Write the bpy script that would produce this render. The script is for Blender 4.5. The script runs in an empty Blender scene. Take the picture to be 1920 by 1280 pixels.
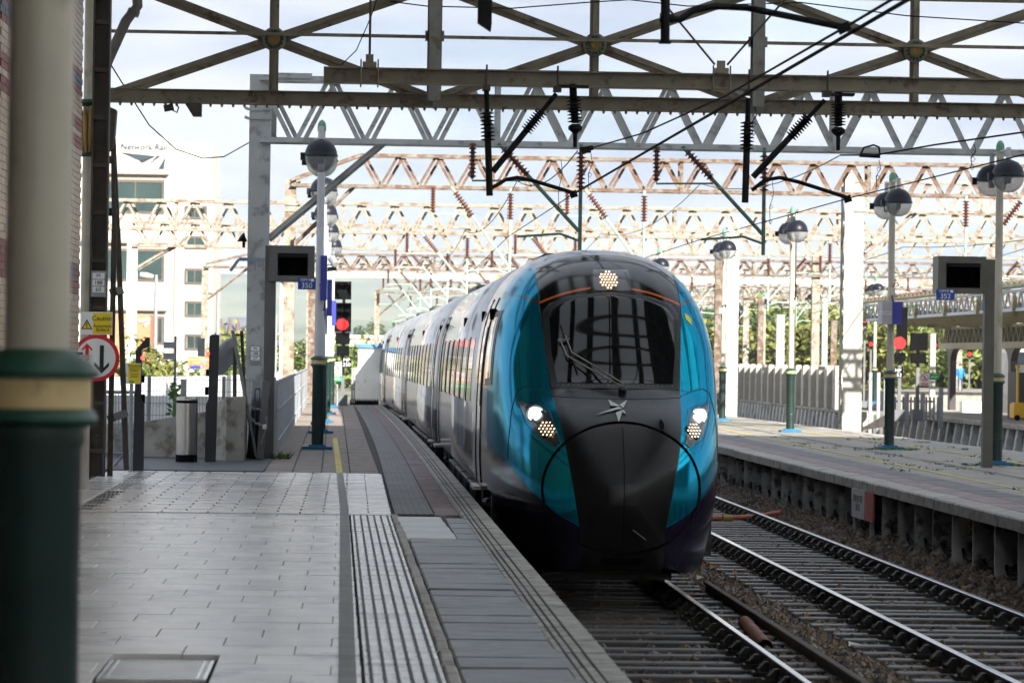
import bpy, bmesh, math, random
from mathutils import Vector, Matrix
random.seed(11)
R = math.radians
sc = bpy.context.scene

# ------------------------------------------------------------------ camera
FPX = 6400.0; EYE = 2.515
ROLL, YAW, PITCH = R(.8), R(2.68), math.atan(33 / FPX)
cd = bpy.data.cameras.new('camera'); cam = bpy.data.objects.new('camera', cd)
sc.collection.objects.link(cam); sc.camera = cam
cd.sensor_width = 36; cd.lens = 120; cd.clip_start = .5; cd.clip_end = 20000
cd.dof.use_dof = True; cd.dof.focus_distance = 39; cd.dof.aperture_fstop = 6.3
_fw = Vector((math.sin(YAW) * math.cos(PITCH), math.cos(YAW) * math.cos(PITCH), math.sin(PITCH)))
_rt = Vector((math.cos(YAW), -math.sin(YAW), 0)); _up = _rt.cross(_fw)
_r = _rt * math.cos(ROLL) + _up * math.sin(ROLL); _u = _up * math.cos(ROLL) - _rt * math.sin(ROLL)
cam.matrix_world = Matrix(((_r.x, _u.x, -_fw.x, 0), (_r.y, _u.y, -_fw.y, 0), (_r.z, _u.z, -_fw.z, EYE), (0, 0, 0, 1)))

def at(px, py, Y):
    "world point seen at photo pixel (px, py), at distance Y along the track"
    d = _fw * FPX + _r * (px - 960) + _u * (640 - py)
    t = Y / d.y
    return Vector((d.x * t, Y, EYE + d.z * t))
def onz(px, py, z):
    d = _fw * FPX + _r * (px - 960) + _u * (640 - py)
    t = (z - EYE) / d.z
    return Vector((d.x * t, d.y * t, z))

# ------------------------------------------------------------------ sky, sun, exposure
SUN_EL, SUN_AZ = R(29), R(155)            # azimuth clockwise from +Y: behind the camera, to the right
w = bpy.data.worlds.new('World'); sc.world = w; w.use_nodes = True
nt = w.node_tree; nt.nodes.clear()
def N(t, **k):
    n = nt.nodes.new(t)
    for a, b in k.items(): setattr(n, a, b)
    return n
out = N('ShaderNodeOutputWorld'); bg = N('ShaderNodeBackground'); bg.inputs[1].default_value = .05
sky = N('ShaderNodeTexSky', sky_type='NISHITA', sun_disc=False, sun_elevation=SUN_EL, sun_rotation=SUN_AZ, air_density=1.0, dust_density=1.2, ozone_density=1.2)
tc = N('ShaderNodeTexCoord'); mp = N('ShaderNodeMapping'); mp.inputs['Scale'].default_value = (1, 1, 3.2)
no = N('ShaderNodeTexNoise'); no.inputs['Scale'].default_value = 5.5; no.inputs['Detail'].default_value = 7; no.inputs['Roughness'].default_value = .55
rp = N('ShaderNodeValToRGB'); rp.color_ramp.elements[0].position = .18; rp.color_ramp.elements[1].position = .42
mx = N('ShaderNodeMix', data_type='RGBA')
n2 = N('ShaderNodeTexNoise'); n2.inputs['Scale'].default_value = 8; n2.inputs['Detail'].default_value = 5
mp2 = N('ShaderNodeMapping'); mp2.inputs['Scale'].default_value = (1, 1, 5); mp2.inputs['Location'].default_value = (3, 2, 0)
r2 = N('ShaderNodeValToRGB'); r2.color_ramp.elements[0].position = .36; r2.color_ramp.elements[1].position = .60
mc_ = N('ShaderNodeMix', data_type='RGBA'); mc_.inputs['A'].default_value = (2.9, 3.5, 4.55, 1); mc_.inputs['B'].default_value = (5.0, 5.25, 5.7, 1)
L = nt.links.new
L(tc.outputs['Generated'], mp.inputs[0]); L(mp.outputs[0], no.inputs[0]); L(no.outputs[0], rp.inputs[0])
L(tc.outputs['Generated'], mp2.inputs[0]); L(mp2.outputs[0], n2.inputs[0]); L(n2.outputs[0], r2.inputs[0]); L(r2.outputs[0], mc_.inputs['Factor']); L(mc_.outputs['Result'], mx.inputs['B'])
L(rp.outputs[0], mx.inputs['Factor']); L(sky.outputs[0], mx.inputs['A']); L(mx.outputs['Result'], bg.inputs[0]); L(bg.outputs[0], out.inputs[0])
sd = bpy.data.lights.new('sun', 'SUN'); sd.energy = 4.0; sd.angle = R(.53); sd.color = (1, .95, .86)
so = bpy.data.objects.new('sun', sd); sc.collection.objects.link(so)
_sv = Vector((math.sin(SUN_AZ) * math.cos(SUN_EL), math.cos(SUN_AZ) * math.cos(SUN_EL), math.sin(SUN_EL)))
so.rotation_euler = _sv.to_track_quat('Z', 'Y').to_euler(); so.location = _sv * 80
vs = sc.view_settings; vs.view_transform = 'Standard'; vs.look = 'None'; vs.gamma = 1; vs.exposure = 1.82; vs.use_curve_mapping = False
sc.render.engine = 'CYCLES'
cy = sc.cycles; cy.use_denoising = True; cy.max_bounces = 7; cy.diffuse_bounces = 3; cy.glossy_bounces = 3; cy.transmission_bounces = 6; cy.transparent_max_bounces = 8; cy.volume_bounces = 0
cy.caustics_reflective = False; cy.caustics_refractive = False; cy.sample_clamp_indirect = 6; cy.use_adaptive_sampling = True; cy.adaptive_threshold = .02

# ------------------------------------------------------------------ materials
MATS = {}
def mat(name, col, rough=.6, metal=0., var=.15, scale=4., bump=0., coat=0., dirt=None, rnd=0., emit=None, alpha=None, trans=0., bscale=None, spec=.5, stretch=None, ior=1.5, spots=None):
    """procedural paint / metal / stone: noise-varied base colour, patchy second colour, fine relief"""
    if name in MATS: return MATS[name]
    m = bpy.data.materials.new(name); m.use_nodes = True; MATS[name] = m
    t = m.node_tree; b = t.nodes['Principled BSDF']; l = t.links.new
    nn = t.nodes.new
    b.inputs['Roughness'].default_value = rough; b.inputs['Metallic'].default_value = metal
    b.inputs['Coat Weight'].default_value = coat; b.inputs['Coat Roughness'].default_value = .04
    b.inputs['Specular IOR Level'].default_value = spec; b.inputs['IOR'].default_value = ior
    b.inputs['Transmission Weight'].default_value = trans
    tcn = nn('ShaderNodeTexCoord'); mpn = nn('ShaderNodeMapping'); co = nn('ShaderNodeNewGeometry').outputs['Position'] if rnd else tcn.outputs['Object']; l(co, mpn.inputs[0])
    if stretch: mpn.inputs['Scale'].default_value = stretch
    n1 = nn('ShaderNodeTexNoise'); n1.inputs['Scale'].default_value = scale; n1.inputs['Detail'].default_value = 6
    l(mpn.outputs[0], n1.inputs[0])
    mr = nn('ShaderNodeMapRange'); mr.inputs['From Min'].default_value = .3; mr.inputs['From Max'].default_value = .7
    l(n1.outputs[0], mr.inputs[0])
    mc = nn('ShaderNodeMix'); mc.data_type = 'RGBA'
    mc.inputs['A'].default_value = tuple(max(0, c * (1 - var)) for c in col) + (1,)
    mc.inputs['B'].default_value = tuple(min(1, c * (1 + var)) for c in col) + (1,)
    l(mr.outputs[0], mc.inputs['Factor']); last = mc.outputs['Result']
    if dirt:
        dc, amt, ds = dirt
        n2 = nn('ShaderNodeTexNoise'); n2.inputs['Scale'].default_value = ds; n2.inputs['Detail'].default_value = 9; n2.inputs['Roughness'].default_value = .65
        mp2 = nn('ShaderNodeMapping'); mp2.inputs['Location'].default_value = (7.3, 1.9, 4.1)
        if stretch: mp2.inputs['Scale'].default_value = stretch
        l(co, mp2.inputs[0]); l(mp2.outputs[0], n2.inputs[0])
        r2 = nn('ShaderNodeMapRange'); c = .66 - .32 * amt
        r2.inputs['From Min'].default_value = c - .06; r2.inputs['From Max'].default_value = c + .08; r2.interpolation_type = 'SMOOTHSTEP'
        l(n2.outputs[0], r2.inputs[0])
        m2 = nn('ShaderNodeMix'); m2.data_type = 'RGBA'; m2.inputs['B'].default_value = tuple(dc) + (1,)
        l(r2.outputs[0], m2.inputs['Factor']); l(last, m2.inputs['A']); last = m2.outputs['Result']
    if rnd:
        oi = nn('ShaderNodeObjectInfo'); r3 = nn('ShaderNodeMapRange'); r3.inputs['To Min'].default_value = 1 - rnd; r3.inputs['To Max'].default_value = 1 + rnd
        l(oi.outputs['Random'], r3.inputs[0])
        m3 = nn('ShaderNodeVectorMath'); m3.operation = 'SCALE'; l(last, m3.inputs[0]); l(r3.outputs[0], m3.inputs['Scale']); last = m3.outputs[0]
        ra = nn('ShaderNodeMath'); ra.operation = 'MULTIPLY_ADD'; ra.inputs[1].default_value = rnd * .35; ra.inputs[2].default_value = rough - rnd * .15
        l(oi.outputs['Random'], ra.inputs[0]); l(ra.outputs[0], b.inputs['Roughness'])
    if spots:
        vo = nn('ShaderNodeTexVoronoi'); vo.inputs['Scale'].default_value = spots; l(co, vo.inputs[0])
        wn = nn('ShaderNodeTexWhiteNoise'); l(vo.outputs['Position'], wn.inputs['Vector'])
        th = nn('ShaderNodeMath'); th.operation = 'MULTIPLY'; th.inputs[1].default_value = .10; l(wn.outputs['Value'], th.inputs[0])
        lt = nn('ShaderNodeMath'); lt.operation = 'LESS_THAN'; l(vo.outputs['Distance'], lt.inputs[0]); l(th.outputs[0], lt.inputs[1])
        m4 = nn('ShaderNodeMix'); m4.data_type = 'RGBA'; m4.inputs['B'].default_value = (.10, .095, .09, 1)
        hf = nn('ShaderNodeMath'); hf.operation = 'MULTIPLY'; hf.inputs[1].default_value = .65; l(lt.outputs[0], hf.inputs[0])
        l(hf.outputs[0], m4.inputs['Factor']); l(last, m4.inputs['A']); last = m4.outputs['Result']
    l(last, b.inputs['Base Color'])
    if bump:
        n3 = nn('ShaderNodeTexNoise'); n3.inputs['Scale'].default_value = bscale or scale * 12; n3.inputs['Detail'].default_value = 5
        l(mpn.outputs[0], n3.inputs[0])
        bn = nn('ShaderNodeBump'); bn.inputs['Strength'].default_value = bump; bn.inputs['Distance'].default_value = .01
        l(n3.outputs[0], bn.inputs['Height']); l(bn.outputs[0], b.inputs['Normal'])
    if emit:
        b.inputs['Emission Color'].default_value = tuple(emit[0]) + (1,); b.inputs['Emission Strength'].default_value = emit[1]
    return m

cream = mat('cream_paint', (.46, .42, .33), .45, var=.14, scale=2.5, dirt=((.27, .23, .16), .22, 2.2), bump=.08)
green = mat('green_paint', (.012, .060, .040), .42, var=.2, coat=.1, scale=6, dirt=((.035, .06, .045), .22, 5), bump=.15)
dgreen = mat('dark_green_paint', (.010, .030, .026), .42, var=.2, coat=.15, dirt=((.02, .03, .028), .3, 5))
lampgrey = mat('pale_grey_paint', (.52, .53, .55), .4, var=.06, bump=.03)
basblue = mat('blue_base_paint', (.01, .13, .24), .45, var=.2, dirt=((.05, .09, .10), .25, 8))
black = mat('black_paint', (.005, .005, .0055), .75, var=.3, spec=.08)
blackgloss = mat('black_gloss', (.012, .012, .018), .18, var=.2, coat=.4)
steel = mat('brushed_steel', (.42, .40, .38), .32, metal=1, var=.15, stretch=(20, 20, 1))
galv = mat('galvanised_steel', (.30, .315, .33), .6, metal=.3, var=.15, scale=9)
shedsteel = mat('shed_paint', (.19, .165, .115), .55, var=.22, scale=3, dirt=((.10, .055, .03), .22, 4), bump=.15)
darksteel = mat('dark_sooty_steel', (.045, .038, .030), .6, var=.35, dirt=((.07, .04, .025), .3, 3), bump=.2)
olepaint = mat('grey_ole_paint', (.40, .41, .40), .55, var=.14, scale=2, dirt=((.22, .23, .23), .3, 3), bump=.1)
rusty = mat('rusty_lattice', (.19, .165, .135), .75, var=.35, scale=5, dirt=((.12, .062, .036), .5, 5), bump=.3)
rustwhite = mat('flaking_white_lattice', (.29, .27, .235), .7, var=.2, scale=4, dirt=((.17, .11, .07), .35, 5), bump=.2)
rustyellow = mat('ochre_stained_lattice', (.27, .245, .20), .7, var=.25, scale=4, dirt=((.17, .105, .06), .36, 4), bump=.2)
concrete = mat('weathered_concrete', (.40, .385, .34), .85, var=.22, scale=2.2, dirt=((.17, .15, .12), .38, 2.6), bump=.5)
paleconc = mat('pale_concrete', (.36, .345, .31), .85, var=.12, scale=2, dirt=((.40, .37, .30), .25, 3), bump=.3)
insul = mat('brown_porcelain', (.11, .035, .022), .25, var=.25)
oledark = mat('sooty_ole_steel', (.012, .012, .013), .7, var=.4, spec=.2)
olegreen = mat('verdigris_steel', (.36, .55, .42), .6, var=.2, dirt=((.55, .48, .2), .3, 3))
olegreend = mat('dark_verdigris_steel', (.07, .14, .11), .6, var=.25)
copper = mat('weathered_copper_wire', (.008, .008, .009), .8, var=.2, spec=.1)
coppergr = mat('green_copper_wire', (.10, .24, .19), .6, var=.2)
whitep = mat('white_enamel', (.80, .80, .78), .4, var=.04, dirt=((.5, .48, .42), .08, 4))
yellowp = mat('yellow_enamel', (.80, .62, .02), .4, var=.05)
redp = mat('red_enamel', (.62, .02, .025), .4, var=.05)
greenp = mat('sign_green', (.01, .32, .14), .4, var=.05)
bluep = mat('sign_blue', (.005, .06, .32), .4, var=.06)
blue2 = mat('box_blue', (.03, .04, .28), .4, var=.06)
glass = mat('clear_bowl', (.80, .82, .84), .12, var=.05, trans=.8, ior=1.15)

# ------------------------------------------------------------------ mesh helpers
ORG = {}
class MB:
    def __init__(s): s.v = []; s.f = []; s.m = []; s.k = 0
    def _a(s, vs, fs):
        o = len(s.v); s.v += [tuple(p) for p in vs]
        for f in fs: s.f.append([i + o for i in f]); s.m.append(s.k)
        return s
    def box(s, x0, x1, y0, y1, z0, z1):
        return s._a([(x0, y0, z0), (x1, y0, z0), (x1, y1, z0), (x0, y1, z0), (x0, y0, z1), (x1, y0, z1), (x1, y1, z1), (x0, y1, z1)],
                    [(0, 3, 2, 1), (4, 5, 6, 7), (0, 1, 5, 4), (1, 2, 6, 5), (2, 3, 7, 6), (3, 0, 4, 7)])
    def bbox(s, x0, x1, y0, y1, z0, z1, b=.01):
        "box with its four top edges chamfered"
        return s._a([(x0, y0, z0), (x1, y0, z0), (x1, y1, z0), (x0, y1, z0), (x0, y0, z1 - b), (x1, y0, z1 - b), (x1, y1, z1 - b), (x0, y1, z1 - b),
                     (x0 + b, y0 + b, z1), (x1 - b, y0 + b, z1), (x1 - b, y1 - b, z1), (x0 + b, y1 - b, z1)],
                    [(0, 3, 2, 1), (0, 1, 5, 4), (1, 2, 6, 5), (2, 3, 7, 6), (3, 0, 4, 7), (4, 5, 9, 8), (5, 6, 10, 9), (6, 7, 11, 10), (7, 4, 8, 11), (8, 9, 10, 11)])
    def bar(s, p, q, w, h=None, up=(0, 0, 1)):
        "rectangular bar from p to q, w across, h along up"
        p, q, up = Vector(p), Vector(q), Vector(up); h = w if h is None else h
        d = (q - p).normalized(); a = d.cross(up)
        if a.length < 1e-4: a = d.cross(Vector((1, 0, 0)))
        a.normalize(); b = a.cross(d).normalized(); a = a * w / 2; b = b * h / 2
        vs = [p - a - b, p + a - b, p + a + b, p - a + b, q - a - b, q + a - b, q + a + b, q - a + b]
        return s._a(vs, [(0, 1, 2, 3), (7, 6, 5, 4), (4, 5, 1, 0), (5, 6, 2, 1), (6, 7, 3, 2), (7, 4, 0, 3)])
    def angle(s, p, q, w, t=.012, up=(0, 0, 1), side=1):
        "rolled steel angle: two thin flanges"
        p, q, up = Vector(p), Vector(q), Vector(up); d = (q - p).normalized(); a = d.cross(up)
        if a.length < 1e-4: a = d.cross(Vector((1, 0, 0)))
        a.normalize(); b = a.cross(d).normalized()
        s.bar(p, q, t, w, up); o = a * side * (w / 2 + t / 2) - b * (w / 2 - t / 2)
        return s.bar(p + o, q + o, w, t, up)
    def tube(s, pts, r, n=8, cap=True):
        pts = [Vector(p) for p in pts]; rs = r if isinstance(r, (list, tuple)) else [r] * len(pts)
        o = len(s.v); pa = None
        for i, p in enumerate(pts):
            d = (pts[min(i + 1, len(pts) - 1)] - pts[max(i - 1, 0)]).normalized()
            if pa is None:
                a = d.cross(Vector((0, 0, 1)))
                if a.length < 1e-3: a = d.cross(Vector((1, 0, 0)))
            else: a = pa - d * pa.dot(d)
            a.normalize(); b = d.cross(a); pa = a
            for k in range(n):
                t = 2 * math.pi * k / n; s.v.append(tuple(p + (a * math.cos(t) + b * math.sin(t)) * rs[i]))
        for i in range(len(pts) - 1):
            for k in range(n):
                k2 = (k + 1) % n; s.f.append([o + i * n + k, o + i * n + k2, o + (i + 1) * n + k2, o + (i + 1) * n + k]); s.m.append(s.k)
        if cap:
            e = o + (len(pts) - 1) * n
            s.f.append([o + k for k in range(n)][::-1]); s.f.append([e + k for k in range(n)]); s.m += [s.k, s.k]
        return s
    def lathe(s, prof, c=(0, 0, 0), n=24, axis=None):
        "profile [(radius, height)] turned about +Z (or any axis) through c"
        c = Vector(c); ax = Vector(axis or (0, 0, 1)).normalized()
        a = ax.cross(Vector((0, 1, 0)));
        if a.length < 1e-3: a = ax.cross(Vector((1, 0, 0)))
        a.normalize(); b = ax.cross(a); o = len(s.v)
        for r, z in prof:
            for k in range(n):
                t = 2 * math.pi * k / n; s.v.append(tuple(c + ax * z + (a * math.cos(t) + b * math.sin(t)) * max(r, 1e-4)))
        for i in range(len(prof) - 1):
            for k in range(n):
                k2 = (k + 1) % n; s.f.append([o + i * n + k, o + i * n + k2, o + (i + 1) * n + k2, o + (i + 1) * n + k]); s.m.append(s.k)
        e = o + (len(prof) - 1) * n
        s.f.append([o + k for k in range(n)][::-1]); s.f.append([e + k for k in range(n)]); s.m += [s.k, s.k]
        return s
    def prism(s, poly, d0, d1, plane='xz'):
        "2-D polygon pushed from d0 to d1 along the axis missing from plane"
        f = {'xz': lambda a, b, d: (a, d, b), 'yz': lambda a, b, d: (d, a, b), 'xy': lambda a, b, d: (a, b, d)}[plane]
        n = len(poly); vs = [f(a, b, d0) for a, b in poly] + [f(a, b, d1) for a, b in poly]
        return s._a(vs, [list(range(n))[::-1], list(range(n, 2 * n))] + [(i, (i + 1) % n, n + (i + 1) % n, n + i) for i in range(n)])
    def insulator(s, p, q, r=.07, ribs=9, core=.035):
        p, q = Vector(p), Vector(q); d = q - p; Ln = d.length; pr = [(core * .9, 0)]
        for i in range(ribs):
            z = Ln * (i + .5) / ribs; h = Ln / ribs
            pr += [(core, z - h * .42), (r, z - h * .08), (r * .97, z + h * .06), (core, z + h * .22)]
        pr.append((core * .9, Ln))
        return s.lathe(pr, p, 12, d)
    def build(s, name, m, parent=None, org=None, smooth=None):
        me = bpy.data.meshes.new(name)
        o0 = Vector(org) if org is not None else (ORG.get(parent.name, Vector()) if parent else Vector())
        me.from_pydata([(x - o0.x, y - o0.y, z - o0.z) for x, y, z in s.v], [], s.f)
        for mm in (m if isinstance(m, (list, tuple)) else [m]): me.materials.append(mm)
        if any(s.m): me.polygons.foreach_set('material_index', s.m)
        bm = bmesh.new(); bm.from_mesh(me); bmesh.ops.recalc_face_normals(bm, faces=bm.faces); bm.to_mesh(me); bm.free()
        if smooth:
            me.polygons.foreach_set('use_smooth', [True] * len(me.polygons)); me.set_sharp_from_angle(angle=R(smooth))
        ob = bpy.data.objects.new(name, me); sc.collection.objects.link(ob)
        if parent: ob.parent = parent
        else: ob.location = o0
        ORG[ob.name] = o0
        return ob

def tag(o, label=None, cat=None, group=None, kind=None):
    for k, v in (('label', label), ('category', cat), ('group', group), ('kind', kind)):
        if v: o[k] = v
    return o
def thing(name, loc, label, cat, group=None):
    e = bpy.data.objects.new(name, None); sc.collection.objects.link(e); e.location = loc; e.empty_display_size = .2
    ORG[e.name] = Vector(loc)
    return tag(e, label, cat, group)
def copy_tree(o, parent=None, loc=None, rz=None):
    c = o.copy(); sc.collection.objects.link(c); c.parent = parent
    if loc is not None: c.location = loc
    if rz is not None: c.rotation_euler = (0, 0, rz)
    for ch in o.children: copy_tree(ch, c)
    return c
def inst(src, parent, loc, rz=0, scale=None):
    "one more alike piece sharing the mesh of src"
    c = bpy.data.objects.new(src.name.split('.')[0], src.data); sc.collection.objects.link(c)
    c.parent = parent; c.location = loc; c.rotation_euler = (0, 0, rz)
    if scale: c.scale = scale
    return c
def text(s, size, p, m, parent, align='CENTER', name='lettering', rz=0, ext=.0015, xs=1.0):
    "flat lettering facing the camera end (-Y) unless turned by rz"
    cu = bpy.data.curves.new(name, 'FONT'); cu.body = s; cu.size = size; cu.align_x = align; cu.align_y = 'CENTER'; cu.extrude = ext; cu.space_line = .85
    cu.materials.append(m); cu.resolution_u = 3
    tmp = bpy.data.objects.new('tmp', cu)
    me = bpy.data.meshes.new_from_object(tmp); bpy.data.objects.remove(tmp); bpy.data.curves.remove(cu); me.name = name
    o = bpy.data.objects.new(name, me); sc.collection.objects.link(o); o.parent = parent
    o.location = Vector(p) - ORG.get(parent.name, Vector()); o.rotation_euler = (R(90), 0, rz); o.scale = (xs, 1, 1)
    return o

# ================================================================== SETTING
PL, PR = .915, .78                         # platform levels above the rail head
soil = mat('track_soil', (.075, .058, .042), .95, var=.4, scale=3, dirt=((.13, .10, .07), .35, 6), bump=.8, bscale=30)
farground = mat('yard_ground', (.20, .18, .15), .95, var=.3, scale=.05, dirt=((.10, .13, .05), .4, .03))
tag(MB()._a([(-9000, -200, -.42), (9000, -200, -.42), (9000, 12000, -.42), (-9000, 12000, -.42)], [(0, 1, 2, 3)]).build('ground', farground), kind='structure')
tag(MB()._a([(1.0, 0, -.215), (8.2, 0, -.215), (8.2, 400, -.215), (1.0, 400, -.215)], [(0, 1, 2, 3)]).build('trackbed', soil), kind='structure')

def off(Y):
    "sideways drift of the left track: a slack reverse curve beyond the platform"
    if Y < 46: return 0.
    if Y < 113: return -.46 * ((Y - 46) / 67) ** 2
    return -.46 - .0137 * (Y - 113) + .00042 * (Y - 113) ** 2

# ---- ballast: loose stones, uncountable
bm_ = MB(); rs = random.Random(5)
def stone(mb, x, y, z, r):
    vs = []
    for d in ((1, 0, 0), (0, 1, 0), (-1, 0, 0), (0, -1, 0), (0, 0, 1)):
        vs.append((x + d[0] * r * rs.uniform(.6, 1.3) + rs.uniform(-.3, .3) * r, y + d[1] * r * rs.uniform(.6, 1.3), z + d[2] * r * rs.uniform(.5, 1)))
    mb._a(vs, [(0, 1, 4), (1, 2, 4), (2, 3, 4), (3, 0, 4)])
for i in range(26000):
    Y = 24 + 46 * rs.random() ** 1.25
    u = rs.random()
    x = rs.uniform(1.6, 7.7) if u < .45 else rs.uniform(6.9, 7.75) if u < .8 else rs.uniform(3.75, 5.2)
    bm_.k = rs.choice((0, 0, 1, 2)); edge = max(0, x - 7.0) * .28
    stone(bm_, x, Y, -.222 + edge + rs.uniform(0, .03), rs.choice((.02, .03, .035, .045, .06)) * rs.uniform(.7, 1.2))
stonem = [mat('brown_stone', (.13, .088, .058), .9, var=.4, scale=20), mat('grey_stone', (.17, .155, .14), .9, var=.35, scale=20), mat('dark_stone', (.045, .037, .03), .9, var=.4, scale=20)]
tag(bm_.build('ballast', stonem), 'brown crushed stone ballast lying between the rails', 'ballast', kind='stuff')

# ---- tracks
railside = mat('rusty_rail_side', (.055, .036, .026), .7, var=.35, scale=8, bump=.2)
railtop = mat('polished_rail_head', (.62, .62, .64), .22, metal=1, var=.1, stretch=(30, .3, 30))
sleeperm = mat('wet_timber', (.060, .054, .050), .42, var=.4, scale=7, stretch=(1, 6, 3), rnd=.35, bump=.5, dirt=((.12, .11, .10), .2, 8))
chairm = mat('cast_chair', (.028, .024, .020), .6, var=.4, bump=.3)
def rail(name, xc, parent, y0=8, y1=300, dx=None, top=0.0, shiny=True, h=.16):
    mb = MB(); sec = [(-.055, -h), (.055, -h), (.055, -h + .03), (.012, -h + .045), (.012, -.045), (.035, -.035), (.035, -.006), (.026, 0), (-.026, 0), (-.035, -.006), (-.035, -.035), (-.012, -.045), (-.012, -h + .045), (-.055, -h + .03)]
    ys = list(range(y0, y1 + 1, 6)); n = len(sec)
    for Y in ys:
        d = dx(Y) if dx else 0
        mb.v += [(xc + a + d, Y, b + top) for a, b in sec]
    for i in range(len(ys) - 1):
        for k in range(n):
            k2 = (k + 1) % n; mb.f.append([i * n + k, i * n + k2, (i + 1) * n + k2, (i + 1) * n + k]); mb.m.append(1 if shiny and k in (6, 7, 8) else 0)
    return mb.build(name, [railside, railtop], parent)
def track(xc, y0, y1, dx=None, n0=.0):
    t = thing('railway_track', (xc, 0, 0), None, None); tag(t, kind='structure')
    rail('rail', xc - .7525, t, dx=dx); rail('rail', xc + .7525, t, dx=dx)
    proto = MB().bbox(-1.3, 1.3, -.125, .125, -.13, 0, .012).build('sleeper', sleeperm, t, org=(0, 0, 0))
    cb = MB().box(-.18, .18, -.085, .085, 0, .045).prism([(-.15, .045), (-.04, .045), (-.04, .13), (-.075, .13)], -.06, .06).prism([(.04, .045), (.15, .045), (.075, .13), (.04, .13)], -.06, .06)
    for sx in (-.14, .14): cb.lathe([(.022, .045), (.022, .075), (.012, .085)], (sx, .06 * (1 if sx > 0 else -1), 0), 6)
    cp = cb.build('rail_chair', chairm, t, org=(0, 0, 0))
    Y = y0; first = True; q = random.Random(3)
    while Y < y1:
        s = proto if first else inst(proto, t, (0, 0, 0))
        d = dx(Y) if dx else 0
        s.location = (d + q.uniform(-.04, .04), Y, -.165 + q.uniform(-.012, .006)); s.rotation_euler = (0, 0, q.uniform(-.012, .012))
        for sx in (-.7525, .7525):
            c = cp if first else inst(cp, t, (0, 0, 0))
            c.location = (sx + d, Y, -.166); first = False if sx > 0 else first
        Y += .69 + q.uniform(-.035, .035)
    return t
tl = track(2.88, 24.2, 60, off)
tr = track(6.09, 24.0, 92)
for Xc in (14.9, 18.2): track(Xc, 96, 128)
gr = rail('spare_rail', 4.2, None, 10, 42, top=-.06, shiny=False)
tag(gr, 'disused rusty rail lying between the two tracks', 'rail')
tag(MB().tube([(3.95, 32.2, -.17), (4.03, 34.6, -.13)], .07, 14, False).tube([(3.95, 32.2, -.17), (4.03, 34.6, -.13)], .058, 14, False).build('clay_pipe', mat('rusty_pipe', (.16, .05, .025), .7, var=.4), smooth=40), 'short rusty pipe lying beside the nearer rail', 'pipe')
orangep = mat('orange_conduit', (.42, .15, .10), .7, var=.25)
pp = thing('drain_hose', (6, 57.6, -.1), 'faded orange hose crossing under the far rail', 'hose')
MB().tube([(5.0, 57.9, -.14), (5.6, 57.7, -.11), (6.3, 57.6, -.13), (6.9, 57.4, -.08), (7.25, 57.2, .0)], .045, 8).build('hose', orangep, pp, smooth=60)
MB().lathe([(.06, 0), (.06, .16)], (6.3, 57.5, -.12), 10, (1, .2, 0)).build('coupling', mat('ochre_plastic', (.30, .19, .04), .6), pp)
lit = random.Random(8)
leafm = [mat('dead_leaf', (.30, .13, .04), .8, var=.3), mat('litter_scrap', (.55, .54, .52), .7)]
for i in range(26):
    x = lit.choice((lit.uniform(3.8, 5.1), lit.uniform(6.95, 7.5))); Y = lit.uniform(27, 58); a = lit.uniform(.03, .07); mb = MB()
    z = -.19 + max(0, x - 7) * .28
    mb._a([(x - a, Y - a, z), (x + a, Y - .6 * a, z + .03), (x + .7 * a, Y + a, z + .01), (x - .8 * a, Y + .8 * a, z + .05)], [(0, 1, 2, 3)])
    mb._a([(x - a, Y - a, z - .004), (x + a, Y - .6 * a, z + .026), (x + .7 * a, Y + a, z + .006), (x - .8 * a, Y + .8 * a, z + .046)], [(3, 2, 1, 0)])
    if i < 18: tag(mb.build('dead_leaf', leafm[0], org=(x, Y, z)), 'curled brown dead leaf dropped among the rails', 'leaf', 'dead leaves on the trackbed')
    else: tag(mb.build('litter', leafm[1], org=(x, Y, z)), 'pale scrap of litter dropped among the rails', 'litter', 'litter on the trackbed')

# ---- left platform
slabm = mat('grey_paving_slab', (.66, .635, .595), .25, var=.12, scale=3, rnd=.17, dirt=((.36, .35, .335), .25, 1.3), bump=.12, bscale=90, spots=3.2)
jointm = mat('dark_joint', (.045, .042, .038), .85, var=.3)
oldslab = mat('outdoor_paver', (.28, .235, .205), .75, var=.2, scale=5, rnd=.18, dirt=((.18, .15, .13), .25, 3), bump=.3)
tarm = mat('worn_dark_slab', (.13, .13, .13), .40, var=.35, scale=4, rnd=.25, dirt=((.22, .22, .22), .22, 5), bump=.6, stretch=(1, 1.6, 1))
palslab = mat('pale_new_slab', (.50, .50, .49), .42, var=.12, scale=4, rnd=.06, bump=.2)
copm = mat('coping_stone', (.32, .30, .265), .6, var=.25, scale=5, rnd=.12, dirt=((.15, .135, .12), .3, 5), bump=.6)
ribm = mat('dark_rib', (.035, .032, .034), .6, var=.3)
blist = mat('dark_blister_tile', (.10, .095, .095), .55, var=.25, scale=5, rnd=.2, bump=.4)
pinkm = mat('plum_paver', (.23, .185, .185), .75, var=.25, rnd=.2, bump=.4, dirt=((.14, .115, .115), .25, 4))
plat = thing('platform', (0, 0, 0), None, None); tag(plat, kind='structure')
def edgeX(Y): return 1.43 + (off(Y) * .8 if Y > 46 else 0)
mb = MB()
ys = [0, 20, 40, 46] + [46 + 6 * i for i in range(1, 13)]
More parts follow.
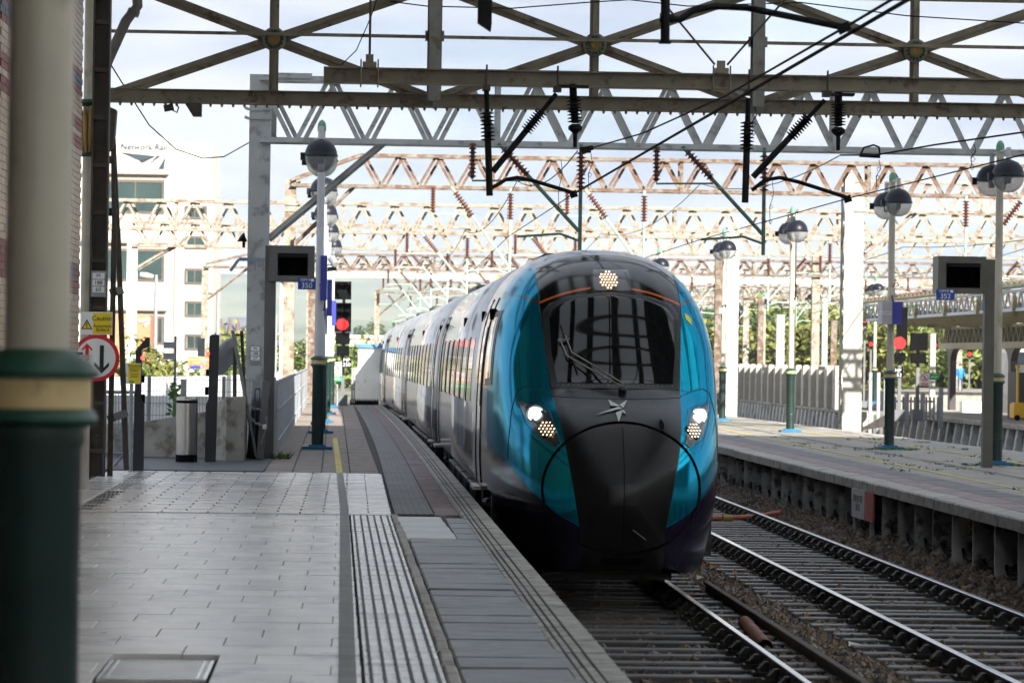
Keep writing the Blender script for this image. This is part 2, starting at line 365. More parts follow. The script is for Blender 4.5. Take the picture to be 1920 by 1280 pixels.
for i in range(len(ys) - 1):
    a, b = ys[i], ys[i + 1]; ea, eb = edgeX(a) - .08, edgeX(b) - .08
    mb._a([(-3.4, a, -.4), (ea, a, -.4), (eb, b, -.4), (-3.4, b, -.4), (-3.4, a, PL - .03), (ea, a, PL - .03), (eb, b, PL - .03), (-3.4, b, PL - .03)],
          [(0, 3, 2, 1), (4, 5, 6, 7), (0, 1, 5, 4), (1, 2, 6, 5), (2, 3, 7, 6), (3, 0, 4, 7)])
mb.build('platform_core', jointm, plat)
q = random.Random(21)
# big square slabs in stepped bond under the roof
sl = MB().bbox(-.2975, .2975, -.2775, .2775, -.05, 0, .004).build('paving_slab', slabm, plat); first = True
ny = 0; Y = 15.8; cnt = 0
cover = (-1.6, -.4, 16.9, 17.9)        # the inspection cover set into the slabs
while Y < 34.4:
    ox = (ny % 3) * .2 - .02 - .0026 * (Y - 16)
    x = .02 + .0 - .3
    k = 0
    for i in range(-1, 9):
        xc = -.36 - i * .6 + ox
        x0, x1 = xc - .3, xc + .3
        lim = .075 - .0045 * (Y - 17)
        if x0 > lim - .03 or x1 < -3.05: continue
        if 16.6 < Y < 18.15 and x1 > -1.24 and x0 < -.69:
            if x0 < -1.26: x1 = -1.25; xc = (x0 + x1) / 2
            elif x1 > -.66: x0 = -.68; xc = (x0 + x1) / 2
            else: continue
        o = sl if first else inst(sl, plat, (0, 0, 0)); first = False; cnt += 1
        if x1 > lim: x1 = lim - .004; xc = (x0 + x1) / 2
        o.scale = ((x1 - x0) / .6, 1, 1)
        o.location = (xc, Y, PL + q.uniform(-.0012, .0012)); o.rotation_euler = (q.uniform(-.0012, .0012), q.uniform(-.0016, .0016), 0)
    Y += .56; ny += 1
# inspection cover
cv = tag(MB().bbox(-1.215, -.715, 16.9, 17.9, PL - .05, PL + .001, .004).build('inspection_cover', mat('steel_tray_infill', (.38, .36, .33), .28, var=.15, dirt=((.2, .19, .17), .2, 5)), plat), None)
fr = MB()
for o_, wd in ((0, .02), (.04, .014)):
    x0, x1, y0, y1 = -1.235 + o_, -.695 - o_, 16.88 + o_, 17.9 - o_
    fr.box(x0, x0 + wd, y0, y1, PL - .04, PL + .004).box(x1 - wd, x1, y0, y1, PL - .04, PL + .004).box(x0, x1, y0 - wd, y0, PL - .04, PL + .0035).box(x0, x1, y1, y1 + wd, PL - .04, PL + .0035)
fr.build('frame', mat('bright_steel_edge', (.75, .75, .74), .25, metal=1), cv)
# drain channel across the platform and its slotted grating
MB().box(-3.0, .45, 34.55, 34.78, PL - .05, PL - .002).build('drain_channel', mat('channel_steel', (.12, .12, .12), .45, var=.2), plat)
# smaller pavers between the drain and the open air, half bond
pv = MB().bbox(-.226, .226, -.180, .180, -.05, 0, .006).build('brick_paver', slabm, plat); first = True; ny = 0; Y = 34.98
while Y < 47.0:
    xl = -2.75 - .02 * (Y - 35)
    for i in range(0, 8):
        xc = .43 - .235 - i * .47 - (ny % 2) * .235
        if xc < xl: continue
        if i == 0 and ny % 2: h2 = inst(pv, plat, (.43 - .1175, Y, PL)); h2.scale = (.5, 1, 1)
        o = pv if first else inst(pv, plat, (0, 0, 0)); first = False
        o.location = (xc, Y, PL + q.uniform(-.0015, .0015)); o.rotation_euler = (q.uniform(-.0015, .0015), q.uniform(-.002, .002), 0)
    Y += .37; ny += 1
# grooved steel edge strips slanting off to the left
mb = MB()
for k in range(4): mb.bar((-2.79 + k * .035, 35.0, PL - .01), (-2.83 + k * .06, 47.0, PL - .01), .022, .022)
mb.build('edge_strip', darksteel, plat)
mb = MB()
for Y0 in range(35, 47): mb.bbox(-3.3, -2.86, Y0 + .01, Y0 + .99, PL - .05, PL - .001, .006)
tag(mb.build('side_paving', slabm, plat), kind='stuff')
# ribbed guidance tiles
tl_ = MB().bbox(-.2, .2, -.1975, .1975, -.05, 0, .003); tl_.k = 1
for k in range(6): tl_.box(-.168 + k * .0672 - .009, -.168 + k * .0672 + .009, -.2, .2, -.001, .0045)
tp = tl_.build('ribbed_tile', [slabm, ribm], plat); first = True; Y = 16.0
while Y < 34.5:
    o = tp if first else inst(tp, plat, (0, 0, 0)); first = False
    o.location = (.288 - .0045 * (Y - 17), Y, PL + .001 + q.uniform(-.001, .001)); o.rotation_euler = (q.uniform(-.001, .001), q.uniform(-.001, .001), 0); Y += .4
# mortar kerb and dark slabs towards the edge
ks = MB().bbox(-.035, .035, -.445, .445, -.05, 0, .01).build('kerb_strip', copm, plat); first = True; Y = 15.6
ds = MB().bbox(-.315, .315, -.295, .295, -.05, 0, .012).build('worn_slab', tarm, plat); f2 = True
while Y < 34.6:
    o = ks if first else inst(ks, plat, (0, 0, 0)); first = False; o.location = (.535 - .0045 * (Y - 17), Y, PL + q.uniform(-.002, .003)); o.rotation_euler = (0, q.uniform(-.01, .01), q.uniform(-.01, .01)); Y += .9
Y = 15.6
while Y < 34.4:
    for j in (0, 1):
        xc = .885 - .0035 * (Y - 17) + j * .5
        if j and True: continue
        o = ds if f2 else inst(ds, plat, (0, 0, 0)); f2 = False
        if Y > 30.4:
            continue
        o.location = (xc, Y, PL + q.uniform(-.006, .002)); o.rotation_euler = (q.uniform(-.008, .008), q.uniform(-.008, .008), 0); o.scale = (.98, .99, 1)
    Y += .6
ws = MB().bbox(-.225, .225, -.50, .50, -.05, 0, .01).build('pale_slab', palslab, plat); first = True
for i in range(4):
    o = ws if first else inst(ws, plat, (0, 0, 0)); first = False; o.location = (.73 - .012 * i, 30.85 + i * 1.02, PL + .001)
    p2 = inst(ds, plat, (1.115, 30.75 + i * 1.0, PL - .003)); p2.scale = (.5, 1.6, 1)
# coping stones along the edge
cs = MB().bbox(-.15, .15, -.44, .44, -.13, 0, .018)
for k in (-.05, .03): cs.k = 0
cp_ = cs.build('coping_stone', copm, plat); first = True; Y = 14.6
while Y < 116:
    o = cp_ if first else inst(cp_, plat, (0, 0, 0)); first = False
    o.location = (edgeX(Y) - .15, Y, PL + q.uniform(-.002, .003)); o.rotation_euler = (0, q.uniform(-.006, .006), (edgeX(Y + 1) - edgeX(Y - 1)) / -2); Y += .9
gl = MB()
for dx_ in (.14, .2, .245):
    pts = [(edgeX(Y) - dx_, Y, PL - .0015) for Y in range(15, 117, 3)]
    for a, b in zip(pts, pts[1:]): gl.bar(a, b, .012, .013)
tag(gl.build('coping_groove', jointm, plat), kind='stuff')
# outdoor part: pavers, dark blister strip, plum pavers
op = MB(); op2 = MB(); op3 = MB(); Y = 47.05; n = 0
while Y < 115:
    d = -.0048 * (Y - 47)
    for i in range(9):
        xc = .2 - i * .4 - (n % 2) * .0 + d
        if xc < -2.3 or (Y < 52 and xc < -1.15): continue
        z = PL + q.uniform(-.004, .002); op.bbox(xc - .195, xc + .195, Y, Y + .39, PL - .05, z, .008)
    e = edgeX(Y)
    op3.bbox(e - .56, e - .31, Y, Y + .39, PL - .05, PL + q.uniform(-.004, .001), .008)
    Y += .4; n += 1
tag(op.build('outdoor_paving', oldslab, plat), kind='stuff'); 
Y = 35.0
while Y < 47: op3.bbox(.87, 1.12, Y, Y + .39, PL - .05, PL + q.uniform(-.003, .001), .008); Y += .4
tag(op3.build('plum_paving', pinkm, plat), kind='stuff')
bt = MB().bbox(-.2, .2, -.1975, .1975, -.05, 0, .004)
for i in range(6):
    bt.box(-.168 + i * .0672 - .012, -.168 + i * .0672 + .012, -.19, .19, -.002, .004)
bp = bt.build('blister_tile', blist, plat); first = True; Y = 35.2
while Y < 114:
    o = bp if first else inst(bp, plat, (0, 0, 0)); first = False
    e = edgeX(Y); o.location = ((.66 if Y < 47 else .66 + (e - 1.43)) , Y, PL + q.uniform(-.001, .001)); o.rotation_euler = (0, q.uniform(-.002, .002), 0); Y += .4
# the painted line: grimy under the roof, yellow in the open
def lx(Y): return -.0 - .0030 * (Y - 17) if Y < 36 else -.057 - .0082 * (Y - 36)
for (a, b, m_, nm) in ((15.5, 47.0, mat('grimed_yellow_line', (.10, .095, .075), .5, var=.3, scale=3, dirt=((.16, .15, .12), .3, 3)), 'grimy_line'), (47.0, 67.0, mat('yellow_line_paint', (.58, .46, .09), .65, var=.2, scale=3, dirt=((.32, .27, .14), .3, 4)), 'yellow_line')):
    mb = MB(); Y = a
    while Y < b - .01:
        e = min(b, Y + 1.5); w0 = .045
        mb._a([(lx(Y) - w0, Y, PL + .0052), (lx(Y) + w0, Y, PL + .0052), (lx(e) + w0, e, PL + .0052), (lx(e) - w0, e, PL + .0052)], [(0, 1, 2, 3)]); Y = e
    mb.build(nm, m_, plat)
# road apron behind the slabs, left
tag(MB().box(-6.5, -1.2, 47.1, 53.5, PL - .3, PL + .012).build('road', mat('asphalt', (.06, .062, .07), .55, var=.25, scale=6, bump=.5)), kind='structure')
tag(MB()._a([(-30, 53.5, PL - .02), (-1.6, 53.5, PL - .02), (-1.9, 140, -.3), (-30, 140, -.3)], [(0, 1, 2, 3)]).build('side_road', mat('asphalt_far', (.10, .10, .10), .8, var=.2)), kind='structure')

# ---- right (island) platform
pr = thing('island_platform', (0, 0, 0), None, None); tag(pr, kind='structure')
conc2 = mat('grimy_platform_wall', (.17, .16, .15), .85, var=.3, scale=3, dirt=((.07, .06, .055), .4, 3), bump=.5)
upm = mat('grimy_upright', (.40, .39, .37), .8, var=.25, scale=3, dirt=((.09, .08, .07), .35, 4), bump=.4, rnd=.2)
def fx(Y): return 13.5 if Y < 70 else 13.5 - .034 * (Y - 70)
mb = MB()
for a, b in ((20, 70), (70, 100), (100, 125), (125, 150)):
    mb._a([(7.98, a, -.4), (fx(a), a, -.4), (fx(b), b, -.4), (7.98, b, -.4), (7.98, a, PR - .04), (fx(a), a, PR - .04), (fx(b), b, PR - .04), (7.98, b, PR - .04)],
          [(0, 3, 2, 1), (4, 5, 6, 7), (0, 1, 5, 4), (1, 2, 6, 5), (2, 3, 7, 6), (3, 0, 4, 7)])
mb.build('platform_core', conc2, pr)
up = MB().prism([(-.17, -.16), (.1, -.16), (.1, .16), (-.12, .16)], -.35, PR - .13, 'xy').build('wall_upright', upm, pr); first = True
hk = MB().tube([(7.83, 0 + .1, .16), (7.80, .35, .07), (7.80, .7, .03), (7.80, 1.05, .06), (7.83, 1.32, .16)], .016, 6).tube([(7.84, .1, .16), (7.81, .5, .10), (7.81, .9, .09), (7.84, 1.32, .16)], .012, 6)
Y = 27.5
hcab = None
while Y < 100:
    o = up if first else inst(up, pr, (0, 0, 0)); o.location = (7.86, Y, 0)
    if first: hcab = hk.build('lineside_cable', black, pr, smooth=60)
    c = hcab if first else inst(hcab, pr, (0, 0, 0)); c.location = (0, Y, q.uniform(-.03, .03)); first = False
    Y += 1.45
rc = MB().bbox(-.2, .2, -.715, .715, -.15, 0, .02).build('coping_stone', copm, pr); first = True; Y = 26.2
while Y < 125:
    o = rc if first else inst(rc, pr, (0, 0, 0)); first = False; o.location = (7.82 - .0, Y, PR + q.uniform(-.006, .006)); o.rotation_euler = (0, q.uniform(-.008, .008), q.uniform(-.005, .005)); Y += 1.45
o = inst(rc, pr, (0, 0, 0)); o.location = (fx(60) - .1, 60, PR)
Y = 40
while Y < 150:
    o = inst(rc, pr, (fx(Y) - .12, Y, PR + q.uniform(-.004, .004)), rz=(.034 if Y > 70 else 0)); Y += 1.45
dk = MB(); pk = MB(); lt = MB()
Y = 26
while Y < 149:
    e = fx(Y); z = lambda: PR + q.uniform(-.004, .003)
    pk.bbox(8.03, 8.48, Y, Y + .59, PR - .05, z(), .01); dk.bbox(8.49, 8.98, Y, Y + .59, PR - .05, z(), .01)
    x = 8.99
    while x < e - .4:
        x2 = min(x + .6, e - .33); lt.bbox(x, x2 - .008, Y, Y + .59, PR - .05, z(), .008); x += .6
    Y += .6
tag(pk.build('plum_paving', pinkm, pr), kind='stuff'); tag(dk.build('dark_paving', blist, pr), kind='stuff')
tag(lt.build('platform_paving', mat('weathered_flag', (.25, .232, .20), .62, var=.2, scale=2.5, dirt=((.22, .20, .17), .3, 1.2), bump=.3), pr), kind='stuff')
yl = mat('yellow_line_paint_thin', (.62, .50, .12), .65, var=.2, dirt=((.36, .32, .2), .25, 4))
for xa in (lambda Y: 9.42 + .004 * (Y - 50), lambda Y: fx(Y) - 1.55):
    mb = MB()
    for Y in range(26, 148, 4): mb._a([(xa(Y) - .04, Y, PR + .0075), (xa(Y) + .04, Y, PR + .0075), (xa(Y + 4) + .04, Y + 4, PR + .0075), (xa(Y + 4) - .04, Y + 4, PR + .0075)], [(0, 1, 2, 3)])
    mb.build('yellow_line', yl, pr)
mb = MB()                                   # a dark drain line down the middle of the platform
for Y in range(30, 146, 4): mb._a([(10.35, Y, PR + .006), (10.47, Y, PR + .006), (10.47, Y + 4, PR + .006), (10.35, Y + 4, PR + .006)], [(0, 1, 2, 3)])
mb.build('drain_line', mat('drain_stain', (.16, .15, .13), .8, var=.3, scale=2), pr)
# weeds in the joints
wm = mat('weed_leaf', (.06, .13, .02), .7, var=.4)
mb = MB(); qq = random.Random(4)
for i in range(170):
    Y = qq.uniform(40, 80); x = qq.choice((9 + .6 * int(qq.uniform(0, 7)), qq.uniform(9.2, 13)))
    if i % 5 == 0: x, Y = 11 + qq.uniform(-.5, .6), 69 + qq.uniform(-.4, .4)
    if i % 6 == 0: x, Y = 11.2 + qq.uniform(-.5, .5), 59 + qq.uniform(-.4, .4)
    for k in range(qq.randint(3, 7)):
        a = qq.uniform(0, 6.28); l = qq.uniform(.03, .09); xx, yy = x + qq.uniform(-.1, .1), Y + qq.uniform(-.12, .12)
        mb._a([(xx - .015, yy, PR), (xx + .015, yy, PR), (xx + l * math.cos(a), yy + l * math.sin(a), PR + l * .6)], [(0, 1, 2)])
for i in range(60):
    x, Y = -1.15 + qq.uniform(-.12, .2), 53.3 + qq.uniform(-.5, .6)
    a = qq.uniform(0, 6.28); l = qq.uniform(.04, .13)
    mb._a([(x - .012, Y, PL), (x + .012, Y, PL), (x + l * math.cos(a), Y + l * math.sin(a) * .5, PL + l)], [(0, 1, 2)])
tag(mb.build('weeds', wm), 'small green weeds growing in the platform joints', 'weeds', kind='stuff')
# sign on the platform wall
sg = thing('platform_wall_sign', (7.66, 49.6, .1), 'faded white and red warning board on the platform wall', 'sign')
p0 = at(1606, 921, 50.3); 
mb = MB().box(7.60, 7.63, 50.2, 51.5, .21, .64); mb.build('board', mat('faded_board', (.42, .41, .39), .6, var=.2), sg)
MB().box(7.60, 7.63, 49.4, 50.195, .21, .64).build('red_panel', mat('faded_red', (.38, .10, .09), .6, var=.2), sg)
for yy in (49.6, 51.2): MB().box(7.61, 7.66, yy, yy + .1, -.2, .21).build('leg', galv, sg)
text('KEEP OFF THE\nTRACK', .15, (7.596, 50.85, .43), mat('faded_ink', (.2, .2, .2), .7), sg, rz=R(-90))

# ---- train shed (over and behind the camera): arched roof on ribs
shed = thing('train_shed', (22, 47, 0), 'great arched glazed station roof carried on iron ribs', 'station roof')
def arch(X): return 8.2 + 13.5 * (1 - ((X - 22) / 27.) ** 2)
xs = [-5 + 54 * i / 36 for i in range(37)]
opq = mat('boarded_roof', (.10, .095, .085), .8, var=.2)
milk = bpy.data.materials.new('dirty_roof_glass'); milk.use_nodes = True
_t = milk.node_tree; _t.nodes.clear(); _o = _t.nodes.new('ShaderNodeOutputMaterial'); _m = _t.nodes.new('ShaderNodeMixShader'); _m.inputs[0].default_value = .08
_a = _t.nodes.new('ShaderNodeBsdfTranslucent'); _a.inputs[0].default_value = (.90, .93, .96, 1); _b = _t.nodes.new('ShaderNodeBsdfDiffuse'); _b.inputs[0].default_value = (.3, .3, .3, 1)
_t.links.new(_a.outputs[0], _m.inputs[1]); _t.links.new(_b.outputs[0], _m.inputs[2]); _t.links.new(_m.outputs[0], _o.inputs[0])
def roofstrip(y0, y1, glassy, ii):
    runs = []
    for i in ii:
        if runs and runs[-1][-1] == i - 1: runs[-1].append(i)
        else: runs.append([i])
    for run in runs: roofrun(y0, y1, glassy, run)
def roofrun(y0, y1, glassy, ii):
    mb = MB()
    for i in ii:
        a, b = xs[i], xs[i + 1]
        mb._a([(a, y0, arch(a)), (b, y0, arch(b)), (b, y1, arch(b)), (a, y1, arch(a)), (a, y0, arch(a) + .12), (b, y0, arch(b) + .12), (b, y1, arch(b) + .12), (a, y1, arch(a) + .12)],
              [(0, 1, 2, 3), (7, 6, 5, 4), (0, 4, 5, 1), (2, 6, 7, 3)])
    return mb.build('roof_glazing' if glassy else 'roof_boarding', milk if glassy else opq, shed)
for k in range(18):
    y0 = 47 - 6 * (k + 1)
    roofstrip(y0 + .05, y0 + 5.95, True, [i for i in range(36) if 3 <= i <= 7 or (11 <= i <= 33 and i % 5)])
    roofstrip(y0 + .02, y0 + 5.98, False, [i for i in range(36) if not (3 <= i <= 7 or (11 <= i <= 33 and i % 5))])
    mb = MB()
    for i in range(36): mb.bar((xs[i], y0 + 6, arch(xs[i]) - .25), (xs[i + 1], y0 + 6, arch(xs[i + 1]) - .25), .22, .5)
    mb.build('rib', shedsteel, shed)
mb = MB()
for i in range(0, 37): mb.bar((xs[i], -60, arch(xs[i]) - .12), (xs[i], 47, arch(xs[i]) - .12), .42, .2)
mb.build('purlins', shedsteel, shed)
MB().box(48.7, 49.3, -61, 47, 0, 8.3).build('side_wall', mat('shed_side_brick', (.16, .12, .10), .9, var=.3), shed)
MB().box(-5.3, -4.9, -61, 30, 0, 8.3).build('side_wall', mat('shed_side_brick', (.16, .12, .10), .9), shed)
MB().box(-5, 49, -61.4, -61, 0, 4.5).build('end_wall', mat('shed_side_brick', (.16, .12, .10), .9), shed)
for k in range(18):                         # glazed end screen behind the camera, pane by pane between posts
    a, b = -5 + 3 * k, -2 + 3 * k; za, zb_ = arch(a), arch(b)
    MB().prism([(a + .18, 4.6), (b - .18, 4.6), (b - .18, max(4.7, zb_ - .3)), (a + .18, max(4.7, za - .3))], -61.3, -61.2).build('screen_pane', milk, shed)
    MB().box(b - .18, b + .18, -61.4, -61, 4.5, zb_).build('screen_mullion', shedsteel, shed)
tag(MB().box(8, 49, -61, 20, -.4, .7).build('concourse_floor', slabm), kind='structure')
tag(MB().box(-5, 1.2, -61, 0, -.4, .88).box(1.2, 8, -61, -20, -.4, .7).build('concourse', slabm), kind='structure')

# ================================================================== LATTICE GIRDER AT THE SHED MOUTH
GY = 47.2
gd = thing('lattice_girder', (6, GY, 6), 'riveted cross-braced girder with round gilt bosses across the shed mouth', 'girder')
gb = lambda px: at(px, 182 + (px - 205) * .0105, GY)       # bottom chord line
zc = gb(900).z
X0 = at(205, 180, GY).x; PX = [at(p, 185, GY).x for p in (212, 812, 1412, 2012, 2612)]
zb0, zb1 = zc - .085, zc + .085
MB().box(X0 - .3, 30, GY - .02, GY + .02, zb0, zb1).box(X0 - .3, 30, GY - .13, GY + .13, zb0 - .02, zb0).box(X0 - .3, 30, GY - .1, GY - .02, zb1 - .012, zb1).build('bottom_chord', shedsteel, gd)
zt0 = zc + 1.58
MB().box(X0 - .3, 30, GY - .02, GY + .02, zt0 - .085, zt0 + .085).box(X0 - .3, 30, GY - .13, GY + .13, zt0 + .085, zt0 + .105).build('top_chord', shedsteel, gd)
rm = MB(); x = X0
while x < 14:
    if int((x - X0) * 2.1) % 3 != 1:
        rm.lathe([(.018, 0), (.014, .01), (.004, .014)], (x, GY - .02, zc + .03 * (1 if int(x * 20) % 2 else -1.1)), 6, (0, -1, 0))
    rm.lathe([(.02, 0), (.02, -.02), (.012, -.05)], (x, GY - .07, zb0 - .02), 6); x += .155
tag(rm.build('rivets', shedsteel, gd), kind='stuff')
zm = (zc + zt0) / 2
for i in range(4):
    xa, xb = PX[i], PX[i + 1]; xm = (xa + xb) / 2
    for (sx, ez) in ((xa, zc), (xb, zc), (xa, zt0), (xb, zt0)):
        MB().bar((xm, GY - .035, zm), (sx, GY - .035, ez), .014, .15).bar((xm, GY - .06, zm), (sx, GY - .06, ez), .05, .012).build('diagonal_brace', shedsteel, gd)
    MB().bar((xm, GY - .03, zb1), (xm, GY - .03, zt0), .13, .03, (0, 1, 0)).bar((xm, GY - .075, zb1), (xm, GY - .075, zt0), .045, .06, (0, 1, 0)).build('king_post', shedsteel, gd)
    bo = MB().lathe([(.165, 0), (.165, .05), (.14, .065), (.135, .07)], (xm, GY - .1, zm), 28, (0, -1, 0)).build('boss', shedsteel, gd, smooth=40)
    rg = MB()
    for k in range(14):
        t = 6.283 * k / 14; rg.lathe([(.028, 0), (.02, .02), (.004, .028)], (xm + .112 * math.cos(t), GY - .168, zm + .112 * math.sin(t)), 8, (0, -1, 0))
    rg.lathe([(.12, 0), (.12, .012), (.09, .014)], (xm, GY - .166, zm), 24, (0, -1, 0)).build('green_scallops', green, bo)
    sh = MB()
    for k in range(18):
        t = 6.283 * k / 18; c, s_ = math.cos(t), math.sin(t)
        sh.tube([(xm, GY - .20, zm), (xm + .05 * c, GY - .195, zm + .05 * s_), (xm + .088 * c, GY - .182, zm + .088 * s_)], [.003, .011, .012], 5)
    sh.build('gilt_shell', mat('gilt', (.30, .19, .06), .45, var=.2, metal=.3), bo)
MB().bar((X0 - .2, GY - .24, zm + .06), (20, GY - .24, zm + .06), .035, .045).build('tie_rod', shedsteel, gd)
for i in (1, 2, 3):
    x = PX[i]; zl = at(815, 205, GY - .5).z
    MB().box(x - .1, x + .1, GY - .5, GY - .47, zl + .04, 9).box(x - .012, x + .012, GY - .62, GY - .5, zl, 9).box(x - .08, x + .08, GY - .64, GY - .62, zl + .1, 9).box(x - .13, x + .13, GY - .5, GY - .45, zm - .02, zm + .12).build('screen_post', mat('screen_post_paint', (.20, .20, .18), .5, var=.2, dirt=((.13, .10, .07), .2, 4)), gd)
# camera bracket and chute box under the chord
cb = thing('junction_box', at(365, 195, GY), 'small dark tapered box and bracket under the girder', 'box')
p = at(365, 192, GY)
MB().prism([(p.x - .13, zb0 - .03), (p.x + .10, zb0 - .03), (p.x + .10, zb0 - .2), (p.x - .02, zb0 - .2)], GY - .1, GY + .08).build('hood', darksteel, cb)
MB().tube([(p.x - .33, GY, zb0 - .02), (p.x - .3, GY, zb0 - .12), (p.x - .24, GY, zb0 - .15), (p.x - .22, GY, zb0 - .08), (p.x - .25, GY, zb0 - .03)], .012, 6).bar((p.x - .42, GY, zb0 - .1), (p.x - .29, GY, zb0 - .07), .06, .09).build('bracket', darksteel, cb)

# ---- beam carrying the overhead line, just inside the girder
BY = 44.0
ib = thing('catenary_beam', (6, BY, 6.2), 'long grey steel beam slung below the girder carrying insulators', 'beam')
pa, pb = at(607, 135, BY), at(1920, 172, BY); zi = (at(1200, 151, BY).z)
xa, xb = pa.x, 22
MB().box(xa, xb, BY - .01, BY + .01, zi - .09, zi + .09).box(xa, xb, BY - .09, BY + .09, zi + .08, zi + .1).box(xa, xb, BY - .09, BY + .09, zi - .1, zi - .08).build('rolled_joist', shedsteel, ib)
for px in (693, 1352):
    c = at(px, 118, BY)
    MB().box(c.x - .09, c.x + .09, BY - .12, BY + .12, zi + .1, zi + .17).box(c.x - .05, c.x + .05, BY - .05, BY + .05, zi + .17, zi + .27).tube([(c.x - .11, BY - .11, zi - .16), (c.x - .11, BY - .11, zi + .2)], .012, 6).tube([(c.x + .11, BY - .11, zi - .16), (c.x + .11, BY - .11, zi + .2)], .012, 6).build('hanger_clamp', shedsteel, ib)
    if px == 693: MB().tube([(c.x, BY, zi + .2), (c.x, BY, 8)], .016, 8).build('hanger_rod', darksteel, ib)
    else: MB().tube([(c.x - .08, BY, zi + .22), (c.x - .62, BY, zi + .85), (c.x - 1.4, BY, zi + 1.75)], .014, 8).tube([(c.x + .08, BY, zi + .22), (c.x + .75, BY, zi + 1.0), (c.x + 1.5, BY, zi + 1.9)], .014, 8).build('hanger_rod', darksteel, ib)
for px in (912, 1045, 1403, 1550):
    c = at(px, 150, BY); MB().tube([(c.x, BY - .1, zi - .17), (c.x, BY - .1, zi + .16)], .014, 6).box(c.x - .05, c.x + .05, BY - .13, BY + .1, zi - .17, zi - .1).build('clamp', darksteel, ib)

def P(px, py, Y=BY): return at(px, py, Y)
def cantilever(name, label, v0, v1, d0, d1, arm, wire):
    "drop tube with rod insulator, inclined strut with insulator, bowed registration arm"
    t = thing(name, v0, label, 'cantilever', 'overhead line cantilevers under the beam')
    v0, v1, d0, d1 = map(Vector, (v0, v1, d0, d1))
    a, b = v0.lerp(v1, .22), v0.lerp(v1, .50)
    MB().tube([v0, a, b, v1], [.035, .035, .045, .045], 10).build('drop_tube', oledark, t, smooth=40)
    MB().insulator(a, b, .095, 8, .045).build('insulator', oledark, t, smooth=30)
    c, e = d0.lerp(d1, .22), d0.lerp(d1, .48)
    MB().tube([d0, c, e, d1], [.03, .03, .042, .042], 10).build('strut', oledark, t, smooth=40)
    MB().insulator(c, e, .085, 9, .04).build('insulator', oledark, t, smooth=30)
    MB().tube(arm, .026, 10).build('registration_arm', oledark, t, smooth=60)
    MB().bar(Vector(arm[-1]) - Vector((.05, 0, .03)), Vector(arm[-1]) + Vector((.04, 0, .0)), .05, .09).build('wire_clip', oledark, t)
    return t
cantilever('overhead_cantilever', 'sooty V-shaped overhead line bracket above the train\'s left side', P(912, 165), P(918, 367), P(1043, 176), P(924, 322), [P(922, 352), P(932, 347), P(948, 337), P(970, 333), P(1000, 339), P(1040, 351), P(1076, 362)], None)
cantilever('overhead_cantilever', 'sooty V-shaped overhead line bracket above the right-hand track', P(1403, 185), P(1397, 380), P(1546, 188), P(1412, 332), [P(1410, 357), P(1418, 350), P(1434, 338), P(1462, 333), P(1500, 342), P(1550, 358), P(1590, 371)], None)
def strain(label, p, q, r=.1):
    t = thing('strain_insulator', p, label, 'insulator', 'strain insulators under the beam'); p, q = Vector(p), Vector(q)
    MB().tube([p + Vector((0, 0, .05)), p.lerp(q, .2)], .05, 10).box(p.x - .2, p.x + .2, BY - .1, BY + .1, p.z, p.z + .03).lathe([(.05, 0), (.09, -.03), (.09, -.07), (.03, -.12), (.025, -.3)], p.lerp(q, .78), 12).build('fittings', oledark, t, smooth=35)
    MB().insulator(p.lerp(q, .18), p.lerp(q, .76), r, 8, .05).build('insulator', oledark, t, smooth=30)
strain('dark ribbed strain insulator hanging beside the leftmost V bracket', P(1074, 165), P(1080, 252))
strain('dark ribbed strain insulator hanging beside the right-hand V bracket', P(1572, 180), P(1572, 255))

# ---- nearest overhead support, at the top edge of the picture
NY = 22.2
ns = thing('overhead_support', P(1247, 0, NY), 'black overhead line tube with bowed arm, nearest to the viewer', 'cantilever')
a, b = P(1247, 82, NY), P(1249, -160, NY)
MB().tube([a, b], .030, 12).bar(a, a + Vector((0, 0, .012)), .075, .075).build('drop_tube', oledark, ns, smooth=40)
MB().tube([P(1238, 32, NY), P(1262, 36, NY)], .028, 10).lathe([(.035, -.03), (.035, .03)], P(1247, 34, NY), 10).build('clamp', oledark, ns)
MB().tube([P(1256, 36, NY), P(1275, 37, NY), P(1300, 20, NY), P(1340, 12, NY), P(1400, 15, NY), P(1480, 31, NY), P(1588, 53, NY)], .022, 12).build('registration_arm', oledark, ns, smooth=60)
MB().bar(P(1572, 58, NY), P(1592, 48, NY), .05, .06).build('wire_clip', oledark, ns)
hb = thing('beam_end', P(905, 60, NY), 'black beam end hanging into the top of the picture', 'beam')
c = P(907, 58, NY)
MB().prism([(c.x - .04, c.z + .05), (c.x + .045, c.z - .005), (c.x + .05, c.z + .04), (c.x + .05, 6.5), (c.x - .045, 6.5)], NY - .05, NY + .05).build('beam', oledark, hb)

